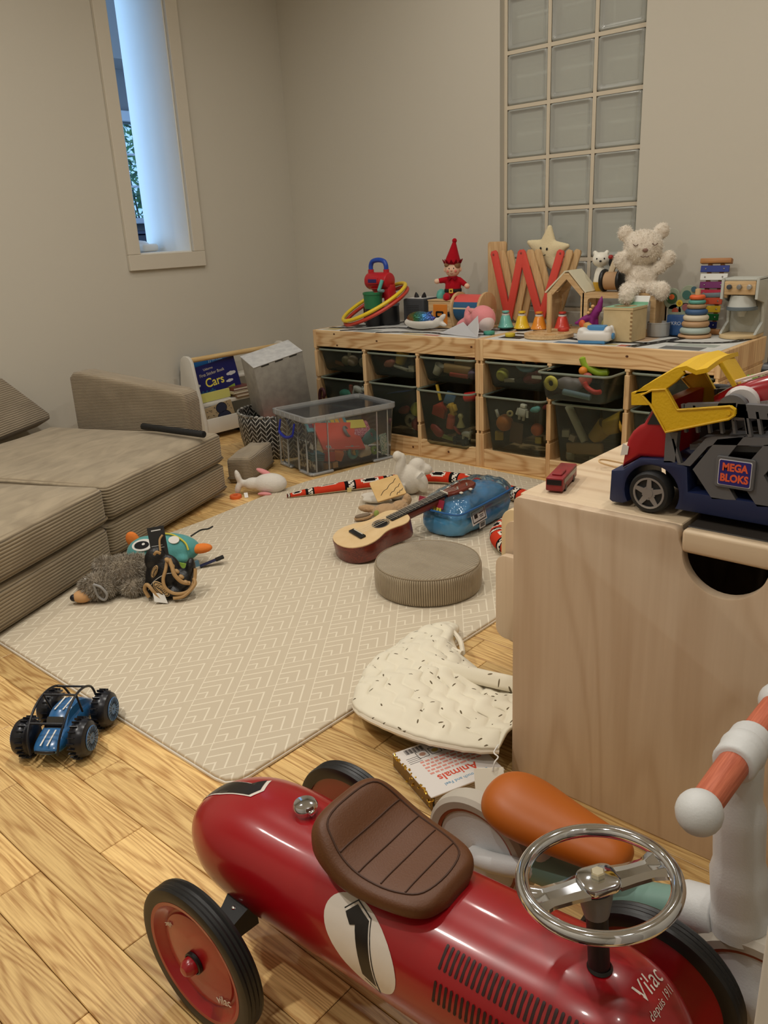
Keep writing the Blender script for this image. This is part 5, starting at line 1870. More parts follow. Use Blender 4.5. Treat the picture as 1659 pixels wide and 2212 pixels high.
# ---- round board with a pole
t = thing('peg_board', 'round wooden board with hollows and an upright pole in front of the bells', 'toy', (1.815, -.385, ZT))
B().cyl((0, 0, 0), (0, 0, .010), .094, n=48, bev=.002).build('board', natw, t)
holes = [ellipse(.058 * math.cos(R(90 + 72 * k)), .058 * math.sin(R(90 + 72 * k)), .024, .024, 20) for k in range(5)]
B().prism(ellipse(0, 0, .094, .094, 48), .006, TM((0, 0, .010)), holes=holes).build('rim_layer', natw, t)
B().cyl((-.004, .01, .016), (-.004, .01, .165), .0088, n=18, bev=.002).build('pole', natz, t)
t2 = thing('flat_ring', 'flat red ring lying on the round peg board', 'ring', (1.815 + .028, -.385 + .062, ZT + .0165), group='flat toy rings on the shelf top')
B().lathe([(.009, 0), (.020, 0), (.022, .003), (.022, .009), (.020, .012), (.009, .012), (.008, .009), (.008, .003), (.009, 0)], 28).build('body', mat('ringc_red', (206, 62, 50), .45), t2)

# ---- wooden toy house
t = thing('toy_house', 'open wooden toy house with a gable and a flat wing', 'toy house', (0, 0, ZT))
HXL, HXP, HXM, HXR = 1.725, 1.810, 1.886, 2.178
gable = [(HXL, 0), (HXM + .002, 0), (HXM + .002, .155), (HXP + .008, .228), (HXP - .012, .228), (HXL, .150)]
op1 = [(HXL + .018, .014), (HXM - .012, .014), (HXM - .012, .142), (HXP, .206), (HXL + .018, .140)]
wing = [(HXM - .004, 0), (HXR, 0), (HXR, .155), (HXM - .004, .155)]
op2 = rrect(HXM + .018, .014, HXR - .02, .136, .012, 3)
for nm, y in (('front_frame', -.238), ('back_frame', -.151)):
    b = B()
    b.prism(gable, .012, FR(0, y, 0), holes=[op1])
    b.prism(wing, .012, FR(0, y, 0), holes=[op2])
    b.build(nm, natw, t)
crm = mat('house_cream', (226, 218, 190), .6)
b = B()
th_ = math.degrees(math.atan2(.073, HXM - HXP - .008))
b.box(((HXP + HXM) / 2 + .009, -.2, .197), (.112, .100, .006), (0, th_, 0))
b.box(((HXL + HXP) / 2 - .008, -.2, .195), (.118, .100, .006), (0, -43, 0))
b.build('roof', crm, t)
B().box(((HXM + HXR) / 2, -.199, .1505), (HXR - HXM, .09, .010)).build('flat_roof', natw, t)
B().box((HXL + .006, -.192, .075), (.012, .09, .15)).build('end_wall', natz, t)
B().box((HXR - .006, -.192, .075), (.012, .09, .15)).build('end_wall', natz, t)
B().box((1.95, -.192, .006), (.45, .09, .010)).build('floor_board', natw, t)
B().prism([(HXM - .03, .012), (HXM + .012, .012), (HXM + .012, .15), (HXM - .03, .15)], .008, FR(0, -.163, 0), holes=[ellipse(HXM - .012, .10, .009, .013, 14)]).build('inner_wall', natz, t)

# ---- small white bear figurine
t = thing('bear_figurine', 'small smooth white animal figurine on a yellow foot on the toy house', 'figurine', (1.912, -.17, ZT + .156), (0, 0, 25))
b = B()
b.lathe([(0, .030), (.024, .030), (.026, .036), (.022, .065), (.016, .085), (0, .092)], 24, TM((0, 0, 0), (0, 0, 0), (1, .8, 1)))
b.ell((0, -.002, .118), (.033, .029, .028))
for s_ in (-1, 1):
    b.ell((s_ * .022, 0, .143), (.009, .007, .010))
o = b.build('body', mat('figurine_white', (236, 232, 218), .35), t)
remesh(o, .003, 5)
B().lathe([(0, 0), (.016, 0), (.026, .028), (.027, .034), (0, .034)], 22, TM((0, 0, 0), (0, 0, 0), (1, .85, 1))).build('foot', mat('figurine_yellow', (206, 164, 50), .5), t)
b = B()
for x in (-.014, .014):
    b.ell((x, -.0285, .122), (.0028, .0016, .0034), u=8, v=6)
b.ell((0, -.0322, .113), (.005, .002, .0035), u=10, v=6)
b.build('face_marks', blackmatt_m, t)

# ---- rolling bird toy
t = thing('rolling_bird', 'wooden rolling bird toy with black disc wheels beside the bear', 'toy', (1.978, -.195, ZT + .156))
b = B()
b.cyl((-.026, 0, .040), (.026, 0, .040), .034, n=28)
b.build('barrel', mat('kraft', (190, 152, 112), .7), t)
for x in (-.034, .034):
    B().cyl((x - .007, 0, .042), (x + .007, 0, .042), .042, n=32, bev=.004).build('wheel', black_m, t)
b = B()
b.box((.0, .0, .094), (.022, .012, .060), (0, 20, 0), bev=.003)
b.build('neck', mat('toy_pale_wood', (232, 214, 182), .5), t)
B().ell((-.006, -.012, .128), (.010, .010, .008)).build('beak_tip', mat('beak_red', (170, 44, 38), .5), t, smooth=180)
b = B()
b.ell((.020, .012, .110), (.022, .016, .028), (0, 25, 0))
b.ell((-.014, .018, .108), (.014, .014, .020))
b.ell((.034, .018, .090), (.018, .012, .018))
b.build('feathers', blackmatt_m, t, smooth=180)

# ---- big teddy bear
t = thing('teddy_bear', 'large fluffy cream teddy bear with closed eyes sitting on the toy house', 'teddy bear', (2.092, -.195, ZT + .158), (0, 0, 32), s=.93)
bearm = mat('bear_fur', (238, 228, 212), 1.0, spec=.05, bump=(70, .8, 6), sheen=.5, var=(30, (216, 202, 184), .25))
parts = [((0, 0, .055), (.062, .05, .058), (0, 0, 0)), ((0, 0, .02), (.066, .056, .04), (0, 0, 0)),
         ((.0, -.004, .170), (.076, .066, .068), (0, 0, 0)), ((0, -.032, .150), (.040, .034, .030), (0, 0, 0)),
         ((-.070, .0, .224), (.030, .020, .032), (0, -20, 0)), ((.068, .006, .228), (.030, .020, .032), (0, 20, 0)),
         ((-.066, -.014, .100), (.030, .026, .028), (0, 20, 0)), ((-.086, -.02, .125), (.027, .026, .034), (0, 0, 0)),
         ((.066, -.014, .092), (.034, .026, .026), (0, -30, 0)), ((.095, -.02, .122), (.029, .026, .034), (0, 15, 0)),
         ((-.050, -.055, .010), (.036, .050, .032), (0, 0, 20)), ((-.066, -.105, -.010), (.031, .030, .036), (0, 0, 0)),
         ((.052, -.055, .008), (.036, .050, .032), (0, 0, -20)), ((.066, -.100, .006), (.031, .030, .038), (0, 0, 0))]
b = B()
for c, s_, r_ in parts:
    b.ell(c, s_, r_)
o = b.build('body', bearm, t)
remesh(o, .005, 6)
fluff(o, .012, .007)
furm = mat('bear_fur_strand', (244, 236, 222), 1.0, spec=.05)
fur(t, parts, furm, 9000, .0085, 11, .0009, .2)
seam = mat('bear_thread', (110, 84, 72), .9)
for x0 in (-.046, .026):
    B().tube(smooth_path([(x0, -.0655 + abs(x0) * .10, .184), (x0 + .009, -.072 + abs(x0) * .10, .177), (x0 + .02, -.0655 + abs(x0) * .10, .184)], 4), .0016, 6).build('closed_eye', seam, t)
B().ell((0, -.067, .160), (.011, .007, .008)).build('nose', mat('bear_nose', (140, 110, 98), .9), t, smooth=180)
B().tube(smooth_path([(-.016, -.0655, .139), (-.008, -.0685, .134), (0, -.0690, .137), (.008, -.0685, .134), (.016, -.0655, .139)], 3), .0014, 6).build('mouth', seam, t)

# ---- posting box
t = thing('posting_box', 'pale wooden posting box with a green lid ring at the shelf front', 'toy box', (2.113, -.36, ZT))
bxw = mat('posting_wood', (222, 200, 154), .55, var=(18, (206, 182, 136), .2))
B().box((0, 0, .056), (.112, .120, .112), bev=.002, seg=1).build('body', bxw, t)
B().prism(rrect(-.058, -.062, .058, .062, .003, 2), .008, TM((0, 0, .112)), holes=[ellipse(0, 0, .04, .043, 26)]).build('lid', bxw, t)
B().prism(rrect(-.054, -.058, .054, .058, .003, 2), .0012, TM((0, 0, .1202)), holes=[ellipse(0, 0, .041, .044, 26)]).build('green_print', mat('lid_green', (146, 190, 160), .6), t)
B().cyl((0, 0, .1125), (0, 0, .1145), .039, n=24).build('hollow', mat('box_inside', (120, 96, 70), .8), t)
b = B()
for k in range(7):
    b.box((.0525, -.0602, .014 + k * .0145), (.008, .001, .007))
b.build('finger_joint', mat('joint_brown', (150, 118, 78), .6), t)
B().box((.012, .066, .132), (.094, .004, .040), (-24, 0, 0), bev=.001, seg=1).build('flap', white_m, t)
B().box((.012, .0585, .1245), (.092, .001, .012), (-24, 0, 0)).build('green_edge', mat('edge_green', (120, 176, 140), .6), t)

# ---- toy camera
t = thing('toy_camera', 'white and blue toy camera with ears lying at the shelf edge', 'toy camera', (2.055, -.465, ZT), (0, 0, 8))
b = B()
b.box((0, 0, .026), (.125, .075, .036), bev=.012, seg=4)
b.ell((-.045, -.012, .044), (.018, .026, .012))
b.ell((.048, -.012, .046), (.014, .024, .016))
b.ell((.048, .022, .044), (.010, .012, .018))
o = b.build('body', mat('camera_white', (230, 228, 224), .4), t)
remesh(o, .0035, 5)
cb_ = mat('camera_blue', (76, 140, 190), .45)
B().box((.0, .012, .052), (.066, .036, .018), bev=.004).build('top_block', cb_, t)
B().lathe([(0, .0), (.011, .0), (.012, .004), (.010, .006), (0, .006)], 22, TM((.0625, -.008, .026), (0, 90, 0))).build('lens', cb_, t)
B().box((-.006, -.004, .006), (.10, .06, .012), bev=.004).build('base_plate', cb_, t)

# ---- purple and orange toy creatures
t = thing('toy_dragon', 'purple winged toy dragon standing behind the toy camera', 'toy animal', (1.975, -.345, ZT), (0, 0, 10))
pu = mat('dragon_purple', (136, 34, 120), .5)
b = B()
b.ell((.012, 0, .090), (.016, .014, .034), (0, 24, 0))
b.ell((-.020, 0, .070), (.040, .012, .014), (0, -24, 0))
b.lathe([(.014, 0), (.009, .04), (0, .062)], 12, TM((.022, 0, .096), (0, 12, 0)))
b.ell((-.052, 0, .054), (.016, .008, .008), (0, -10, 0))
b.cyl((-.005, -.008, 0), (.004, -.004, .075), .009, n=10)
b.cyl((.020, .008, 0), (.012, .004, .08), .009, n=10)
b.ell((-.004, -.008, .004), (.014, .009, .005))
b.ell((.021, .008, .004), (.014, .009, .005))
remesh(b.build('body', pu, t), .003, 4)
b = B()
for k in range(3):
    b.ell((-.012 + k * .008, -.010, .092 + k * .012), (.007, .006, .006), u=10, v=8)
b.build('belly_bumps', mat('bump_cream', (230, 180, 120), .5), t)
t = thing('toy_creature', 'orange and cream toy creature below the purple dragon', 'toy animal', (1.985, -.40, ZT), (0, 0, -20))
b = B()
b.ell((0, 0, .036), (.028, .014, .02), (0, 20, 0))
b.cyl((-.018, 0, 0), (-.016, 0, .04), .008, n=10)
b.cyl((.014, 0, 0), (.014, 0, .03), .008, n=10)
b.ell((-.028, 0, .055), (.014, .011, .016))
remesh(b.build('body', mat('creature_orange', (214, 92, 44), .5), t), .003, 4)
B().ell((.012, -.004, .046), (.026, .014, .016), (0, 20, 0)).build('shell', mat('creature_tan', (206, 160, 90), .5), t, smooth=180)
t = thing('toy_loop', 'olive loop toy handle beside the posting box', 'toy', (2.032, -.345, ZT), (0, 0, 0))
B().tube(smooth_path([(.0, 0, .006), (-.012, 0, .02), (-.012, 0, .055), (-.002, 0, .068), (.010, 0, .062), (.013, 0, .03), (.008, 0, .006)], 4, True), .0055, 10, closed=True).build('loop', mat('loop_olive', (176, 172, 110), .5), t)

# ---- clear tub, blue tin and wooden butterfly plaque
t = thing('clear_tub', 'small clear round tub between posting box and blue tin', 'tub', (2.183, -.225, ZT))
B().lathe([(0, .002), (.040, .002), (.041, .004), (.041, .048), (.043, .050), (.041, .052), (.0395, .048), (.0395, .004), (0, .0035)], 28).build('wall', tub_rim, t)
t = thing('blue_tin', 'blue tin carrying a painted wooden butterfly plaque', 'tin', (2.238, -.175, ZT))
B().box((0, 0, .038), (.075, .05, .076), bev=.006).build('body', mat('tin_blue', (40, 76, 130), .4, var=(20, (60, 104, 160), .2)), t)
text_obj('KRO', .018, mat('tin_white', (200, 206, 214), .5), t, FR(.0, -.0254, .045))
t = thing('butterfly_plaque', 'painted wooden butterfly plaque standing on the blue tin', 'toy', (2.238, -.175, ZT + .076))
b = B()
for (cx, cz, rx, rz) in ((-.030, .055, .032, .038), (.030, .066, .032, .038), (-.018, .012, .026, .024), (.022, .018, .026, .024)):
    b.prism(ellipse(cx, cz, rx, rz, 24), .008, FR(0, .004, 0), bev=.001, seg=1)
b.box((0, 0, .004), (.06, .03, .008))
b.build('body', mat('plaque_green', (150, 160, 138), .6), t)
for k, (cx, cz, r_, c) in enumerate(((-.030, .057, .020, (62, 96, 62)), (.024, .070, .016, (60, 104, 96)), (.0, .040, .012, (226, 190, 50)), (-.030, .062, .010, (226, 110, 56)), (.024, .026, .013, (150, 90, 92)), (-.014, .012, .012, (176, 80, 60)), (0, .040, .006, (190, 140, 30)), (.05, .09, .010, (60, 96, 110)))):
    B().cyl((cx, -.0045 - k * .0002, cz), (cx, -.006 - k * .0003, cz), r_, n=20).build('painted_spot', mat('spot_%d' % k, c, .5), t)

# ---- stacking rings
t = thing('stacking_rings', 'tower of stacked rings in muted colours on the right shelf', 'stacking toy', (2.312, -.205, ZT))
B().lathe([(0, 0), (.054, 0), (.058, .005), (.056, .011), (0, .012)], 36).build('base', mat('stack_tan', (206, 164, 122), .5), t)
B().cyl((0, 0, .01), (0, 0, .170), .0095, n=18, bev=.003).build('post', natz, t)
z = .0125
for r_, h, c in ((.053, .024, (176, 190, 182)), (.048, .021, (190, 152, 112)), (.0445, .021, (226, 212, 184)), (.039, .020, (62, 96, 138)), (.0345, .016, (176, 142, 104)), (.030, .014, (96, 164, 150)), (.0275, .017, (232, 106, 54))):
    prof = [(.0105, z)] + [(r_ - h / 2 + h / 2 * math.sin(R(a)), z + h / 2 - h / 2 * math.cos(R(a))) for a in range(0, 181, 20)] + [(.0105, z + h)]
    B().lathe(prof, 36).build('ring', mat('stackc_%d_%d' % (c[0], c[1]), c, .5), t)
    z += h + .0006

# ---- xylophone leaning on the back wall
t = thing('xylophone', 'rainbow xylophone standing upright against the back wall', 'xylophone', (2.318, -.118, ZT), (-12, 0, 4))
xw = wood_mat('xylo_wood', (190, 132, 72), (150, 96, 48), 'X', 3, .45, 5, .4, tone=.02)
B().box((0, .012, .010), (.10, .028, .020), bev=.002).build('end_bar', xw, t)
B().box((0, .012, .264), (.11, .028, .018), bev=.002).build('end_bar', xw, t)
b = B()
b.box((-.022, .018, .137), (.014, .010, .24))
b.box((.022, .018, .137), (.014, .010, .24))
b.build('rail', xw, t)
for k, c in enumerate(((26, 34, 96), (30, 110, 54), (226, 186, 50), (190, 72, 36), (176, 30, 60), (112, 34, 96), (226, 226, 220), (36, 52, 128))):
    zc = .034 + k * .0288
    w_ = .070 + .0045 * k
    b = B()
    b.box((0, .006, zc), (w_, .005, .0235), bev=.001, seg=1)
    o = b.build('key', mat('key_%d' % k, c, .3, .25), t)
    bb2 = B()
    for x in (-w_ * .32, w_ * .32):
        bb2.ell((x, .0022, zc), (.003, .002, .003), u=8, v=6)
    bb2.build('screw', chrome_m, o)

# ---- toy coffee machine
t = thing('toy_coffee_machine', 'wooden toy coffee machine in pale grey at the right end of the shelf', 'toy coffee machine', (2.452, -.150, ZT))
gry = mat('coffee_grey', (196, 198, 190), .5)
prof = [(-.058, .012), (-.058, .03), (-.05, .05), (-.05, .125), (-.058, .135), (-.058, .20), (.058, .20), (.058, .012)]
B().box((0, .052, .106), (.118, .016, .19), bev=.004).build('back_panel', gry, t)
for x in (-.059, .059):
    B().prism([(.062, .012), (.062, .205), (-.045, .205), (-.048, .135), (.030, .118), (.036, .05), (-.02, .02), (-.03, .012)], .010, frame((x - .005, 0, 0), (0, 1, 0), (0, 0, 1)), bev=.002).build('side_panel', gry, t)
B().box((0, .012, .200), (.128, .105, .010), bev=.004).build('roof', gry, t)
B().box((0, -.040, .172), (.106, .010, .046), bev=.003).build('control_panel', natw, t)
for x, m_ in ((-.034, mat('knob_dark', (70, 76, 84), .3)), (.0, mat('knob_mid', (150, 150, 150), .3, .5)), (.034, mat('knob_light', (180, 180, 178), .3, .5))):
    B().cyl((x, -.045, .176), (x, -.056, .176), .0085, n=16, bev=.002).build('knob', m_, t)
B().lathe([(0, .095), (.046, .095), (.050, .104), (.046, .110), (.040, .146), (0, .148)], 28, TM((0, -.004, 0))).build('brew_head', gry, t)
B().lathe([(.046, .094), (.052, .096), (.052, .106), (.046, .108)], 28, TM((0, -.004, 0))).build('group_ring', mat('coffee_slate', (104, 116, 122), .5), t)
B().lathe([(0, .070), (.012, .072), (.016, .084), (.018, .095), (0, .095)], 20, TM((0, -.004, 0))).build('spout', gry, t)
B().box((-.096, -.03, .146), (.086, .018, .016), (0, -3, 0), bev=.005).build('lever', mat('coffee_slate', (104, 116, 122), .5), t)
B().cyl((-.055, -.03, .146), (-.044, -.03, .146), .009, n=14).build('lever_joint', natw, t)
B().prism([(-.062, .062), (.062, .062), (.062, -.02)] + [(p[0], p[1]) for p in arc((0, -.012), .064, -5, -175, 16)] + [(-.062, -.02)], .012, TM((0, -.0, 0)), bev=.002).build('base', mat('coffee_base', (222, 196, 150), .5), t)
# ================================================================ TOYS ON THE PLAY MAT
CAMZ = 42.2     # turns local x to the viewer's right, local -y towards the viewer

# ---- round pouf with real ribs
t = thing('round_pouf', 'round taupe corduroy pouf in the middle of the play mat', 'pouf', (2.163, -1.602, RZ), (0, 0, 0))
pf = rib_mat('pouf_top_cord', (172, 158, 134), (116, 100, 78), 'X', .0075, .35)
NR, PR_, PH = 150, .1455, .080
b = bmesh.new()
prof = [(0, 0), (.136, 0), (.1425, .004), (.1455, .012), (.1462, .040), (.1455, .066), (.142, .0745), (.134, .079), (.10, .0805), (.05, .081), (0, .0812)]
rings = []
for r_, z_ in prof:
    if r_ == 0:
        rings.append([b.verts.new((0, 0, z_))])
        continue
    ring = []
    for k in range(NR * 4):
        a = 2 * PI * k / (NR * 4)
        rr = r_ + (.0011 * math.cos(NR * a) if .004 <= z_ < .076 and r_ > .13 else 0)
        ring.append(b.verts.new((rr * math.cos(a), rr * math.sin(a), z_)))
    rings.append(ring)
for A_, B_ in zip(rings, rings[1:]):
    n = NR * 4
    for k in range(n):
        j = (k + 1) % n
        if len(A_) == 1:
            b.faces.new((A_[0], B_[j], B_[k]))
        elif len(B_) == 1:
            b.faces.new((A_[k], A_[j], B_[0]))
        else:
            b.faces.new((A_[k], A_[j], B_[j], B_[k]))
for f in b.faces:
    f.material_index = 1 if f.calc_center_median().z > .0765 else 0
me = bpy.data.meshes.new('cover')
b.to_mesh(me)
b.free()
pside = bpy.data.materials.new('pouf_side_cord')
pside.use_nodes = True
nt = pside.node_tree
bs = nt.nodes['Principled BSDF']
bs.inputs['Roughness'].default_value = .95
bs.inputs['Specular IOR Level'].default_value = .1
bs.inputs['Sheen Weight'].default_value = .3
tc = node(nt, 'ShaderNodeTexCoord')
sp = node(nt, 'ShaderNodeSeparateXYZ')
nt.links.new(tc.outputs['Object'], sp.inputs[0])
sn = _m('COSINE', _m('MULTIPLY', _m('ARCTAN2', sp.outputs['Y'], sp.outputs['X']), float(NR)))
nz = node(nt, 'ShaderNodeTexNoise')
nz.inputs['Scale'].default_value = 22
nt.links.new(tc.outputs['Object'], nz.inputs['Vector'])
mx = node(nt, 'ShaderNodeMix', data_type='RGBA')
mx.inputs['A'].default_value = lin((104, 90, 68))
mx.inputs['B'].default_value = lin((186, 170, 144))
nt.links.new(_m('MULTIPLY_ADD', sn, .42, _m('MULTIPLY_ADD', nz.outputs['Fac'], .5, .28)), mx.inputs['Factor'])
nt.links.new(mx.outputs['Result'], bs.inputs['Base Color'])
me.materials.append(pside)
me.materials.append(pf)
me.polygons.foreach_set('use_smooth', [True] * len(me.polygons))
o = bpy.data.objects.new('cover', me)
COL.objects.link(o)
o.parent = t
B().tube([(.1405 * math.cos(2 * PI * k / 90), .1405 * math.sin(2 * PI * k / 90), .0765) for k in range(90)], .0016, 6, closed=True).build('piping', mat('pouf_piping', (150, 134, 110), .9), t)

# ---- ukulele
t = thing('ukulele', 'small ukulele with a pale top leaning on the blue bag', 'ukulele')
ax_ = Vector((.155, .52, .10)).normalized()
nn_ = (Vector((0.02, 0, 1)) - ax_ * ax_.dot(Vector((.02, 0, 1)))).normalized()
uk = frame((1.835, -1.622, .0665), ax_, nn_.cross(ax_))
t.matrix_world = uk
half = [(0, 0), (.004, .030), (.018, .058), (.045, .078), (.075, .0825), (.105, .075), (.135, .060), (.155, .0555), (.175, .0575), (.198, .063), (.220, .061), (.238, .046), (.247, .024), (.249, 0)]
hs_ = smooth_path([(p[0], p[1], 0) for p in half], 3)
outl = [(p.x, p.y) for p in hs_] + [(p.x, -p.y) for p in reversed(hs_[1:-1])]
outl = [q for i, q in enumerate(outl) if i == 0 or (Vector(q) - Vector(outl[i - 1])).length > 1e-5]
mah = wood_mat('mahogany', (120, 42, 26), (72, 22, 14), 'X', 2, .3, 5, .35, tone=.03, coat=.4)
spruce = mat('spruce', (236, 206, 158), .4, var=(30, (226, 192, 140), .25), coat=.2)
B().prism(outl, -.052, TM((0, 0, -.0025)), bev=.003, seg=2).build('body', mah, t)
_sc = [((p[0] - .125) * .985 + .125, p[1] * .98) for p in outl]
B().prism(_sc, .0028, TM((0, 0, -.0027)), holes=[ellipse(.158, 0, .0225, .0225, 26)]).build('sound_board', spruce, t)
B().cyl((.158, 0, -.0026), (.158, 0, -.0022), .0225, n=26).build('sound_hole', mat('hole_dark', (14, 9, 7), .9), t)
b = B()
b.lathe([(.0235, .0004), (.0262, .0004), (.0262, .0009), (.0235, .0009)], 36, TM((.158, 0, 0)))
b.build('rosette', mat('rosette', (64, 58, 54), .5), t)
b = B()
b.lathe([(.0275, .0004), (.0287, .0004), (.0287, .0008), (.0275, .0008)], 36, TM((.158, 0, 0)))
b.build('rosette', mat('rosette2', (150, 140, 126), .5), t)
B().box((.073, 0, .0035), (.020, .072, .007), bev=.0025).build('bridge', mat('bridge_black', (18, 18, 18), .35), t)
B().box((.078, 0, .0078), (.0025, .05, .0022)).build('saddle', mat('bone', (226, 220, 204), .4), t)
B().box((.315, 0, -.012), (.165, .034, .024), bev=.009, seg=3).build('neck', mah, t)
B().box((.295, 0, .0032), (.212, .036, .0052), bev=.001, seg=1).build('fingerboard', mat('fingerboard', (18, 16, 16), .4), t)
b = B()
x = .402
for k in range(13):
    x -= .0205 * (.944 ** k)
    if x > .19:
        b.box((x, 0, .0062), (.0012, .0355, .0012))
b.build('fret', mat('fret_steel', (206, 204, 196), .25, .8), t)
B().box((.4035, 0, .006), (.004, .038, .007), bev=.001, seg=1).build('nut', mat('bone', (226, 220, 204), .4), t)
B().prism([(.404, -.018), (.425, -.027), (.50, -.031), (.515, -.020), (.518, 0), (.515, .020), (.50, .031), (.425, .027), (.404, .018)], .013, TM((0, 0, -.011), (0, 0, 0)), bev=.002).build('headstock', mah, t)
for y in (-.012, -.004, .004, .012):
    B().tube([(.080, y * 1.4, .0090), (.403, y, .0098), (.45, y * 1.5, .004)], .0005, 5).build('string', mat('nylon', (226, 220, 206), .4), t)
for (x, y) in ((.445, -.017), (.48, -.019), (.445, .017), (.48, .019)):
    o = B().cyl((x, y, .002), (x, y, .013), .0032, n=10).build('tuning_post', chrome_m, t)
    B().box((x, y * 1.95, -.004), (.010, .012, .005), bev=.002).build('tuning_peg', mat('peg_cream', (222, 214, 196), .4), o)

# ---- blue plastic bag of bricks
t = thing('toy_bag', 'blue translucent zip bag of toys behind the ukulele neck', 'bag', (1.955, -1.135, RZ))
bagm = mat('bag_blue', (52, 124, 180), .25, coat=.5, var=(7, (96, 164, 206), .2), bump=(11, .5, 4))
rr = []
rg = random.Random(8)
for z_, sx, sy, oy in ((0, .062, .135, .0), (.004, .078, .150, 0), (.03, .088, .160, 0), (.06, .088, .160, .004), (.085, .082, .150, .012), (.104, .064, .130, .022), (.113, .040, .10, .03), (.116, .015, .05, .035)):
    ring = []
    for k, p in enumerate(rrect(-sx, -sy, sx, sy, min(sx, .05), 6)):
        w_ = .004 * math.sin(k * 1.7 + z_ * 90)
        ring.append((p[0] * (1 + w_ * 6), p[1] * (1 + w_ * 3) + oy, z_))
    rr.append(ring)
o = B().loft(rr).build('body', bagm, t, smooth=180)
sb_ = o.modifiers.new('soft', 'SUBSURF')
sb_.levels = sb_.render_levels = 3
fluff(o, .055, .012)
flap = clear_mat('bag_clear', (206, 226, 236), .14, .12, (150, 190, 214))
rr = []
for z_, sx, sy, oy in ((.070, .094, .168, .006), (.098, .090, .160, .014), (.120, .072, .140, .024), (.131, .045, .105, .032), (.133, .015, .05, .036)):
    rr.append([(p[0] * (1 + .02 * math.sin(k * 2.3 + z_ * 60)), p[1] * (1 + .012 * math.sin(k * 1.3)) + oy, z_ + .003 * math.sin(k * 1.9)) for k, p in enumerate(rrect(-sx, -sy, sx, sy, min(sx, .05), 6))])
o = B().loft(rr, cap=False).build('clear_cover', flap, t, smooth=180)
sb_ = o.modifiers.new('soft', 'SUBSURF')
sb_.levels = sb_.render_levels = 3
fluff(o, .04, .012)
B().tube(smooth_path([(-.094, -.12, .088), (-.085, -.168, .088), (0, -.172, .090), (.085, -.164, .09), (.096, -.10, .092), (.097, .05, .096), (.09, .14, .098)], 6), .0035, 8).build('zip', mat('zip_blue', (36, 92, 150), .4), t)
fr_ = frame((.0915, -.060, .062), (-.10, 1, 0), (-.25, 0, 1))
lb = B(fr_)
lb.box((0, 0, 0), (.090, .048, .0012))
lb.build('label', mat('label_white', (222, 222, 220), .5), t)
b = B(fr_)
b.prism(rrect(-.040, -.019, .040, .019, .001, 1), .0004, TM((0, .0, .0007)), holes=[rrect(-.037, -.016, .037, .016, .001, 1)])
b.box((-.018, 0, .001), (.020, .013, .0004))
b.box((.016, .005, .001), (.026, .003, .0004))
b.box((.016, -.003, .001), (.026, .002, .0004))
b.box((.016, -.008, .001), (.020, .002, .0004))
b.build('label_print', dk, t)
fr2 = frame((.0925, -.040, .024), (-.05, 1, 0), (-.02, 0, 1))
lb = B(fr2)
lb.box((0, 0, 0), (.034, .020, .0012))
lb.build('label', mat('label_white', (222, 222, 220), .5), t)
b = B(fr2)
for k in range(9):
    b.box((-.012 + k * .003, .001, .0009), (.0012 + .0006 * (k % 2), .013, .0004))
b.build('barcode', dk, t)
b = B(frame((-.03, -.1535, .088), (1, 0, 0), (0, .35, 1)))
rg = random.Random(4)
for k in range(8):
    b.box((-.040 + k * .0115, rg.uniform(-.002, .002), 0), (.0085, .018, .0012), (0, 0, rg.uniform(-12, 12)), bev=.003, seg=2)
b.build('blurred_lettering', mat('bag_lettering', (196, 186, 70), .5), t)
B().box((-.03, -.146, .105), (.10, .003, .028), (-20, 0, 0)).build('printed_band', mat('bag_band', (150, 40, 60), .4), t)

# ---- snake plush
t = thing('snake_plush', 'long red snake plush with black and white spots across the mat', 'plush toy', (0, 0, RZ))
sp_pts = smooth_path([(1.245, -1.29, .007), (1.29, -1.225, .013), (1.386, -1.087, .019), (1.482, -.955, .021), (1.575, -.850, .022), (1.72, -.808, .023), (1.88, -.835, .024), (2.045, -.885, .025), (2.105, -1.0, .026), (2.112, -1.12, .026), (2.145, -1.225, .027), (2.205, -1.285, .027), (2.26, -1.30, .022)], 24)
N = len(sp_pts)
sm = bmesh.new()
K = 26
rings = []
up = Vector((0, 0, 1))
for i, p in enumerate(sp_pts):
    d = (sp_pts[min(i + 1, N - 1)] - sp_pts[max(i - 1, 0)]).normalized()
    s_ = d.cross(up).normalized()
    f = i / (N - 1)
    r_ = .008 + .019 * min(1, f * 7) if f < .93 else .027 * max(.35, 1 - ((f - .93) / .07) ** 2 * .7)
    r_ = min(r_, p.z + .0005)
    rings.append([sm.verts.new(Vector(p) + s_ * (r_ * 1.12 * math.cos(2 * PI * k / K)) + up * (r_ * math.sin(2 * PI * k / K))) for k in range(K)])
for i in range(N - 1):
    for k in range(K):
        f = sm.faces.new((rings[i][k], rings[i][(k + 1) % K], rings[i + 1][(k + 1) % K], rings[i + 1][k]))
        th = 360 * (k + .5) / K
        m_ = 0
        c_ = (i % 22) * 13 / 22
        if c_ < .7 or 2.4 < c_ < 3.2:
            m_ = 1
        elif c_ < 2.5:
            m_ = 2 if (k * 3 + i) % 4 else 1
        else:
            dz = abs(c_ - 8)
            da = min(abs(th - 60 - 40 * (i // 22 % 2)), abs(th - 130))
            if (dz / 2.2) ** 2 + (da / 22) ** 2 < 1:
                m_ = 1
            elif (dz / 3.2) ** 2 + (da / 34) ** 2 < 1:
                m_ = 2
        if 205 < th < 335:
            m_ = 3
        f.material_index = m_
sm.faces.new(list(reversed(rings[0])))
sm.faces.new(rings[-1])
bb3 = B()
me = bpy.data.meshes.new('body')
bmesh.ops.recalc_face_normals(sm, faces=sm.faces)
sm.to_mesh(me)
sm.free()
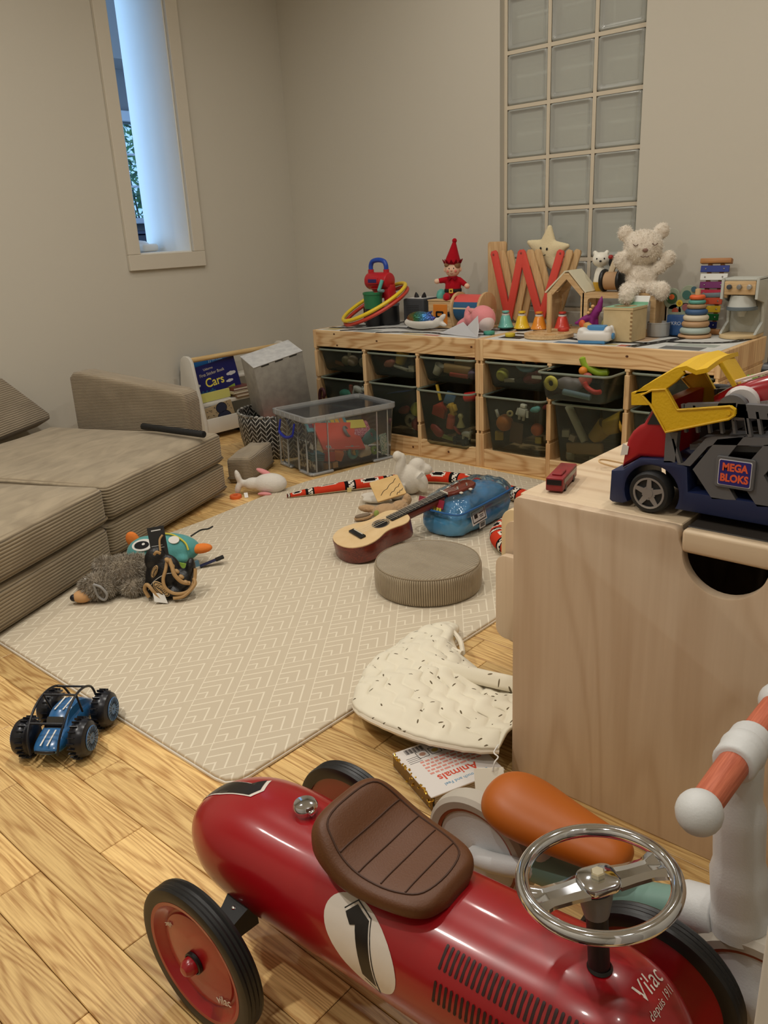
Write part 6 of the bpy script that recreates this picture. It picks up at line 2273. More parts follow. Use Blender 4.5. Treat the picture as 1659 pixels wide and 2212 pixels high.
for q in (mat('snake_red', (204, 62, 38), .95, spec=.1), mat('snake_black', (26, 22, 22), .95, spec=.1), mat('snake_white', (226, 216, 200), .95, spec=.1), mat('snake_belly', (206, 190, 160), .95, spec=.1)):
    me.materials.append(q)
me.polygons.foreach_set('use_smooth', [True] * len(me.polygons))
o = bpy.data.objects.new('body', me)
COL.objects.link(o)
o.parent = t
B().box((1.405, -1.12, .014), (.016, .002, .018), (12, 0, 55)).build('care_label', mat('label_cream', (222, 206, 140), .7), t)

# ---- white bunny plush
t = thing('bunny_plush', 'white bunny plush flopped over with one leg in the air', 'plush toy', (1.59, -1.055, RZ), (0, 0, CAMZ), s=1.15)
wb = mat('bunny_white', (222, 214, 200), .95, spec=.1, bump=(160, .3), sheen=.3)
b = B()
b.ell((-.012, -.02, .032), (.036, .032, .033))                 # head
b.ell((.048, .03, .050), (.040, .036, .052), (0, 14, 0))        # body
b.ell((.066, .035, .092), (.028, .026, .026))
b.ell((.012, .028, .092), (.017, .017, .048), (0, 12, 0))       # raised leg
b.ell((.004, .028, .128), (.016, .017, .018))
b.ell((.094, .03, .080), (.022, .018, .018), (0, 24, 0))        # foot
b.ell((.078, .0, .045), (.020, .020, .034), (0, -10, 0))
b.ell((-.070, -.030, .020), (.050, .018, .011), (0, 4, 8))      # ears
b.ell((-.066, -.056, .012), (.050, .016, .010), (0, 2, -6))
o = b.build('body', wb, t)
remesh(o, .004, 8)
B().box((.072, -.028, .075), (.012, .002, .030), (20, 40, 0), bev=.0005, seg=1).build('care_label', white_m, t)

# ---- tan bunny plush
t = thing('bunny_plush', 'curly tan bunny plush half hidden under the wooden board', 'plush toy', (1.70, -1.262, RZ), (0, 0, CAMZ))
tb_ = mat('bunny_tan', (190, 156, 118), 1.0, spec=.05, bump=(120, .8, 5), sheen=.4)
b = B()
b.ell((.01, .0, .026), (.046, .036, .027))
b.ell((.058, .022, .030), (.030, .028, .026))
b.ell((.085, .04, .052), (.016, .014, .022))
b.ell((-.05, .026, .030), (.038, .014, .014), (0, 6, -10))
b.ell((-.068, -.008, .012), (.036, .018, .010), (0, -4, 16))
o = b.build('body', tb_, t)
remesh(o, .004, 6)
fluff(o, .008, .004)
B().ell((-.070, -.013, .020), (.028, .012, .006), (0, -4, 16)).build('ear_lining', mat('ear_grey', (130, 112, 92), .95), t, smooth=180)
B().ell((-.022, -.024, .028), (.010, .008, .012)).build('leaf_patch', mat('leaf_patch', (150, 160, 80), .9), t, smooth=180)

# ---- wooden board with wavy cuts
t = thing('wooden_board', 'thin wooden puzzle board with wavy cut lines on the plush toys', 'puzzle')
o_ = Vector((1.665, -1.248, .058))
bx_, by_ = Vector((1.765, -1.165, .072)) - Vector((1.70, -1.248, .050)), Vector((1.668, -1.12, .098)) - Vector((1.70, -1.248, .050))
t.matrix_world = frame(o_, bx_, by_)
B().prism(rrect(0, 0, .105, .125, .006, 3), .006, bev=.001, seg=1).build('board', mat('puzzle_wood', (226, 190, 130), .5, var=(20, (212, 172, 110), .2)), t)
for k, (x0, y0, x1, y1) in enumerate(((.02, .028, .092, .095), (.048, .012, .098, .058), (.072, .006, .100, .026))):
    pts = []
    for q in range(25):
        f = q / 24
        pts.append((x0 + (x1 - x0) * f, y0 + (y1 - y0) * f + .007 * abs(math.sin(f * PI * 2.5)), .0062))
    B().tube(pts, .0011, 5).build('wavy_cut', mat('cut_black', (30, 24, 20), .8), t)

# ---- grey wolf plush
t = thing('wolf_plush', 'grey furry wolf plush lying against the sofa with a tan muzzle', 'plush toy', (1.478, -2.155, RZ), (0, 0, CAMZ))
wf = mat('wolf_fur', (112, 102, 90), 1.0, spec=.05, var=(26, (150, 138, 120), .2), bump=(90, .8, 5))
parts = [((-.030, -.030, .036), (.050, .040, .036), (0, 0, 0)), ((.030, .020, .052), (.062, .050, .050), (0, 0, 10)), ((.062, -.020, .026), (.034, .028, .024), (0, 0, 0)),
         ((-.020, .020, .075), (.034, .030, .026), (0, 0, 0)), ((-.072, .0, .026), (.022, .024, .022), (0, 0, 0)), ((.060, .045, .070), (.034, .028, .026), (0, 0, 0))]
b = B()
for c, s_, r_ in parts:
    b.ell(c, s_, r_)
remesh(b.build('body', wf, t), .005, 6)
fur(t, parts, mat('wolf_strand', (136, 126, 112), 1.0, spec=.05, var=(40, (190, 180, 164), .2)), 14000, .012, 4, .0010, .35)
b = B()
b.ell((-.066, -.052, .020), (.030, .022, .018), (0, 0, 20))
b.build('muzzle', mat('wolf_muzzle', (206, 160, 112), .95, spec=.1), t, smooth=180)
B().ell((-.089, -.062, .020), (.011, .010, .010)).build('nose', mat('wolf_nose', (24, 20, 24), .5), t, smooth=180)
B().tube(smooth_path([(-.026, -.070, .060), (-.006, -.074, .052), (.006, -.074, .030), (-.004, -.072, .014), (-.020, -.070, .026), (-.026, -.070, .060)], 5), .0035, 8).build('grey_strap', mat('strap_grey', (150, 148, 146), .6), t)
B().ell((-.058, -.040, .060), (.005, .005, .007)).build('ear_bead', white_m, t, smooth=180)

# ---- teal plush backpack
t = thing('plush_backpack', 'teal animal backpack with orange feet and a big eye behind the glove', 'backpack', (1.425, -1.945, RZ), (0, 0, CAMZ))
tl = mat('plush_teal', (92, 158, 156), .95, spec=.1, bump=(150, .3), sheen=.3)
b = B()
b.ell((0, 0, .050), (.108, .058, .050))
b.ell((-.05, -.006, .048), (.062, .056, .048))
b.ell((-.092, -.03, .03), (.018, .018, .020))
b.ell((.060, -.045, .036), (.020, .016, .014))
remesh(b.build('body', tl, t), .0045, 8)
of = mat('plush_orange', (232, 132, 62), .95, spec=.1, bump=(150, .3))
B().ell((-.092, .004, .086), (.020, .012, .026), (0, -20, 0)).build('ear', of, t, smooth=180)
B().ell((.112, -.010, .052), (.034, .018, .015), (0, -4, 0)).build('foot', of, t, smooth=180)
fe = frame((-.050, -.040, .082), (1, -.25, .10), (.25, .72, .62))
b = B(fe)
b.prism(ellipse(0, 0, .036, .021, 28), .0035, TM((0, 0, 0)), bev=.001, seg=1)
b.build('eye_white', mat('felt_white', (226, 222, 214), .95), t)
b = B(fe)
b.prism(ellipse(-.002, -.001, .024, .013, 26), .002, TM((0, 0, .0035)))
b.build('pupil', mat('felt_black', (20, 18, 18), .9), t)
b = B(fe)
b.prism(ellipse(.004, .001, .005, .004, 14), .0012, TM((0, 0, .0055)))
b.build('eye_glint', mat('felt_white', (226, 222, 214), .95), t)
fe2 = frame((.040, -.030, .090), (1, 0, -.1), (.0, .8, .6))
B(fe2).prism(ellipse(0, 0, .016, .013, 20), .003).build('eye_white', mat('felt_white', (226, 222, 214), .95), t)
B().tube(smooth_path([(-.02, .0, .102), (.03, -.012, .102), (.070, -.030, .083), (.082, -.044, .062)], 6), .0028, 8).build('zip', mat('zip_yellow', (206, 194, 60), .5), t)
for (x, y, z_, c, ry) in ((.064, -.064, .020, (140, 176, 70), 20), (.098, -.048, .018, (92, 130, 150), -10)):
    B().box((x, y, z_), (.024, .003, .020), (0, ry, 10), bev=.001, seg=1).build('tag_loop', mat('loop_%d' % c[0], c, .8), t)
strp = mat('strap_navy', (24, 30, 66), .7)
B().box((.135, -.025, .012), (.06, .018, .003), (0, -14, 18), bev=.001, seg=1).build('strap', strp, t)
B().box((.165, -.016, .020), (.026, .022, .006), (0, -14, 18), bev=.002).build('buckle', black_m, t)
B().tube(smooth_path([(.07, .05, .07), (.10, .06, .085), (.125, .055, .090), (.14, .06, .096)], 5), .0025, 6).build('cord', black_m, t)

# ---- baseball glove
t = thing('baseball_glove', 'black baseball glove with tan laces and a hang tag', 'baseball glove', (1.625, -2.07, RZ), (0, 0, CAMZ))
gk = mat('glove_leather', (18, 18, 20), .38, bump=(180, .25))
b = B()
b.ell((-.012, .004, .060), (.050, .026, .062), (-14, 14, 0))
b.ell((-.030, .012, .108), (.030, .020, .036), (-14, 22, 0))
b.ell((-.048, -.004, .034), (.020, .018, .034), (0, 20, 0))
b.ell((.040, .004, .040), (.030, .032, .036), (0, -10, 0))
b.ell((.062, .012, .072), (.014, .020, .034), (0, 8, 0))
b.ell((.010, -.002, .020), (.052, .036, .020))
o = b.build('shell', gk, t)
remesh(o, .004, 6)
lace = mat('glove_lace', (176, 140, 92), .6)
def lacep(pts, r_=.0045, nm='lace', k=6):
    B().tube(smooth_path(pts, k), r_, 8).build(nm, lace, t)
lacep([(.010, -.012, .118), (.006, -.030, .092), (-.002, -.040, .066), (.004, -.046, .042), (.028, -.046, .026), (.058, -.034, .026), (.074, -.014, .048), (.078, .0, .078)], .0048, 'edge_binding')
lacep([(-.050, -.030, .012), (-.060, -.026, .034), (-.050, -.030, .050), (-.030, -.040, .030), (-.014, -.046, .012)], .0052, 'edge_binding')
lacep([(.016, -.020, .118), (.024, -.030, .098), (.030, -.038, .078), (.046, -.036, .056), (.064, -.026, .046)], .0058)
lacep([(.074, -.016, .056), (.078, -.024, .044), (.066, -.034, .030), (.046, -.044, .016), (.020, -.048, .014)], .0050)
for k in range(5):
    f = k / 4
    c_ = Vector((.012, -.024, .116)).lerp(Vector((.056, -.032, .052)), f)
    B().ell(c_, (.0085, .007, .0055), (0, 40, 0), 10, 8).build('lace_knot', lace, t, smooth=180)
lacep([(-.022, -.018, .132), (-.014, -.022, .140), (-.006, -.018, .134)], .004)
for (c, lx, lz, rx, ry, tlt, txt) in (((-.026, -.0285, .086), 0, 0, .020, .0075, 62, 'R'), ((-.010, -.0415, .040), 0, 0, .028, .0125, -48, 'sport')):
    ff = frame(c, (math.cos(R(tlt)), -.05, math.sin(R(tlt))), (-math.sin(R(tlt)), .25, math.cos(R(tlt))))
    B(ff).prism(ellipse(0, 0, rx, ry, 26), .005, TM((0, 0, -.003)), bev=.001, seg=1).build('patch', mat('patch_tan', (196, 162, 112), .6), t)
    b = B(ff)
    b.prism(ellipse(0, 0, rx * .92, ry * .86, 26), .0006, TM((0, 0, .002)), holes=[ellipse(0, 0, rx * .84, ry * .72, 26)])
    n_ = 7
    for k in range(n_):
        b.box((-rx * .55 + k * rx * 1.1 / (n_ - 1), ry * .12 * math.sin(k * 2), .0024), (rx * .045, ry * .75, .0006), (0, 0, -24 + 20 * (k % 2)))
    b.tube([(-rx * .6, -ry * .35, .0024), (0, -ry * .15, .0026), (rx * .6, -ry * .4, .0024)], .0009, 5)
    b.build('embroidery', dk, t)
B().tube(smooth_path([(-.052, -.022, .030), (-.030, -.036, .060), (0, -.034, .078), (.02, -.03, .08)], 6), .0008, 5).build('stitching', mat('stitch_white', (206, 204, 198), .7), t)
hang = frame((-.034, .012, .122), (.96, .1, .10), (.12, .30, .80))
B(hang).box((.018, .028, .0), (.046, .088, .0014), bev=.0004, seg=1).build('hang_tag', mat('tag_black', (22, 22, 22), .5), t)
b = B(hang)
b.box((.018, .062, .001), (.026, .003, .0004))
b.box((.014, .020, .001), (.030, .0012, .0004))
b.box((.026, .0135, .001), (.014, .0012, .0004))
b.build('tag_print', mat('tag_white', (206, 206, 204), .6), t)
B(hang).box((.010, .002, .0016), (.018, .030, .0008)).build('price_label', white_m, t)
lacep([(-.010, .0, .134), (-.012, .014, .160), (-.004, .022, .172)], .0028)
b = B()
b.prism([(-.02, 0), (.016, -.006), (.006, .022), (-.024, .024)], .001, frame((-.010, -.052, .008), (1, 0, 0), (0, .35, .9)))
b.build('paper_label', white_m, t)
# ================================================================ BIRCH CHEST WITH TRUCK
CHX0, CHX1, CHY0, CHY1, CHZ = 2.772, 3.62, -2.131, -1.60, .5255
t = thing('toy_chest', 'birch plywood toy chest with a hand notch below its lid', 'chest')
LX = 3.040
lip = .034
notch = arc((3.107, CHZ - lip + .004), .058, 180, 355, 20)
poly = ([(CHX0, .0), (CHX1, 0), (CHX1, CHZ - lip - .001)] + [(3.172, CHZ - lip - .001)] + [(3.168, CHZ - lip - .004)] + list(reversed(notch))
        + [(LX + .003, CHZ - .016)] + arc((LX - .009, CHZ - .012), .012, 0, 90, 4) + arc((CHX0 + .012, CHZ - .012), .012, 90, 180, 4))
B().prism(poly, -.020, FR(0, CHY0, 0), bev=.0022, seg=2).build('front_panel', birch, t)
B().box(((CHX0 + LX) / 2, (CHY0 + .02 + CHY1) / 2, CHZ - .009), (LX - CHX0 - .002, CHY1 - CHY0 - .02, .018), bev=.0015, seg=1).build('fixed_top', birch_h, t)
B().box((CHX0 + .010, (CHY0 + .02 + CHY1) / 2, (CHZ - .018) / 2), (.018, CHY1 - CHY0 - .02, CHZ - .019)).build('side_panel', birch, t)
B().box((CHX1 - .010, (CHY0 + .02 + CHY1) / 2, (CHZ - .038) / 2), (.018, CHY1 - CHY0 - .02, CHZ - .039)).build('side_panel', birch, t)
B().box(((CHX0 + CHX1) / 2, CHY1 - .009, (CHZ - .02) / 2), (CHX1 - CHX0 - .036, .018, CHZ - .039)).build('back_panel', birch, t)
ld = B().box(((LX + .006 + CHX1) / 2, CHY0 + .010, CHZ - lip / 2), (CHX1 - LX - .006, .020, lip), bev=.006, seg=3).build('lid_lip', birch_h, t)
B().box(((LX + .006 + CHX1) / 2, (CHY0 + .021 + CHY1) / 2, CHZ - .010), (CHX1 - LX - .006, CHY1 - CHY0 - .021, .018), bev=.001, seg=1).build('lid_board', mat('lid_dark', (52, 47, 42), .55), t)  # lid board in one even tone, darker than its birch lip

# ---- small birch stool tucked beside the chest
t = thing('birch_stool', 'small rounded birch plywood stool beside the chest', 'stool', group=None)
B().prism(rrect(2.584, .118, 2.755, .305, .024, 5), -.018, FR(0, -1.902, 0), bev=.002).build('front_panel', birch, t)
B().prism(rrect(2.578, .125, 2.75, .395, .030, 6), -.022, FR(0, -1.872, 0), bev=.0025, holes=()).build('back_panel', ply_edge, t)
B().prism(rrect(2.592, .10, 2.742, .372, .020, 6), -.006, FR(0, -1.877, 0)).build('inner_panel', birch, t)
B().box((2.665, -1.80, .23), (.16, .13, .016), bev=.003).build('seat', birch_h, t)
B().box((2.66, -1.735, .115), (.16, .016, .23), bev=.003).build('leg_panel', birch, t)

# ---- red toy bus and a string loop on the chest
t = thing('toy_bus', 'small red toy bus at the left corner of the chest top', 'toy bus')
t.matrix_world = frame((2.8195, -2.0855, CHZ), (-.26, .966, 0), (-.966, -.26, 0))
b = B()
b.box((.047, 0, .0145), (.094, .028, .022), bev=.0022)
b.box((.030, 0, .0268), (.030, .016, .0035), bev=.001, seg=1)
b.build('body', mat('bus_red', (150, 26, 34), .4, var=(60, (110, 20, 26), .2)), t)
b = B()
b.box((-.0003, 0, .0185), (.002, .024, .0085))
b.box((.048, -.0139, .0185), (.080, .0012, .0075))
b.box((.048, .0139, .0185), (.080, .0012, .0075))
b.build('window_band', mat('bus_glass', (40, 36, 36), .15), t)
for x in (.02, .074):
    for y in (-.0125, .0125):
        B().cyl((x, y - .002, .0055), (x, y + .002, .0055), .0055, n=16).build('wheel', black_m, t)
t = thing('string_loop', 'thin tan string loop lying on the chest behind the bus', 'string', (2.845, -1.90, CHZ))
B().tube(smooth_path([(.06, .0, .002), (.02, -.012, .003), (-.025, -.025, .012), (-.03, -.01, .014), (.01, .01, .006), (.06, .02, .002)], 6), .0016, 6).build('loop', mat('string_tan', (206, 172, 124), .7), t)

# ---- toy truck
TY = -2.087
TWD = .135
t = thing('toy_truck', 'red and blue toy car transporter with a yellow loading arm on the chest', 'toy truck')
bluec = mat('truck_blue', (27, 38, 76), .45)
greyc = mat('truck_grey', (98, 98, 100), .5)
redc = mat('truck_red', (168, 26, 34), .3)
yelc = mat('truck_yellow', (226, 182, 20), .5, bump=(260, .2))
warch = arc((2.980, .556), .041, 210, -28, 18)
ch = [(2.916, .579), (2.915, .533), (2.920, .530), (2.937, .531)] + warch + [(3.026, .537), (3.46, .537), (3.46, .572), (3.034, .566), (3.030, .602), (3.006, .610), (2.958, .604), (2.934, .583)]
B().prism(ch, -TWD, FR(0, TY, 0), bev=.0025, seg=2).build('chassis', bluec, t)
cab = [(2.928, .583), (2.931, .606), (2.935, .628), (2.942, .641), (2.951, .650), (2.958, .654), (2.972, .682), (2.980, .690), (3.000, .692), (3.000, .606), (2.957, .604)]
B().prism(cab, -(TWD - .014), FR(0, TY + .007, 0), bev=.008, seg=4).build('cab', redc, t)
b = B()
b.prism([(2.9655, .655), (2.9765, .679), (2.984, .684), (2.994, .684), (2.994, .657)], .0015, FR(0, TY + .0072, 0))
b.prism([(-.045, 0), (.045, 0), (.036, .030), (-.036, .030)], .0015, frame((2.9555, TY + .0675, .6555), (0, -1, 0), (.45, 0, .9)))
b.build('window', mat('truck_glass', (16, 14, 18), .06, spec=.8), t)
B().prism([(2.9272, .603), (2.938, .606), (2.9395, .618), (2.930, .622)], .0012, FR(0, TY + .0068, 0)).build('headlight', mat('lamp_white', (226, 222, 214), .3), t)
for wx in (2.980, 3.36):
    for wy, s_ in ((TY + .004, -1), (TY + TWD - .004, 1)):
        o = B().lathe([(.0, -.012), (.026, -.012), (.030, -.009), (.0312, -.002), (.0312, .008), (.0285, .012), (.0235, .0125), (.0225, .010), (.0, .010)], 36, TM((wx, wy, CHZ + .0313), (90 * -s_ if s_ > 0 else 90, 0, 0))).build('wheel', mat('tyre_black', (22, 22, 22), .6), t)
        F_ = TM((wx, wy, CHZ + .0313), (90 if s_ < 0 else -90, 0, 0))
        b = B(F_)
        b.lathe([(.0205, .0102), (.0235, .0102), (.0235, .0128), (.0205, .0128)], 32)
        for k in range(5):
            a = R(90 + 72 * k)
            b.prism([(.004, -.0045), (.0215, -.0028), (.0215, .0028), (.004, .0045)], .0022, TM((0, 0, .0104), (0, 0, math.degrees(a))))
        b.cyl((0, 0, .010), (0, 0, .0135), .0065, n=18)
        for k in range(5):
            a = R(54 + 72 * k)
            b.cyl((.0085 * math.cos(a), .0085 * math.sin(a), .010), (.0085 * math.cos(a), .0085 * math.sin(a), .013), .0018, n=8)
        b.build('rim', mat('rim_silver', (176, 176, 178), .3, .75), o)
# grey transporter frame: posts, sloping rails, lattice, chevrons
for yy in (TY, TY + TWD - .012):
    b = B()
    F_ = FR(0, yy, 0)
    b.prism([(2.996, .604), (3.012, .606), (3.013, .650), (2.996, .648)], -.012, F_)
    b.prism([(3.012, .604), (3.024, .607), (3.052, .646), (3.062, .650), (3.40, .686), (3.40, .676), (3.064, .639), (3.056, .635), (3.034, .604)], -.012, F_)
    b.prism([(3.086, .674), (3.095, .680), (3.40, .690), (3.40, .706), (3.090, .698)], -.012, F_)
    b.prism([(3.02, .684), (3.088, .692), (3.088, .699), (3.02, .691)], -.012, F_)
    b.prism(arc((3.083, .690), .019, 200, -20, 14) + [(3.100, .680), (3.066, .680)], -.012, F_)
    for k in range(9):
        x0 = 3.022 + k * .0165
        b.prism([(x0, .651 + k * .0016), (x0 + .0035, .651 + k * .0016), (x0 - .004, .690), (x0 - .0075, .690)], -.008, F_)
    for k in range(4):
        x0 = 3.095 + k * .03
        b.prism([(x0 + .012, .655), (x0 + .017, .656), (x0 + .008, .690), (x0 + .003, .689)], -.008, F_)
    b.prism([(3.016, .606), (3.021, .606), (3.008, .64), (3.005, .64)], -.008, F_)
    for x0 in (3.038, 3.098):
        b.prism([(x0, .600), (x0 + .030, .647), (x0 + .064, .655), (x0 + .034, .606), (x0 + .062, .566), (x0 + .030, .562)], -.010, F_)
    b.build('side_frame', greyc, t)
B().box((3.21, TY + TWD / 2, .645), (.37, TWD - .03, .008), (0, -5.5, 0)).build('deck', greyc, t)
B().box((3.24, TY + TWD / 2, .585), (.41, TWD - .06, .03)).build('dark_core', mat('truck_dark', (24, 24, 26), .7), t)
# sticker
B().prism(rrect(3.070, .582, 3.122, .626, .004, 3), .0035, FR(0, TY - .0002, 0), bev=.001, seg=1).build('sticker_frame', greyc, t)
B().prism(rrect(3.0745, .586, 3.118, .622, .002, 2), .0008, FR(0, TY - .0036, 0)).build('sticker_border', mat('sticker_white', (226, 224, 226), .4), t)
B().prism(rrect(3.0755, .587, 3.117, .621, .002, 2), .0006, FR(0, TY - .0043, 0)).build('sticker_field', mat('sticker_blue', (42, 36, 120), .4), t)
for s_, zz_ in (('MEGA', .6115), ('BLOKS', .5965)):
    text_obj(s_, .0145, mat('sticker_orange', (236, 98, 60), .4), t, FR(3.0963, TY - .0052, zz_), bold=.0006, xs=.86)
# yellow loading arm: two side arms joined by a scoop
arm = [(2.976, .687), (3.000, .651), (3.084, .679), (3.091, .685), (3.0905, .692), (3.084, .696), (3.014, .684), (2.996, .711), (2.976, .708), (2.962, .700)]
for yy in (TY - .010, TY + TWD - .002):
    B().prism(arm, -.009, FR(0, yy, 0), bev=.0015, seg=1).build('loading_arm', yelc, t)
    b = B()
    b.tube([(p[0], yy - .0005, p[1]) for p in arm], .0018, 6, closed=True)
    b.cyl((3.083, yy - .002, .687), (3.083, yy + .002, .687), .003, n=12)
    b.build('arm_edge', yelc, t)
b = B()
sc = [(2.976, .687), (2.962, .683), (2.947, .684), (2.946, .703), (2.975, .722), (3.012, .744), (3.028, .745), (3.034, .738), (3.016, .727), (2.998, .712)]
b.loft([[(x, y_, z_) for x, z_ in [(2.947, .684), (2.946, .702), (2.976, .708), (2.977, .687)]] for y_ in (TY - .010, TY + .004)], cap=True)
fn = [(2.948, .700), (2.964, .712), (2.985, .726), (3.008, .741), (3.022, .745), (3.036, .740), (3.050, .744)]
b.sheet(lambda u, v: (lambda i, f: (fn[i][0] + (fn[min(i + 1, 6)][0] - fn[i][0]) * f - .012 * v, TY - .010 + v * (TWD + .016), fn[i][1] + (fn[min(i + 1, 6)][1] - fn[i][1]) * f + .004 * math.sin(PI * v)))(min(int(u * 6), 5), u * 6 - min(int(u * 6), 5)), 12, 8, .006)
b.sheet(lambda u, v: (3.050 - .012 * v + .022 * u, TY + .045 + v * (TWD - .055), .744 - .030 * u - .004 * v), 6, 6, .006)
b.prism([(2.947, .698), (2.976, .706), (2.996, .711), (3.008, .721), (3.020, .734), (3.014, .742), (2.985, .727), (2.964, .713)], -.008, FR(0, TY - .010, 0), bev=.001, seg=1)
b.build('scoop', yelc, t)

# ---- things lying on the transporter
t = thing('toy_racer', 'red toy racing car with white wheels on the transporter deck', 'toy car')
t.matrix_world = frame((3.10, TY + .060, .690), (.93, .25, .27), (-.25, .96, 0))
b = B()
b.loft([[(x, y_ * w_, z_ * h_ + .012) for y_, z_ in ((-1, -.3), (-.9, .5), (-.4, 1), (.4, 1), (.9, .5), (1, -.3))] for x, w_, h_ in ((-.055, .012, .010), (-.03, .020, .018), (.03, .026, .024), (.09, .026, .026), (.13, .02, .02))])
b.build('body', mat('racer_red', (150, 16, 28), .2, coat=.5), t, smooth=60)
B().box((.035, 0, .040), (.14, .008, .003), (0, -4, 0)).build('stripe', mat('racer_cream', (226, 206, 190), .4), t)
for x in (-.02, .085):
    for y_ in (-.032, .032):
        B().lathe([(.010, -.006), (.020, -.007), (.023, -.004), (.023, .004), (.020, .007), (.010, .006)], 26, TM((x, y_, .010), (90, 0, 0))).build('wheel', mat('racer_white', (222, 216, 214), .4), t)
t = thing('spiky_toy', 'lime green spiky rubber toy behind the transporter', 'toy', (3.058, -1.905, CHZ + .148))
b = B()
b.ell((0, 0, .012), (.030, .018, .014))
rg = random.Random(2)
for k in range(60):
    a, e = rg.uniform(0, 2 * PI), rg.uniform(-.1, 1.4)
    d = Vector((math.cos(a) * math.cos(e), math.sin(a) * math.cos(e), math.sin(e)))
    p = Vector((d.x * .028, d.y * .017, .012 + d.z * .013))
    b.cyl(p, p + d * .008, .0022, .0008, n=6)
b.build('body', mat('spiky_green', (116, 200, 66), .4), t)
t = thing('dark_crate', 'dark grey plastic toy crate standing behind the transporter', 'crate', (3.12, -1.895, CHZ))
b = B()
b.prism(rrect(-.15, -.045, .25, .06, .012, 4), .14, holes=[rrect(-.144, -.039, .244, .054, .01, 4)])
b.box((.05, .0075, .128), (.39, .09, .006))
b.tube([(p[0], p[1], .144) for p in rrect(-.152, -.047, .252, .062, .012, 4)], .004, 8, closed=True)
b.build('wall', mat('crate_grey', (54, 54, 56), .55), t)
t = thing('toy_train', 'black toy locomotive lying behind the spiky green toy', 'toy train', (3.11, -1.86, CHZ + .148))
b = B()
b.box((0, 0, .016), (.13, .035, .02), bev=.003)
b.cyl((-.06, 0, .030), (.02, 0, .030), .014, n=18, bev=.003)
for k in range(3):
    b.cyl((-.05 + k * .028, 0, .042), (-.05 + k * .028, 0, .052), .005, n=12)
b.box((.045, 0, .036), (.036, .034, .03), bev=.003)
b.build('body', mat('train_black', (34, 33, 35), .4), t)
for x in (-.04, 0, .04):
    for y_ in (-.018, .018):
        B().cyl((x, y_ - .002, .006), (x, y_ + .002, .006), .008, n=14).build('wheel', blackmatt_m, t)
t = thing('white_hoop_toy', 'small white ring lying among the toys on the transporter', 'ring', (3.120, -1.965, .682), (70, 0, 30))
B().lathe([(.032 + .006 * math.cos(2 * PI * k / 10), .006 * math.sin(2 * PI * k / 10)) for k in range(11)], 32).build('ring', mat('racer_white', (222, 216, 214), .4), t)
# ================================================================ FOREGROUND
# ---- ride-on racing car, axis along +x, centre line y = CY
CY = -2.642
t = thing('ride_on_car', 'glossy red metal ride-on racing car with a brown seat and number one', 'ride-on car')
t.matrix_world = TM((2.957, CY + .0138, 0), (0, 0, 2.5)) @ TM((-2.957, 0, 0))
carred = mat('car_red', (156, 12, 22), .30, coat=.35, spec=.5)
dec_w = mat('decal_white', (226, 216, 204), .35)
dec_k = mat('decal_black', (20, 14, 12), .35)
SECT = [  # x, top, bottom, half width
    (2.5846, .1619, .1533, .0088), (2.5888, .1752, .1405, .0214), (2.5986, .1893, .1271, .0383), (2.616, .2038, .1135, .0552), (2.6405, .2165, .1019, .0693), (2.6754, .2274, .0926, .0805), (2.7242, .2341, .0877, .0850), (2.78, .2359, .0875, .0851), (2.8359, .2387, .0875, .0843),
    (2.9056, .2417, .0875, .0832), (2.9754, .2436, .0875, .0827), (3.0452, .2471, .0875, .0827), (3.115, .2515, .0875, .0827), (3.1778, .2555, .0876, .0822), (3.2267, .2488, .0956, .0732), (3.2581, .2261, .1122, .0536), (3.2741, .2002, .1297, .0328), (3.2825, .164, .1533, .0083)]


def sup_ring(x, zt, zb, w, n=48, et=2.35, eb=2.9, tuck=.22, dish=0.0):
    zc, h = (zt + zb) / 2, (zt - zb) / 2
    ring = []
    for k in range(n):
        a = 2 * PI * k / n
        c, s_ = math.cos(a), math.sin(a)
        e = 2 / et if s_ > 0 else 2 / eb
        y = w * (abs(c) ** e) * (1 if c >= 0 else -1)
        z = zc + h * (abs(s_) ** e) * (1 if s_ >= 0 else -1)
        if s_ < 0:
            y *= 1 - tuck * abs(s_)
        if s_ > .15 and dish:
            z -= dish * (1 - (y / w) ** 2)
        ring.append((x, y, z))
    return ring


def refine(rings, k=3):
    fine = []
    for i in range(len(rings) - 1):
        p0, p1, p2, p3 = rings[max(i - 1, 0)], rings[i], rings[i + 1], rings[min(i + 2, len(rings) - 1)]
        for q in range(k):
            f = q / k
            fine.append([tuple(.5 * (2 * b_ + (c_ - a_) * f + (2 * a_ - 5 * b_ + 4 * c_ - d_) * f * f + (3 * b_ - a_ - 3 * c_ + d_) * f ** 3) for a_, b_, c_, d_ in zip(v0, v1, v2, v3)) for v0, v1, v2, v3 in zip(p0, p1, p2, p3)])
    fine.append(rings[-1])
    return fine


body = B().loft(refine([sup_ring(*v) for v in SECT])).build('body', carred, t, smooth=60)


def tree_of(o):
    return BVHTree.FromPolygons([v.co.copy() for v in o.data.vertices], [list(p.vertices) for p in o.data.polygons])


BV = tree_of(body)


def press(bv, p, d, off):
    hit = bv.ray_cast(p - d * .15, d, .4)
    if hit[0] is None:
        hit = bv.find_nearest(p)
    n = hit[1] if hit[1].dot(d) < 0 else -hit[1]
    return hit[0] + n * off


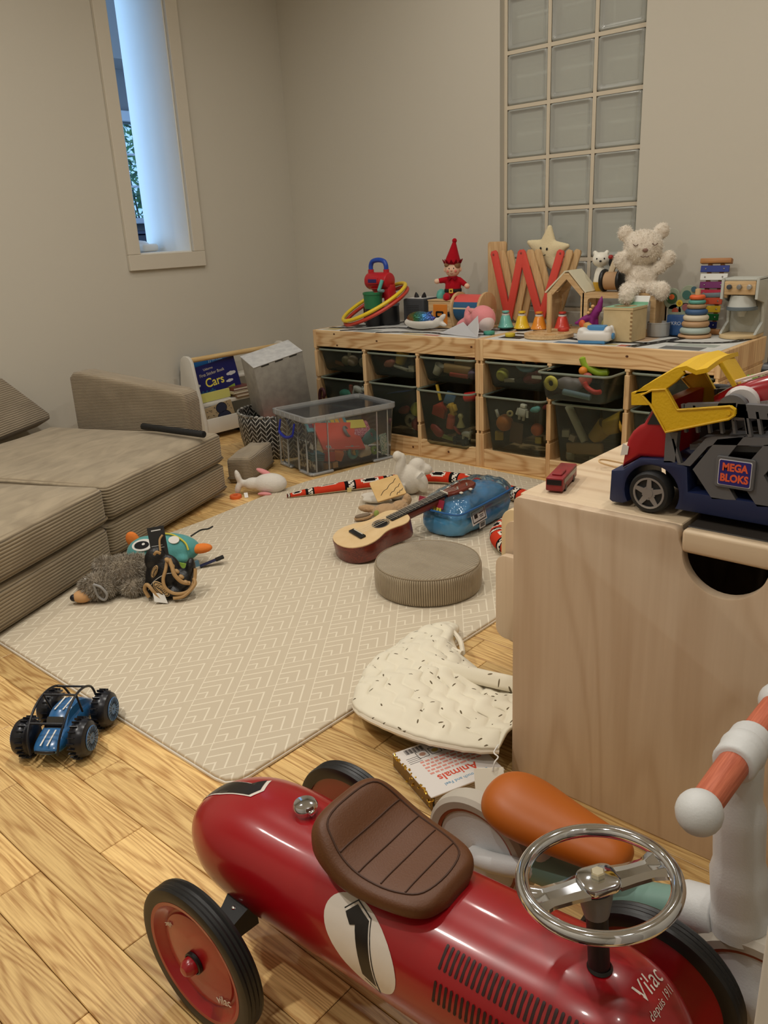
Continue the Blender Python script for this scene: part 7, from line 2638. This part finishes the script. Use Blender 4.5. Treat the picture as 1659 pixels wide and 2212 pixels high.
def decal(name, poly, F, m_, off=.0006, cell=.008, bv=None, parent=None):
    """flat polygon in frame F pressed onto a surface along -z of F"""
    tt = bmesh.new()
    vs = [tt.verts.new((p[0], p[1], 0)) for p in poly]
    es = [tt.edges.new((vs[i], vs[(i + 1) % len(vs)])) for i in range(len(vs))]
    bmesh.ops.triangle_fill(tt, use_beauty=True, use_dissolve=False, edges=es)
    for ax in (0, 1):
        cs = [p[ax] for p in poly]
        v = min(cs) + cell
        while v < max(cs):
            pc = (v, 0, 0) if ax == 0 else (0, v, 0)
            pn = (1, 0, 0) if ax == 0 else (0, 1, 0)
            bmesh.ops.bisect_plane(tt, geom=tt.verts[:] + tt.edges[:] + tt.faces[:], plane_co=pc, plane_no=pn)
            v += cell
    d = -(F.to_3x3() @ Vector((0, 0, 1))).normalized()
    for vv in tt.verts:
        vv.co = press(bv or BV, F @ vv.co, d, off)
    bmesh.ops.recalc_face_normals(tt, faces=tt.faces)
    bb = B()
    bb._take(tt)
    return bb.build(name, m_, parent or t, smooth=180)


def grow(poly, k):
    c = Vector((sum(p[0] for p in poly) / len(poly), sum(p[1] for p in poly) / len(poly)))
    return [tuple(c + (Vector(p) - c) * k) for p in poly]


def skew(poly, k):
    return [(p[0] - k * p[1], p[1]) for p in poly]


side = frame((2.940, -.078, .196), (1, 0, 0), (0, .5, .87))
disc = skew(ellipse(0, 0, .050, .042, 44), .50)
decal('number_disc', disc, side, dec_w, .0006)
p1 = skew([(-.016, .024), (.000, .036), (.018, .028), (.012, -.036), (-.004, -.030), (-.002, .017), (-.010, .014)], .42)
decal('number_edge', grow(p1, 1.16), side, dec_k, .0010)
decal('number_line', grow(p1, 1.10), side, dec_w, .0013)
decal('number_one', p1, side, dec_k, .0016)
side_f = frame((2.940, .078, .196), (-1, 0, 0), (0, -.5, .87))
decal('number_disc', ellipse(0, 0, .050, .042, 44), side_f, dec_w, .0006, cell=.012)
decal('number_one', p1, side_f, dec_k, .0016, cell=.012)
tail = frame((2.640, .004, .215), (0, -1, 0), (.95, 0, .3))
tp = [(-.010, -.05), (.018, -.05), (.018, .0), (.010, .050), (-.006, .056), (-.030, .042), (-.012, .030)]
decal('tail_number_edge', grow(tp, 1.13), tail, dec_w, .0008, cell=.01)
decal('tail_number', tp, tail, dec_k, .0012, cell=.01)
# bonnet louvres
lf = frame((3.042, -.070, .215), (1, 0, .02), (0, .66, .75))
louv = mat('louvre_dark', (40, 8, 8), .5)
for z0, z1 in ((.004, .029), (-.028, -.007)):
    for k in range(24):
        x = k * .0066
        decal('louvre', rrect(x - .0016, z0, x + .0016, z1, .0015, 2), lf, louv, .0008, cell=.02)


def press_text(s_, size, F, m_, shear=.2, off=.0007):
    o = text_obj(s_, size, m_, t, Matrix(), 'lettering', depth=0.0, shear=shear)
    d = -(F.to_3x3() @ Vector((0, 0, 1))).normalized()
    for v in o.data.vertices:
        v.co = press(BV, F @ v.co, d, off)
    return o


press_text('Vilac', .024, frame((3.226, .016, .25), (.05, 1, -.05), (-1, .05, .12)), dec_w, .3)
press_text('depuis 1911', .0105, frame((3.241, .012, .24), (.05, 1, -.05), (-1, .05, .3)), dec_w)

# seat
seatm = mat('seat_brown', (96, 56, 26), .5, bump=(500, .12))
seat_s = ((2.842, .262, .246, .020, 0), (2.846, .288, .242, .042, 0), (2.854, .306, .239, .054, .002), (2.868, .311, .237, .062, .005), (2.884, .303, .236, .067, .008), (2.902, .288, .236, .070, .008), (2.925, .276, .236, .070, .006), (2.952, .271, .237, .067, .004), (2.98, .270, .238, .062, .003), (3.000, .269, .239, .055, .002), (3.013, .265, .241, .043, 0), (3.020, .256, .245, .023, 0))
so = B().loft(refine([sup_ring(x, zt, zb, w, 40, 3.0, 3.0, .0, dh) for x, zt, zb, w, dh in seat_s], 4)).build('seat', seatm, t, smooth=70)
SV = tree_of(so)
seam_m = mat('seat_seam', (66, 36, 16), .6)
dn = Vector((0, 0, -1))
b = B()
for x, w in ((2.899, .054), (2.926, .055), (2.954, .051), (2.983, .045)):
    b.tube([press(SV, Vector((x, -w + 2 * w * k / 12, .4)), dn, .0003) for k in range(13)], .0011, 6)
pts = [(2.886, -.052), (2.912, -.057), (2.95, -.055), (2.980, -.048), (2.999, -.034), (3.005, 0), (2.999, .034), (2.980, .048), (2.95, .055), (2.912, .057), (2.886, .052), (2.870, .040), (2.866, 0), (2.870, -.040)]
b.tube([press(SV, Vector((p.x, p.y, .4)), dn, .0003) for p in smooth_path([(p[0], p[1], 0) for p in pts], 4, True)], .0012, 6, closed=True)
b.build('seat_seam', seam_m, t)

# fuel cap
b = B(TM((2.779, .010, .2345), (0, -2, 0)))
b.lathe([(0, .0), (.0145, .0), (.0145, .007), (.0165, .009), (.0165, .012), (.014, .016), (.008, .0175), (0, .018)], 34)
b.box((.015, -.005, .0105), (.009, .008, .005), bev=.0015)
b.build('fuel_cap', chrome_m, t)

# wheels
tyre = mat('car_tyre', (20, 20, 21), .42)
def car_wheel(x, y, s_):
    M = TM((x, y, .1005), (90 * s_, 0, 0))
    w = B(M).lathe([(.082, -.012), (.094, -.014), (.099, -.012), (.1003, -.008), (.0985, -.006), (.1003, -.003), (.0988, 0), (.1003, .003), (.0985, .006), (.1003, .009), (.0985, .012), (.093, .014), (.082, .012)], 64).build('tyre', tyre, t)
    B(M).lathe([(0, .0075), (.022, .0085), (.05, .0065), (.0615, .0045), (.063, .002), (.0655, .001), (.068, .004), (.073, .006), (.078, .012), (.083, .0125), (.083, -.010), (.06, -.008), (0, -.008)], 64).build('wheel_disc', carred, w)
    B(M).lathe([(.0125, .008), (.0145, .009), (.0145, .013), (.0125, .014)], 26).build('axle_ring', tyre, w)
    B(M).lathe([(0, .028), (.006, .027), (.010, .023), (.0115, .016), (.0115, .008)], 24).build('hub_cap', carred, w)
    return w, M


for (x, y, s_) in ((2.734, -.1447, 1), (2.734, .1447, -1), (3.190, -.1447, 1), (3.190, .1447, -1)):
    w, M = car_wheel(x, y, s_)
    if s_ > 0:
        for ang, sz_ in ((-38, .017), (150, .010)):
            F_ = M @ TM((.056 * math.cos(R(ang)), .056 * math.sin(R(ang)), .0071), (0, 0, ang + 60))
            text_obj('vilac', sz_, dec_w, w, F_, shear=.2)
    b = B()
    sgn = -1 if y < 0 else 1
    b.loft([[(x + dx_ * k_, yy, .100 + dz_ * k_ + oz) for dx_, dz_ in ((-.020, -.012), (.020, -.012), (.018, .016), (-.018, .016))] for yy, k_, oz in ((sgn * .070, 1.25, .022), (sgn * .092, .95, .014), (sgn * .134, .62, 0))])
    b.build('axle_bracket', black_m, t, smooth=30)
    B().ell((x, sgn * .086, .131), (.004, .004, .002), u=10, v=6).build('rivet', chrome_m, t)

# steering wheel
sx, sz = 3.178, .358
B().cyl((sx + .006, 0, .248), (sx, 0, .322), .0105, n=20).build('column', mat('column_black', (24, 24, 25), .45), t)
B().lathe([(0, .0), (.012, 0), (.016, .020), (.017, .030), (0, .032)], 24, TM((sx, 0, .318), (0, -6, 0))).build('hub_cup', mat('hub_grey', (126, 126, 126), .45), t)
B().lathe([(.0105, 0), (.0125, .002), (.0105, .005)], 20, TM((sx + .006, 0, .254), (0, 0, 0))).build('grommet', black_m, t)
SWM = TM((sx, 0, sz), (0, -6, 0))
sw = B(SWM).lathe([(.0700 + .0066 * math.cos(2 * PI * k / 16), .0066 * math.sin(2 * PI * k / 16)) for k in range(17)], 80).build('steering_wheel', chrome_m, t, smooth=180)
b = B(SWM @ TM((0, 0, 0), (0, 0, 52)))
for sgn in (-1, 1):
    b.loft([[(sgn * x, y * w, z) for y, z in ((-1, -.0035 + dz), (1, -.0035 + dz), (1, .0005 + dz), (.55, .0035 + dz), (.35, .0008 + dz), (-.35, .0008 + dz), (-.55, .0035 + dz), (-1, .0005 + dz))] for x, w, dz in ((.015, .0155, -.002), (.032, .0135, -.003), (.050, .0135, -.003), (.060, .018, -.002), (.0685, .024, 0))])
b.prism(rrect(-.019, -.017, .019, .017, .011, 5), .010, TM((0, 0, -.006)), bev=.003, seg=2)
b.build('spokes', chrome_m, sw)
B(SWM).prism([(.007 * math.cos(R(60 * k)), .007 * math.sin(R(60 * k))) for k in range(6)], .006, TM((0, 0, .004)), bev=.001, seg=1).build('centre_nut', mat('nut_silver', (214, 204, 176), .25, .9), sw)

# ---------------------------------------------------------------- balance bike
BY = -2.402
t = thing('balance_bike', 'pale grey and mint balance bike with a tan saddle and wooden grips', 'balance bike', (0, BY, 0))
lgrey = mat('bike_grey', (212, 213, 212), .5, bump=(400, .08))
mint = mat('bike_mint', (122, 158, 146), .4)
tan = mat('saddle_tan', (178, 92, 18), .45)
gripm = wood_mat('grip_wood', (206, 116, 86), (170, 82, 56), 'Y', 4, .5, 5, .4, tone=.02)
cream = mat('bike_tyre', (186, 178, 164), .7)
def bike_wheel(x, y=0.0, r_=.088):
    w = B(TM((x, y, r_), (90, 0, 0))).lathe([(r_ - .019, -.016), (r_ - .008, -.0175), (r_ - .002, -.012), (r_, 0), (r_ - .002, .012), (r_ - .008, .0175), (r_ - .019, .016)], 56).build('tyre', cream, t)
    B(TM((x, y, r_), (90, 0, 0))).lathe([(r_ - .024, -.014), (r_ - .018, -.0155), (r_ - .018, .0155), (r_ - .024, .014)], 48).build('rim_band', mat('rim_rust', (150, 74, 44), .5), w)
    B(TM((x, y, r_), (90, 0, 0))).lathe([(0, -.013), (.022, -.013), (.03, -.010), (r_ - .024, -.012), (r_ - .024, .012), (.03, .010), (.022, .013), (0, .013)], 48).build('wheel_disc', lgrey, w)
    return w


bike_wheel(2.895)
bike_wheel(3.283, -.014, .095)
b = B()
b.tube(smooth_path([(2.895, -.022, .088), (2.93, -.026, .098), (2.97, -.020, .108), (3.0, 0, .112)], 5), [.014] * 16, 14)
b.tube(smooth_path([(2.895, .022, .088), (2.93, .026, .098), (2.97, .020, .108), (3.0, 0, .112)], 5), [.014] * 16, 14)
b.build('rear_stay', lgrey, t)
B().tube(smooth_path([(2.975, 0, .106), (3.02, 0, .112), (3.08, 0, .122), (3.14, 0, .140), (3.195, 0, .162)], 6), .0235, 20).build('frame_tube', mint, t)
text_obj('UMO', .026, mat('bike_print', (206, 212, 208), .5), t, frame((3.090, -.0178, .1385), (.97, 0, .20), (-.14, .62, .75)))
b = B()
b.cyl((3.185, 0, .165), (3.225, 0, .175), .0275, n=22, bev=.003)
b.tube(smooth_path([(3.250, 0, .172), (3.247, 0, .20), (3.240, 0, .26), (3.234, 0, .34), (3.231, 0, .390)], 5), [.034] * 5 + [.031] * 5 + [.027] * 5 + [.022] * 5 + [.020], 24)
b.build('head_column', lgrey, t, smooth=60)
b = B()
for s_ in (1,):
    b.loft([[(x + dx_, s_ * (y0 + dy_), z) for dx_, dy_ in ((-.018, -.005), (.018, -.005), (.018, .005), (-.018, .005))] for x, y0, z in ((3.252, .024, .19), (3.262, .026, .15), (3.285, .026, .09))])
b.build('fork', lgrey, t, smooth=30)
b = B()
b.cyl((3.231, -.030, .398), (3.231, .030, .398), .0225, n=24, bev=.004)
b.ell((3.231, 0, .398), (.024, .022, .0245))
b.build('clamp', lgrey, t, smooth=50)
for s_ in (-1, 1):
    B().cyl((3.231, s_ * .028, .398), (3.231, s_ * .108, .398), .0160, .0150, n=22).build('grip', gripm, t)
    B().ell((3.231, s_ * .120, .398), (.0222, .0225, .0222)).build('end_ball', lgrey, t, smooth=180)
# saddle
rr = []
for x, w, zt, zb in ((2.908, .014, .198, .180), (2.914, .030, .214, .170), (2.928, .046, .226, .162), (2.955, .055, .229, .158), (2.985, .053, .225, .157), (3.02, .046, .219, .158), (3.06, .039, .214, .160), (3.095, .033, .210, .164), (3.110, .026, .203, .170), (3.117, .013, .194, .180)):
    rr.append([(x, w * math.cos(2 * PI * k / 28), (zt + zb) / 2 + (zt - zb) / 2 * math.sin(2 * PI * k / 28)) for k in range(28)])
o = B().loft(rr).build('saddle', tan, t, smooth=180)
ss = o.modifiers.new('soft', 'SUBSURF')
ss.levels = ss.render_levels = 2
B().cyl((3.0, 0, .11), (2.985, 0, .165), .014, n=16).build('seat_post', lgrey, t)

# price tag hanging by the saddle
t = thing('price_tag', 'cream card swing tag with a barcode behind the tan saddle', 'tag')
tf = frame((2.876, -2.345, .078), (.66, .48, .06), (-.25, .60, .72))
t.matrix_world = tf
B().box((.0, .040, 0), (.046, .086, .0014), bev=.0004, seg=1).build('card', mat('tag_cream', (226, 216, 196), .6), t)
b = B()
for k in range(8):
    b.box((-.014 + k * .0032, .022, .001), (.0014 + .0006 * (k % 3), .014, .0004))
b.box((-.006, .008, .001), (.026, .0012, .0004))
b.box((-.004, .004, .001), (.020, .0012, .0004))
b.box((.006, .052, .001), (.006, .004, .0004))
b.build('tag_print', dk, t)
B().tube(smooth_path([(.006, .078, .002), (.010, .090, .008), (.016, .098, .004), (.010, .106, -.004), (.018, .118, -.010)], 5), .0011, 6).build('string', white_m, t)

# ---------------------------------------------------------------- board book
t = thing('board_book', 'white board book titled Animals with a gold foil spine, face down', 'book')
bo = Vector((2.726, -2.307, .0))
bx_, by_ = Vector((2.771, -2.188, 0)) - Vector((2.724, -2.305, 0)), Vector((2.601, -2.245, 0)) - Vector((2.724, -2.305, 0))
bk_ = frame(bo, bx_, by_)
t.matrix_world = bk_
BKW, BKH, BKT = .150, .142, .030
covm = mat('book_white', (222, 216, 210), .3)
b = B()
b.box((BKW / 2, BKH / 2, .0015), (BKW, BKH, .003), bev=.0008, seg=1)
b.box((BKW / 2, BKH / 2, BKT - .0015), (BKW, BKH, .003), bev=.0008, seg=1)
b.build('cover', covm, t)
for k in range(6):
    B().box((BKW / 2 + .003, BKH / 2, .0058 + k * .0037), (BKW - .010, BKH - .006, .0031), bev=.0003, seg=1).build('page', mat('board_page', (186, 172, 150), .6), t)
B().box((.0015, BKH / 2, BKT / 2), (.003, BKH, BKT - .001), bev=.0008, seg=1).build('spine', mat('foil_dark', (120, 92, 44), .35, .6), t)
b = B()
rg = random.Random(6)
for k in range(46):
    b.ell((rg.uniform(-.001, .004), BKH * (k + .5) / 46, rg.choice((BKT - .001, rg.uniform(.004, BKT - .003)))), (.0035, .0032, .0016), (rg.uniform(0, 60), rg.uniform(0, 60), 0), 6, 4)
b.build('gold_foil', mat('gold_foil', (226, 186, 84), .18, 1.0), t)
# printing is upside down for the viewer: text x runs along -by, up along -bx... laid in the plane of the cover
T0 = TM((0, 0, BKT + .0002))
def onbook(x, y, rot=180):
    return T0 @ TM((x, y, 0), (0, 0, rot))
sky_b = mat('print_skyblue', (70, 140, 176), .5)
red_b = mat('print_redorange', (206, 74, 50), .5)
pr_r = mat('print_softred', (214, 140, 126), .5)
# sample orientation: reading direction runs from right end to the left for the viewer
text_obj('Baby Touch and Feel', .0105, sky_b, t, onbook(.082, .018), depth=.0001)
text_obj('Animals', .025, red_b, t, onbook(.076, .038), depth=.0001, bold=.0004)
b = B()
rg = random.Random(9)
for k in range(5):
    x = .030
    end = (.128, .124, .126, .118, .120)[k]
    while x < end:
        w_ = rg.uniform(.004, .013)
        b.box((x + w_ / 2, .055 + k * .0090, BKT + .0002), (w_, .0042, .0002))
        x += w_ + .0028
b.build('blurb_lines', pr_r, t)
for k, c in enumerate(((170, 130, 110), (190, 170, 90), (120, 90, 80))):
    x = .046 + k * .026
    B().prism(rrect(x - .011, .112 - .010, x + .011, .112 + .010, .002, 2), .0002, TM((0, 0, BKT + .0001)), holes=[rrect(x - .0100, .112 - .0090, x + .0100, .112 + .0090, .002, 2)]).build('picture_frame', dk, t)
    B().prism(ellipse(x, .112, .0065, .005, 14), .0002, TM((0, 0, BKT + .0002))).build('picture', mat('pic_%d' % k, c, .6), t)
b = B()
for k in range(16):
    b.box((.020 + k * .0024, .130, BKT + .0002), (.0009 + .0006 * (k % 3), .014, .0002))
b.build('barcode', dk, t)
b = B()
for k in range(4):
    b.box((.025, .096 + k * .005, BKT + .0002), (.026, .0012, .0002))
b.build('small_print', mat('print_grey', (110, 106, 104), .6), t)

# ---------------------------------------------------------------- quilted baby bag
t = thing('quilted_mat', 'cream quilted baby mat with tiny leaf print crumpled beside the chest', 'quilt')
qm = bpy.data.materials.new('quilt_print')
qm.use_nodes = True
nt = qm.node_tree
bs = nt.nodes['Principled BSDF']
bs.inputs['Roughness'].default_value = .9
bs.inputs['Specular IOR Level'].default_value = .1
bs.inputs['Sheen Weight'].default_value = .2
tc = node(nt, 'ShaderNodeTexCoord')
vo = node(nt, 'ShaderNodeTexVoronoi')
vo.inputs['Scale'].default_value = 34
nt.links.new(tc.outputs['Object'], vo.inputs['Vector'])
# offset vector inside each cell, rotated by the cell colour, gives a short dash
df = node(nt, 'ShaderNodeVectorMath', operation='SUBTRACT')
sc_ = node(nt, 'ShaderNodeVectorMath', operation='SCALE')
sc_.inputs['Scale'].default_value = 34
nt.links.new(tc.outputs['Object'], df.inputs[0])
nt.links.new(vo.outputs['Position'], df.inputs[1])
nt.links.new(df.outputs[0], sc_.inputs[0])
vr = node(nt, 'ShaderNodeVectorRotate', rotation_type='Z_AXIS')
nt.links.new(sc_.outputs[0], vr.inputs['Vector'])
s3 = node(nt, 'ShaderNodeSeparateColor')
nt.links.new(vo.outputs['Color'], s3.inputs[0])
nt.links.new(_m('MULTIPLY', s3.outputs[0], 6.28), vr.inputs['Angle'])
sp = node(nt, 'ShaderNodeSeparateXYZ')
nt.links.new(vr.outputs[0], sp.inputs[0])
e1 = _m('ADD', _m('POWER', _m('ABSOLUTE', _m('DIVIDE', sp.outputs['X'], .17)), 2.0), _m('POWER', _m('ABSOLUTE', _m('DIVIDE', sp.outputs['Y'], .050)), 2.0))
on = _m('MULTIPLY', _m('LESS_THAN', e1, 1.0), _m('LESS_THAN', s3.outputs[1], .5))
mx = node(nt, 'ShaderNodeMix', data_type='RGBA')
mx.inputs['A'].default_value = lin((234, 226, 204))
mx.inputs['B'].default_value = lin((104, 90, 66))
nt.links.new(on, mx.inputs['Factor'])
nt.links.new(mx.outputs['Result'], bs.inputs['Base Color'])
far_e = smooth_path([(2.402, -2.135, 0), (2.362, -2.06, 0), (2.345, -1.97, 0), (2.337, -1.86, 0), (2.352, -1.79, 0), (2.395, -1.785, 0), (2.43, -1.85, 0), (2.50, -1.90, 0), (2.60, -1.93, 0), (2.69, -1.95, 0), (2.762, -1.965, 0)], 8)
near_e = smooth_path([(2.408, -2.145, 0), (2.425, -2.172, 0), (2.455, -2.203, 0), (2.505, -2.226, 0), (2.57, -2.228, 0), (2.63, -2.218, 0), (2.69, -2.200, 0), (2.735, -2.180, 0), (2.764, -2.160, 0)], 10)


def along(P, u):
    f = u * (len(P) - 1)
    i = min(int(f), len(P) - 2)
    return P[i].lerp(P[i + 1], f - i)


def qz(x, y, u, v):
    """height of the quilt: zigzag stitched channels over a soft crumple"""
    a_ = (x * .55 + y * .83)
    b_ = (x * .83 - y * .55)
    zz = abs(((b_ / .060) % 1.0) - .5) * 2
    ch = abs(math.sin(PI * (a_ / .036 + zz * .55)))
    puff = .0085 * ch ** .55
    edge = min(1, min(v, 1 - v, u * 2 + .0) * 7)
    base = .012 + .040 * math.sin(PI * min(1, v * 1.0)) ** .7 * min(1, u * 5 + .15)
    lift = .030 * max(0, (v - .62) / .38) * (1 if u > .35 else u / .35)
    fold = .010 * math.sin(x * 23 + y * 9) + .006 * math.sin(x * 41 - y * 33)
    return RZ + .004 + base * .8 + lift + (puff + fold * .6) * max(.25, edge)


def qf(u, v):
    p = along(far_e, u).lerp(along(near_e, u), v)
    x, y = p.x, p.y
    return (x, y, qz(x, y, u, v))


b = B()
b.sheet(qf, 90, 72, .0)
o = b.build('cover', qm, t, smooth=180)
sd = o.modifiers.new('wadding', 'SOLIDIFY')
sd.thickness = .006
sd.offset = -1
pip = mat('quilt_piping', (232, 222, 202), .9, spec=.1)
B().tube([Vector(qf(u / 60, 1.0)) + Vector((0, 0, -.002)) for u in range(61)], .0062, 8).build('piping', pip, t)
B().tube([Vector(qf(u / 60, 0.0)) for u in range(61)], .0045, 8).build('piping', pip, t)
# underside lining at the lifted front edge
b = B()
b.sheet(lambda u, v: (lambda p: (p[0] + .004 * v, p[1] + .030 * v, p[2] - (.006 + .032 * v)))(qf(.12 + .5 * u, 1.0)), 30, 5, .003)
b.build('lining', mat('quilt_lining', (206, 192, 172), .9), t)
# folded facing band at the neck and the strap triangle
bandp = [(2.425, -1.955, .062), (2.50, -1.985, .070), (2.58, -1.985, .074), (2.67, -1.965, .074), (2.75, -1.94, .070)]
bp_ = smooth_path(bandp, 6)
b = B()
b.sheet(lambda u, v: (lambda p: (p.x + (.5 - v) * .010 - .016 * v, p.y - .045 * (v - .2), p.z + .016 * math.sin(PI * v) - .012 * v))(along(bp_, u)), 30, 8, .004)
b.build('neck_band', qm, t, smooth=180)
tri = [Vector((2.418, -1.905, .055)), Vector((2.405, -1.835, .050)), Vector((2.455, -1.855, .046)), Vector((2.50, -1.905, .050))]
B().tube(smooth_path(tri, 5), .0058, 8).build('strap', pip, t)
B().tube([tri[0] + Vector((0, -.004, .002)), tri[3] + Vector((0, -.004, .002))], .0048, 8).build('strap', pip, t)

# ---------------------------------------------------------------- blue stunt car on the floor
t = thing('stunt_car', 'blue toy stunt car with black roll cage and paddle wheels', 'toy car')
fwd = Vector((.58, -.81, 0)).normalized()
lft = Vector((-fwd.y, fwd.x, 0))
t.matrix_world = frame((2.020, -2.585, 0), fwd, lft)
cblue = mat('stunt_blue', (46, 104, 158), .25, coat=.4)
cdark = mat('stunt_black', (22, 24, 32), .3)
wr, ww = .037, .034
hull = []
for x, w, zb, zt in ((-.082, .018, .030, .040), (-.076, .026, .022, .050), (-.05, .030, .018, .058), (0, .031, .016, .060), (.045, .031, .018, .056), (.075, .029, .022, .048), (.088, .024, .026, .040), (.092, .016, .030, .036)):
    hull.append([(x, w * c, z) for c, z in ((-1, zb + .006), (-.7, zb), (.7, zb), (1, zb + .006), (1.02, (zb + zt) / 2 + .004), (.85, zt), (.4, zt + .003), (-.4, zt + .003), (-.85, zt), (-1.02, (zb + zt) / 2 + .004))])
o = B().loft(hull).build('hull', cblue, t, smooth=50)
s2_ = o.modifiers.new('soft', 'SUBSURF')
s2_.levels = s2_.render_levels = 2
cabp = []
for x, w, z in ((-.066, .024, .056), (-.05, .023, .068), (-.028, .0215, .078), (0, .021, .0805), (.016, .0205, .078), (.034, .023, .064), (.046, .025, .055)):
    cabp.append([(x, -w, .050), (x, w, .050), (x, w * .94, z - .004), (x, w * .6, z), (x, -w * .6, z), (x, -w * .94, z - .004)])
B().loft(cabp).build('cabin', cblue, t, smooth=35)
glass = mat('stunt_glass', (12, 12, 16), .05, spec=.9)
b = B()
b.prism([(-.020, 0), (.020, 0), (.0165, .021), (-.0165, .021)], .001, frame((.0445, 0, .0575), (0, 1, 0), (-.62, 0, .78)))
for s_ in (-1, 1):
    b.prism([(-.034, .0585), (.026, .0575), (.010, .0725), (-.022, .0735)], .0008, frame((0, s_ * .0247, 0), (1, 0, 0), (0, -s_ * .10, 1)) @ (Matrix() if s_ < 0 else TM((0, 0, -.0008))))
b.build('window', glass, t)
b = B()
for y in (-.0085, .0085):
    b.box((-.006, y, .0808), (.046, .0032, .0007), (0, 0, 0))
    b.box((.070, y * .8, .0525), (.040, .003, .0007), (0, 13, 0))
b.build('white_stripe', white_m, t)
B().box((.090, 0, .0345), (.006, .040, .006), bev=.002).build('bumper_gap', cdark, t)
text_obj('P', .016, white_m, t, frame((.006, .0326, .046), (-1, 0, 0), (0, 0, 1)))
cage = mat('stunt_cage', (18, 20, 28), .4)
for s_ in (-1, 1):
    B().tube(smooth_path([(.094, s_ * .027, .030), (.088, s_ * .031, .056), (.070, s_ * .034, .078), (.040, s_ * .035, .097), (.006, s_ * .034, .106), (-.030, s_ * .033, .102), (-.062, s_ * .031, .084), (-.080, s_ * .028, .052)], 6), .0024, 8).build('cage_bar', cage, t)
    B().tube([(.004, s_ * .034, .106), (-.012, s_ * .031, .058)], .0022, 8).build('cage_bar', cage, t)
for p_, q_ in (((.066, 0, .081), .034), ((.004, 0, .106), .034), ((-.045, 0, .095), .032)):
    B().tube([(p_[0], -q_, p_[2]), (p_[0], q_, p_[2])], .0022, 8).build('cage_bar', cage, t)
for x in (-.050, .050):
    for s_ in (-1, 1):
        M = TM((x, s_ * .058, wr + .003), (90 * -s_, 0, 0))
        w = B(M).lathe([(0, -.020), (.024, -.020), (.033, -.014), (.037, -.004), (.037, .004), (.033, .013), (.022, .0185), (.018, .0185), (0, .0165)], 36).build('wheel', cdark, t)
        b = B(M)
        for k in range(22):
            a = 2 * PI * k / 22
            b.box((.0385 * math.cos(a), .0385 * math.sin(a), -.006), (.0045, .0016, .014), (0, 0, math.degrees(a)))
        b.build('paddle', cdark, w)
        b = B(M)
        b.lathe([(0, .0186), (.008, .0186), (.0235, .0196), (.0245, .0182), (.0, .0165)], 30)
        b.build('hub_cap', mat('hub_blue', (70, 112, 160), .4), w)
        b = B(M)
        for k in range(18):
            a = 2 * PI * k / 18
            b.box((.0170 * math.cos(a), .0170 * math.sin(a), .0195), (.012, .0011, .0012), (0, 0, math.degrees(a)))
        b.box((0, 0, .0186), (.003, .003, .0012))
        b.build('hub_slot', cdark, w)
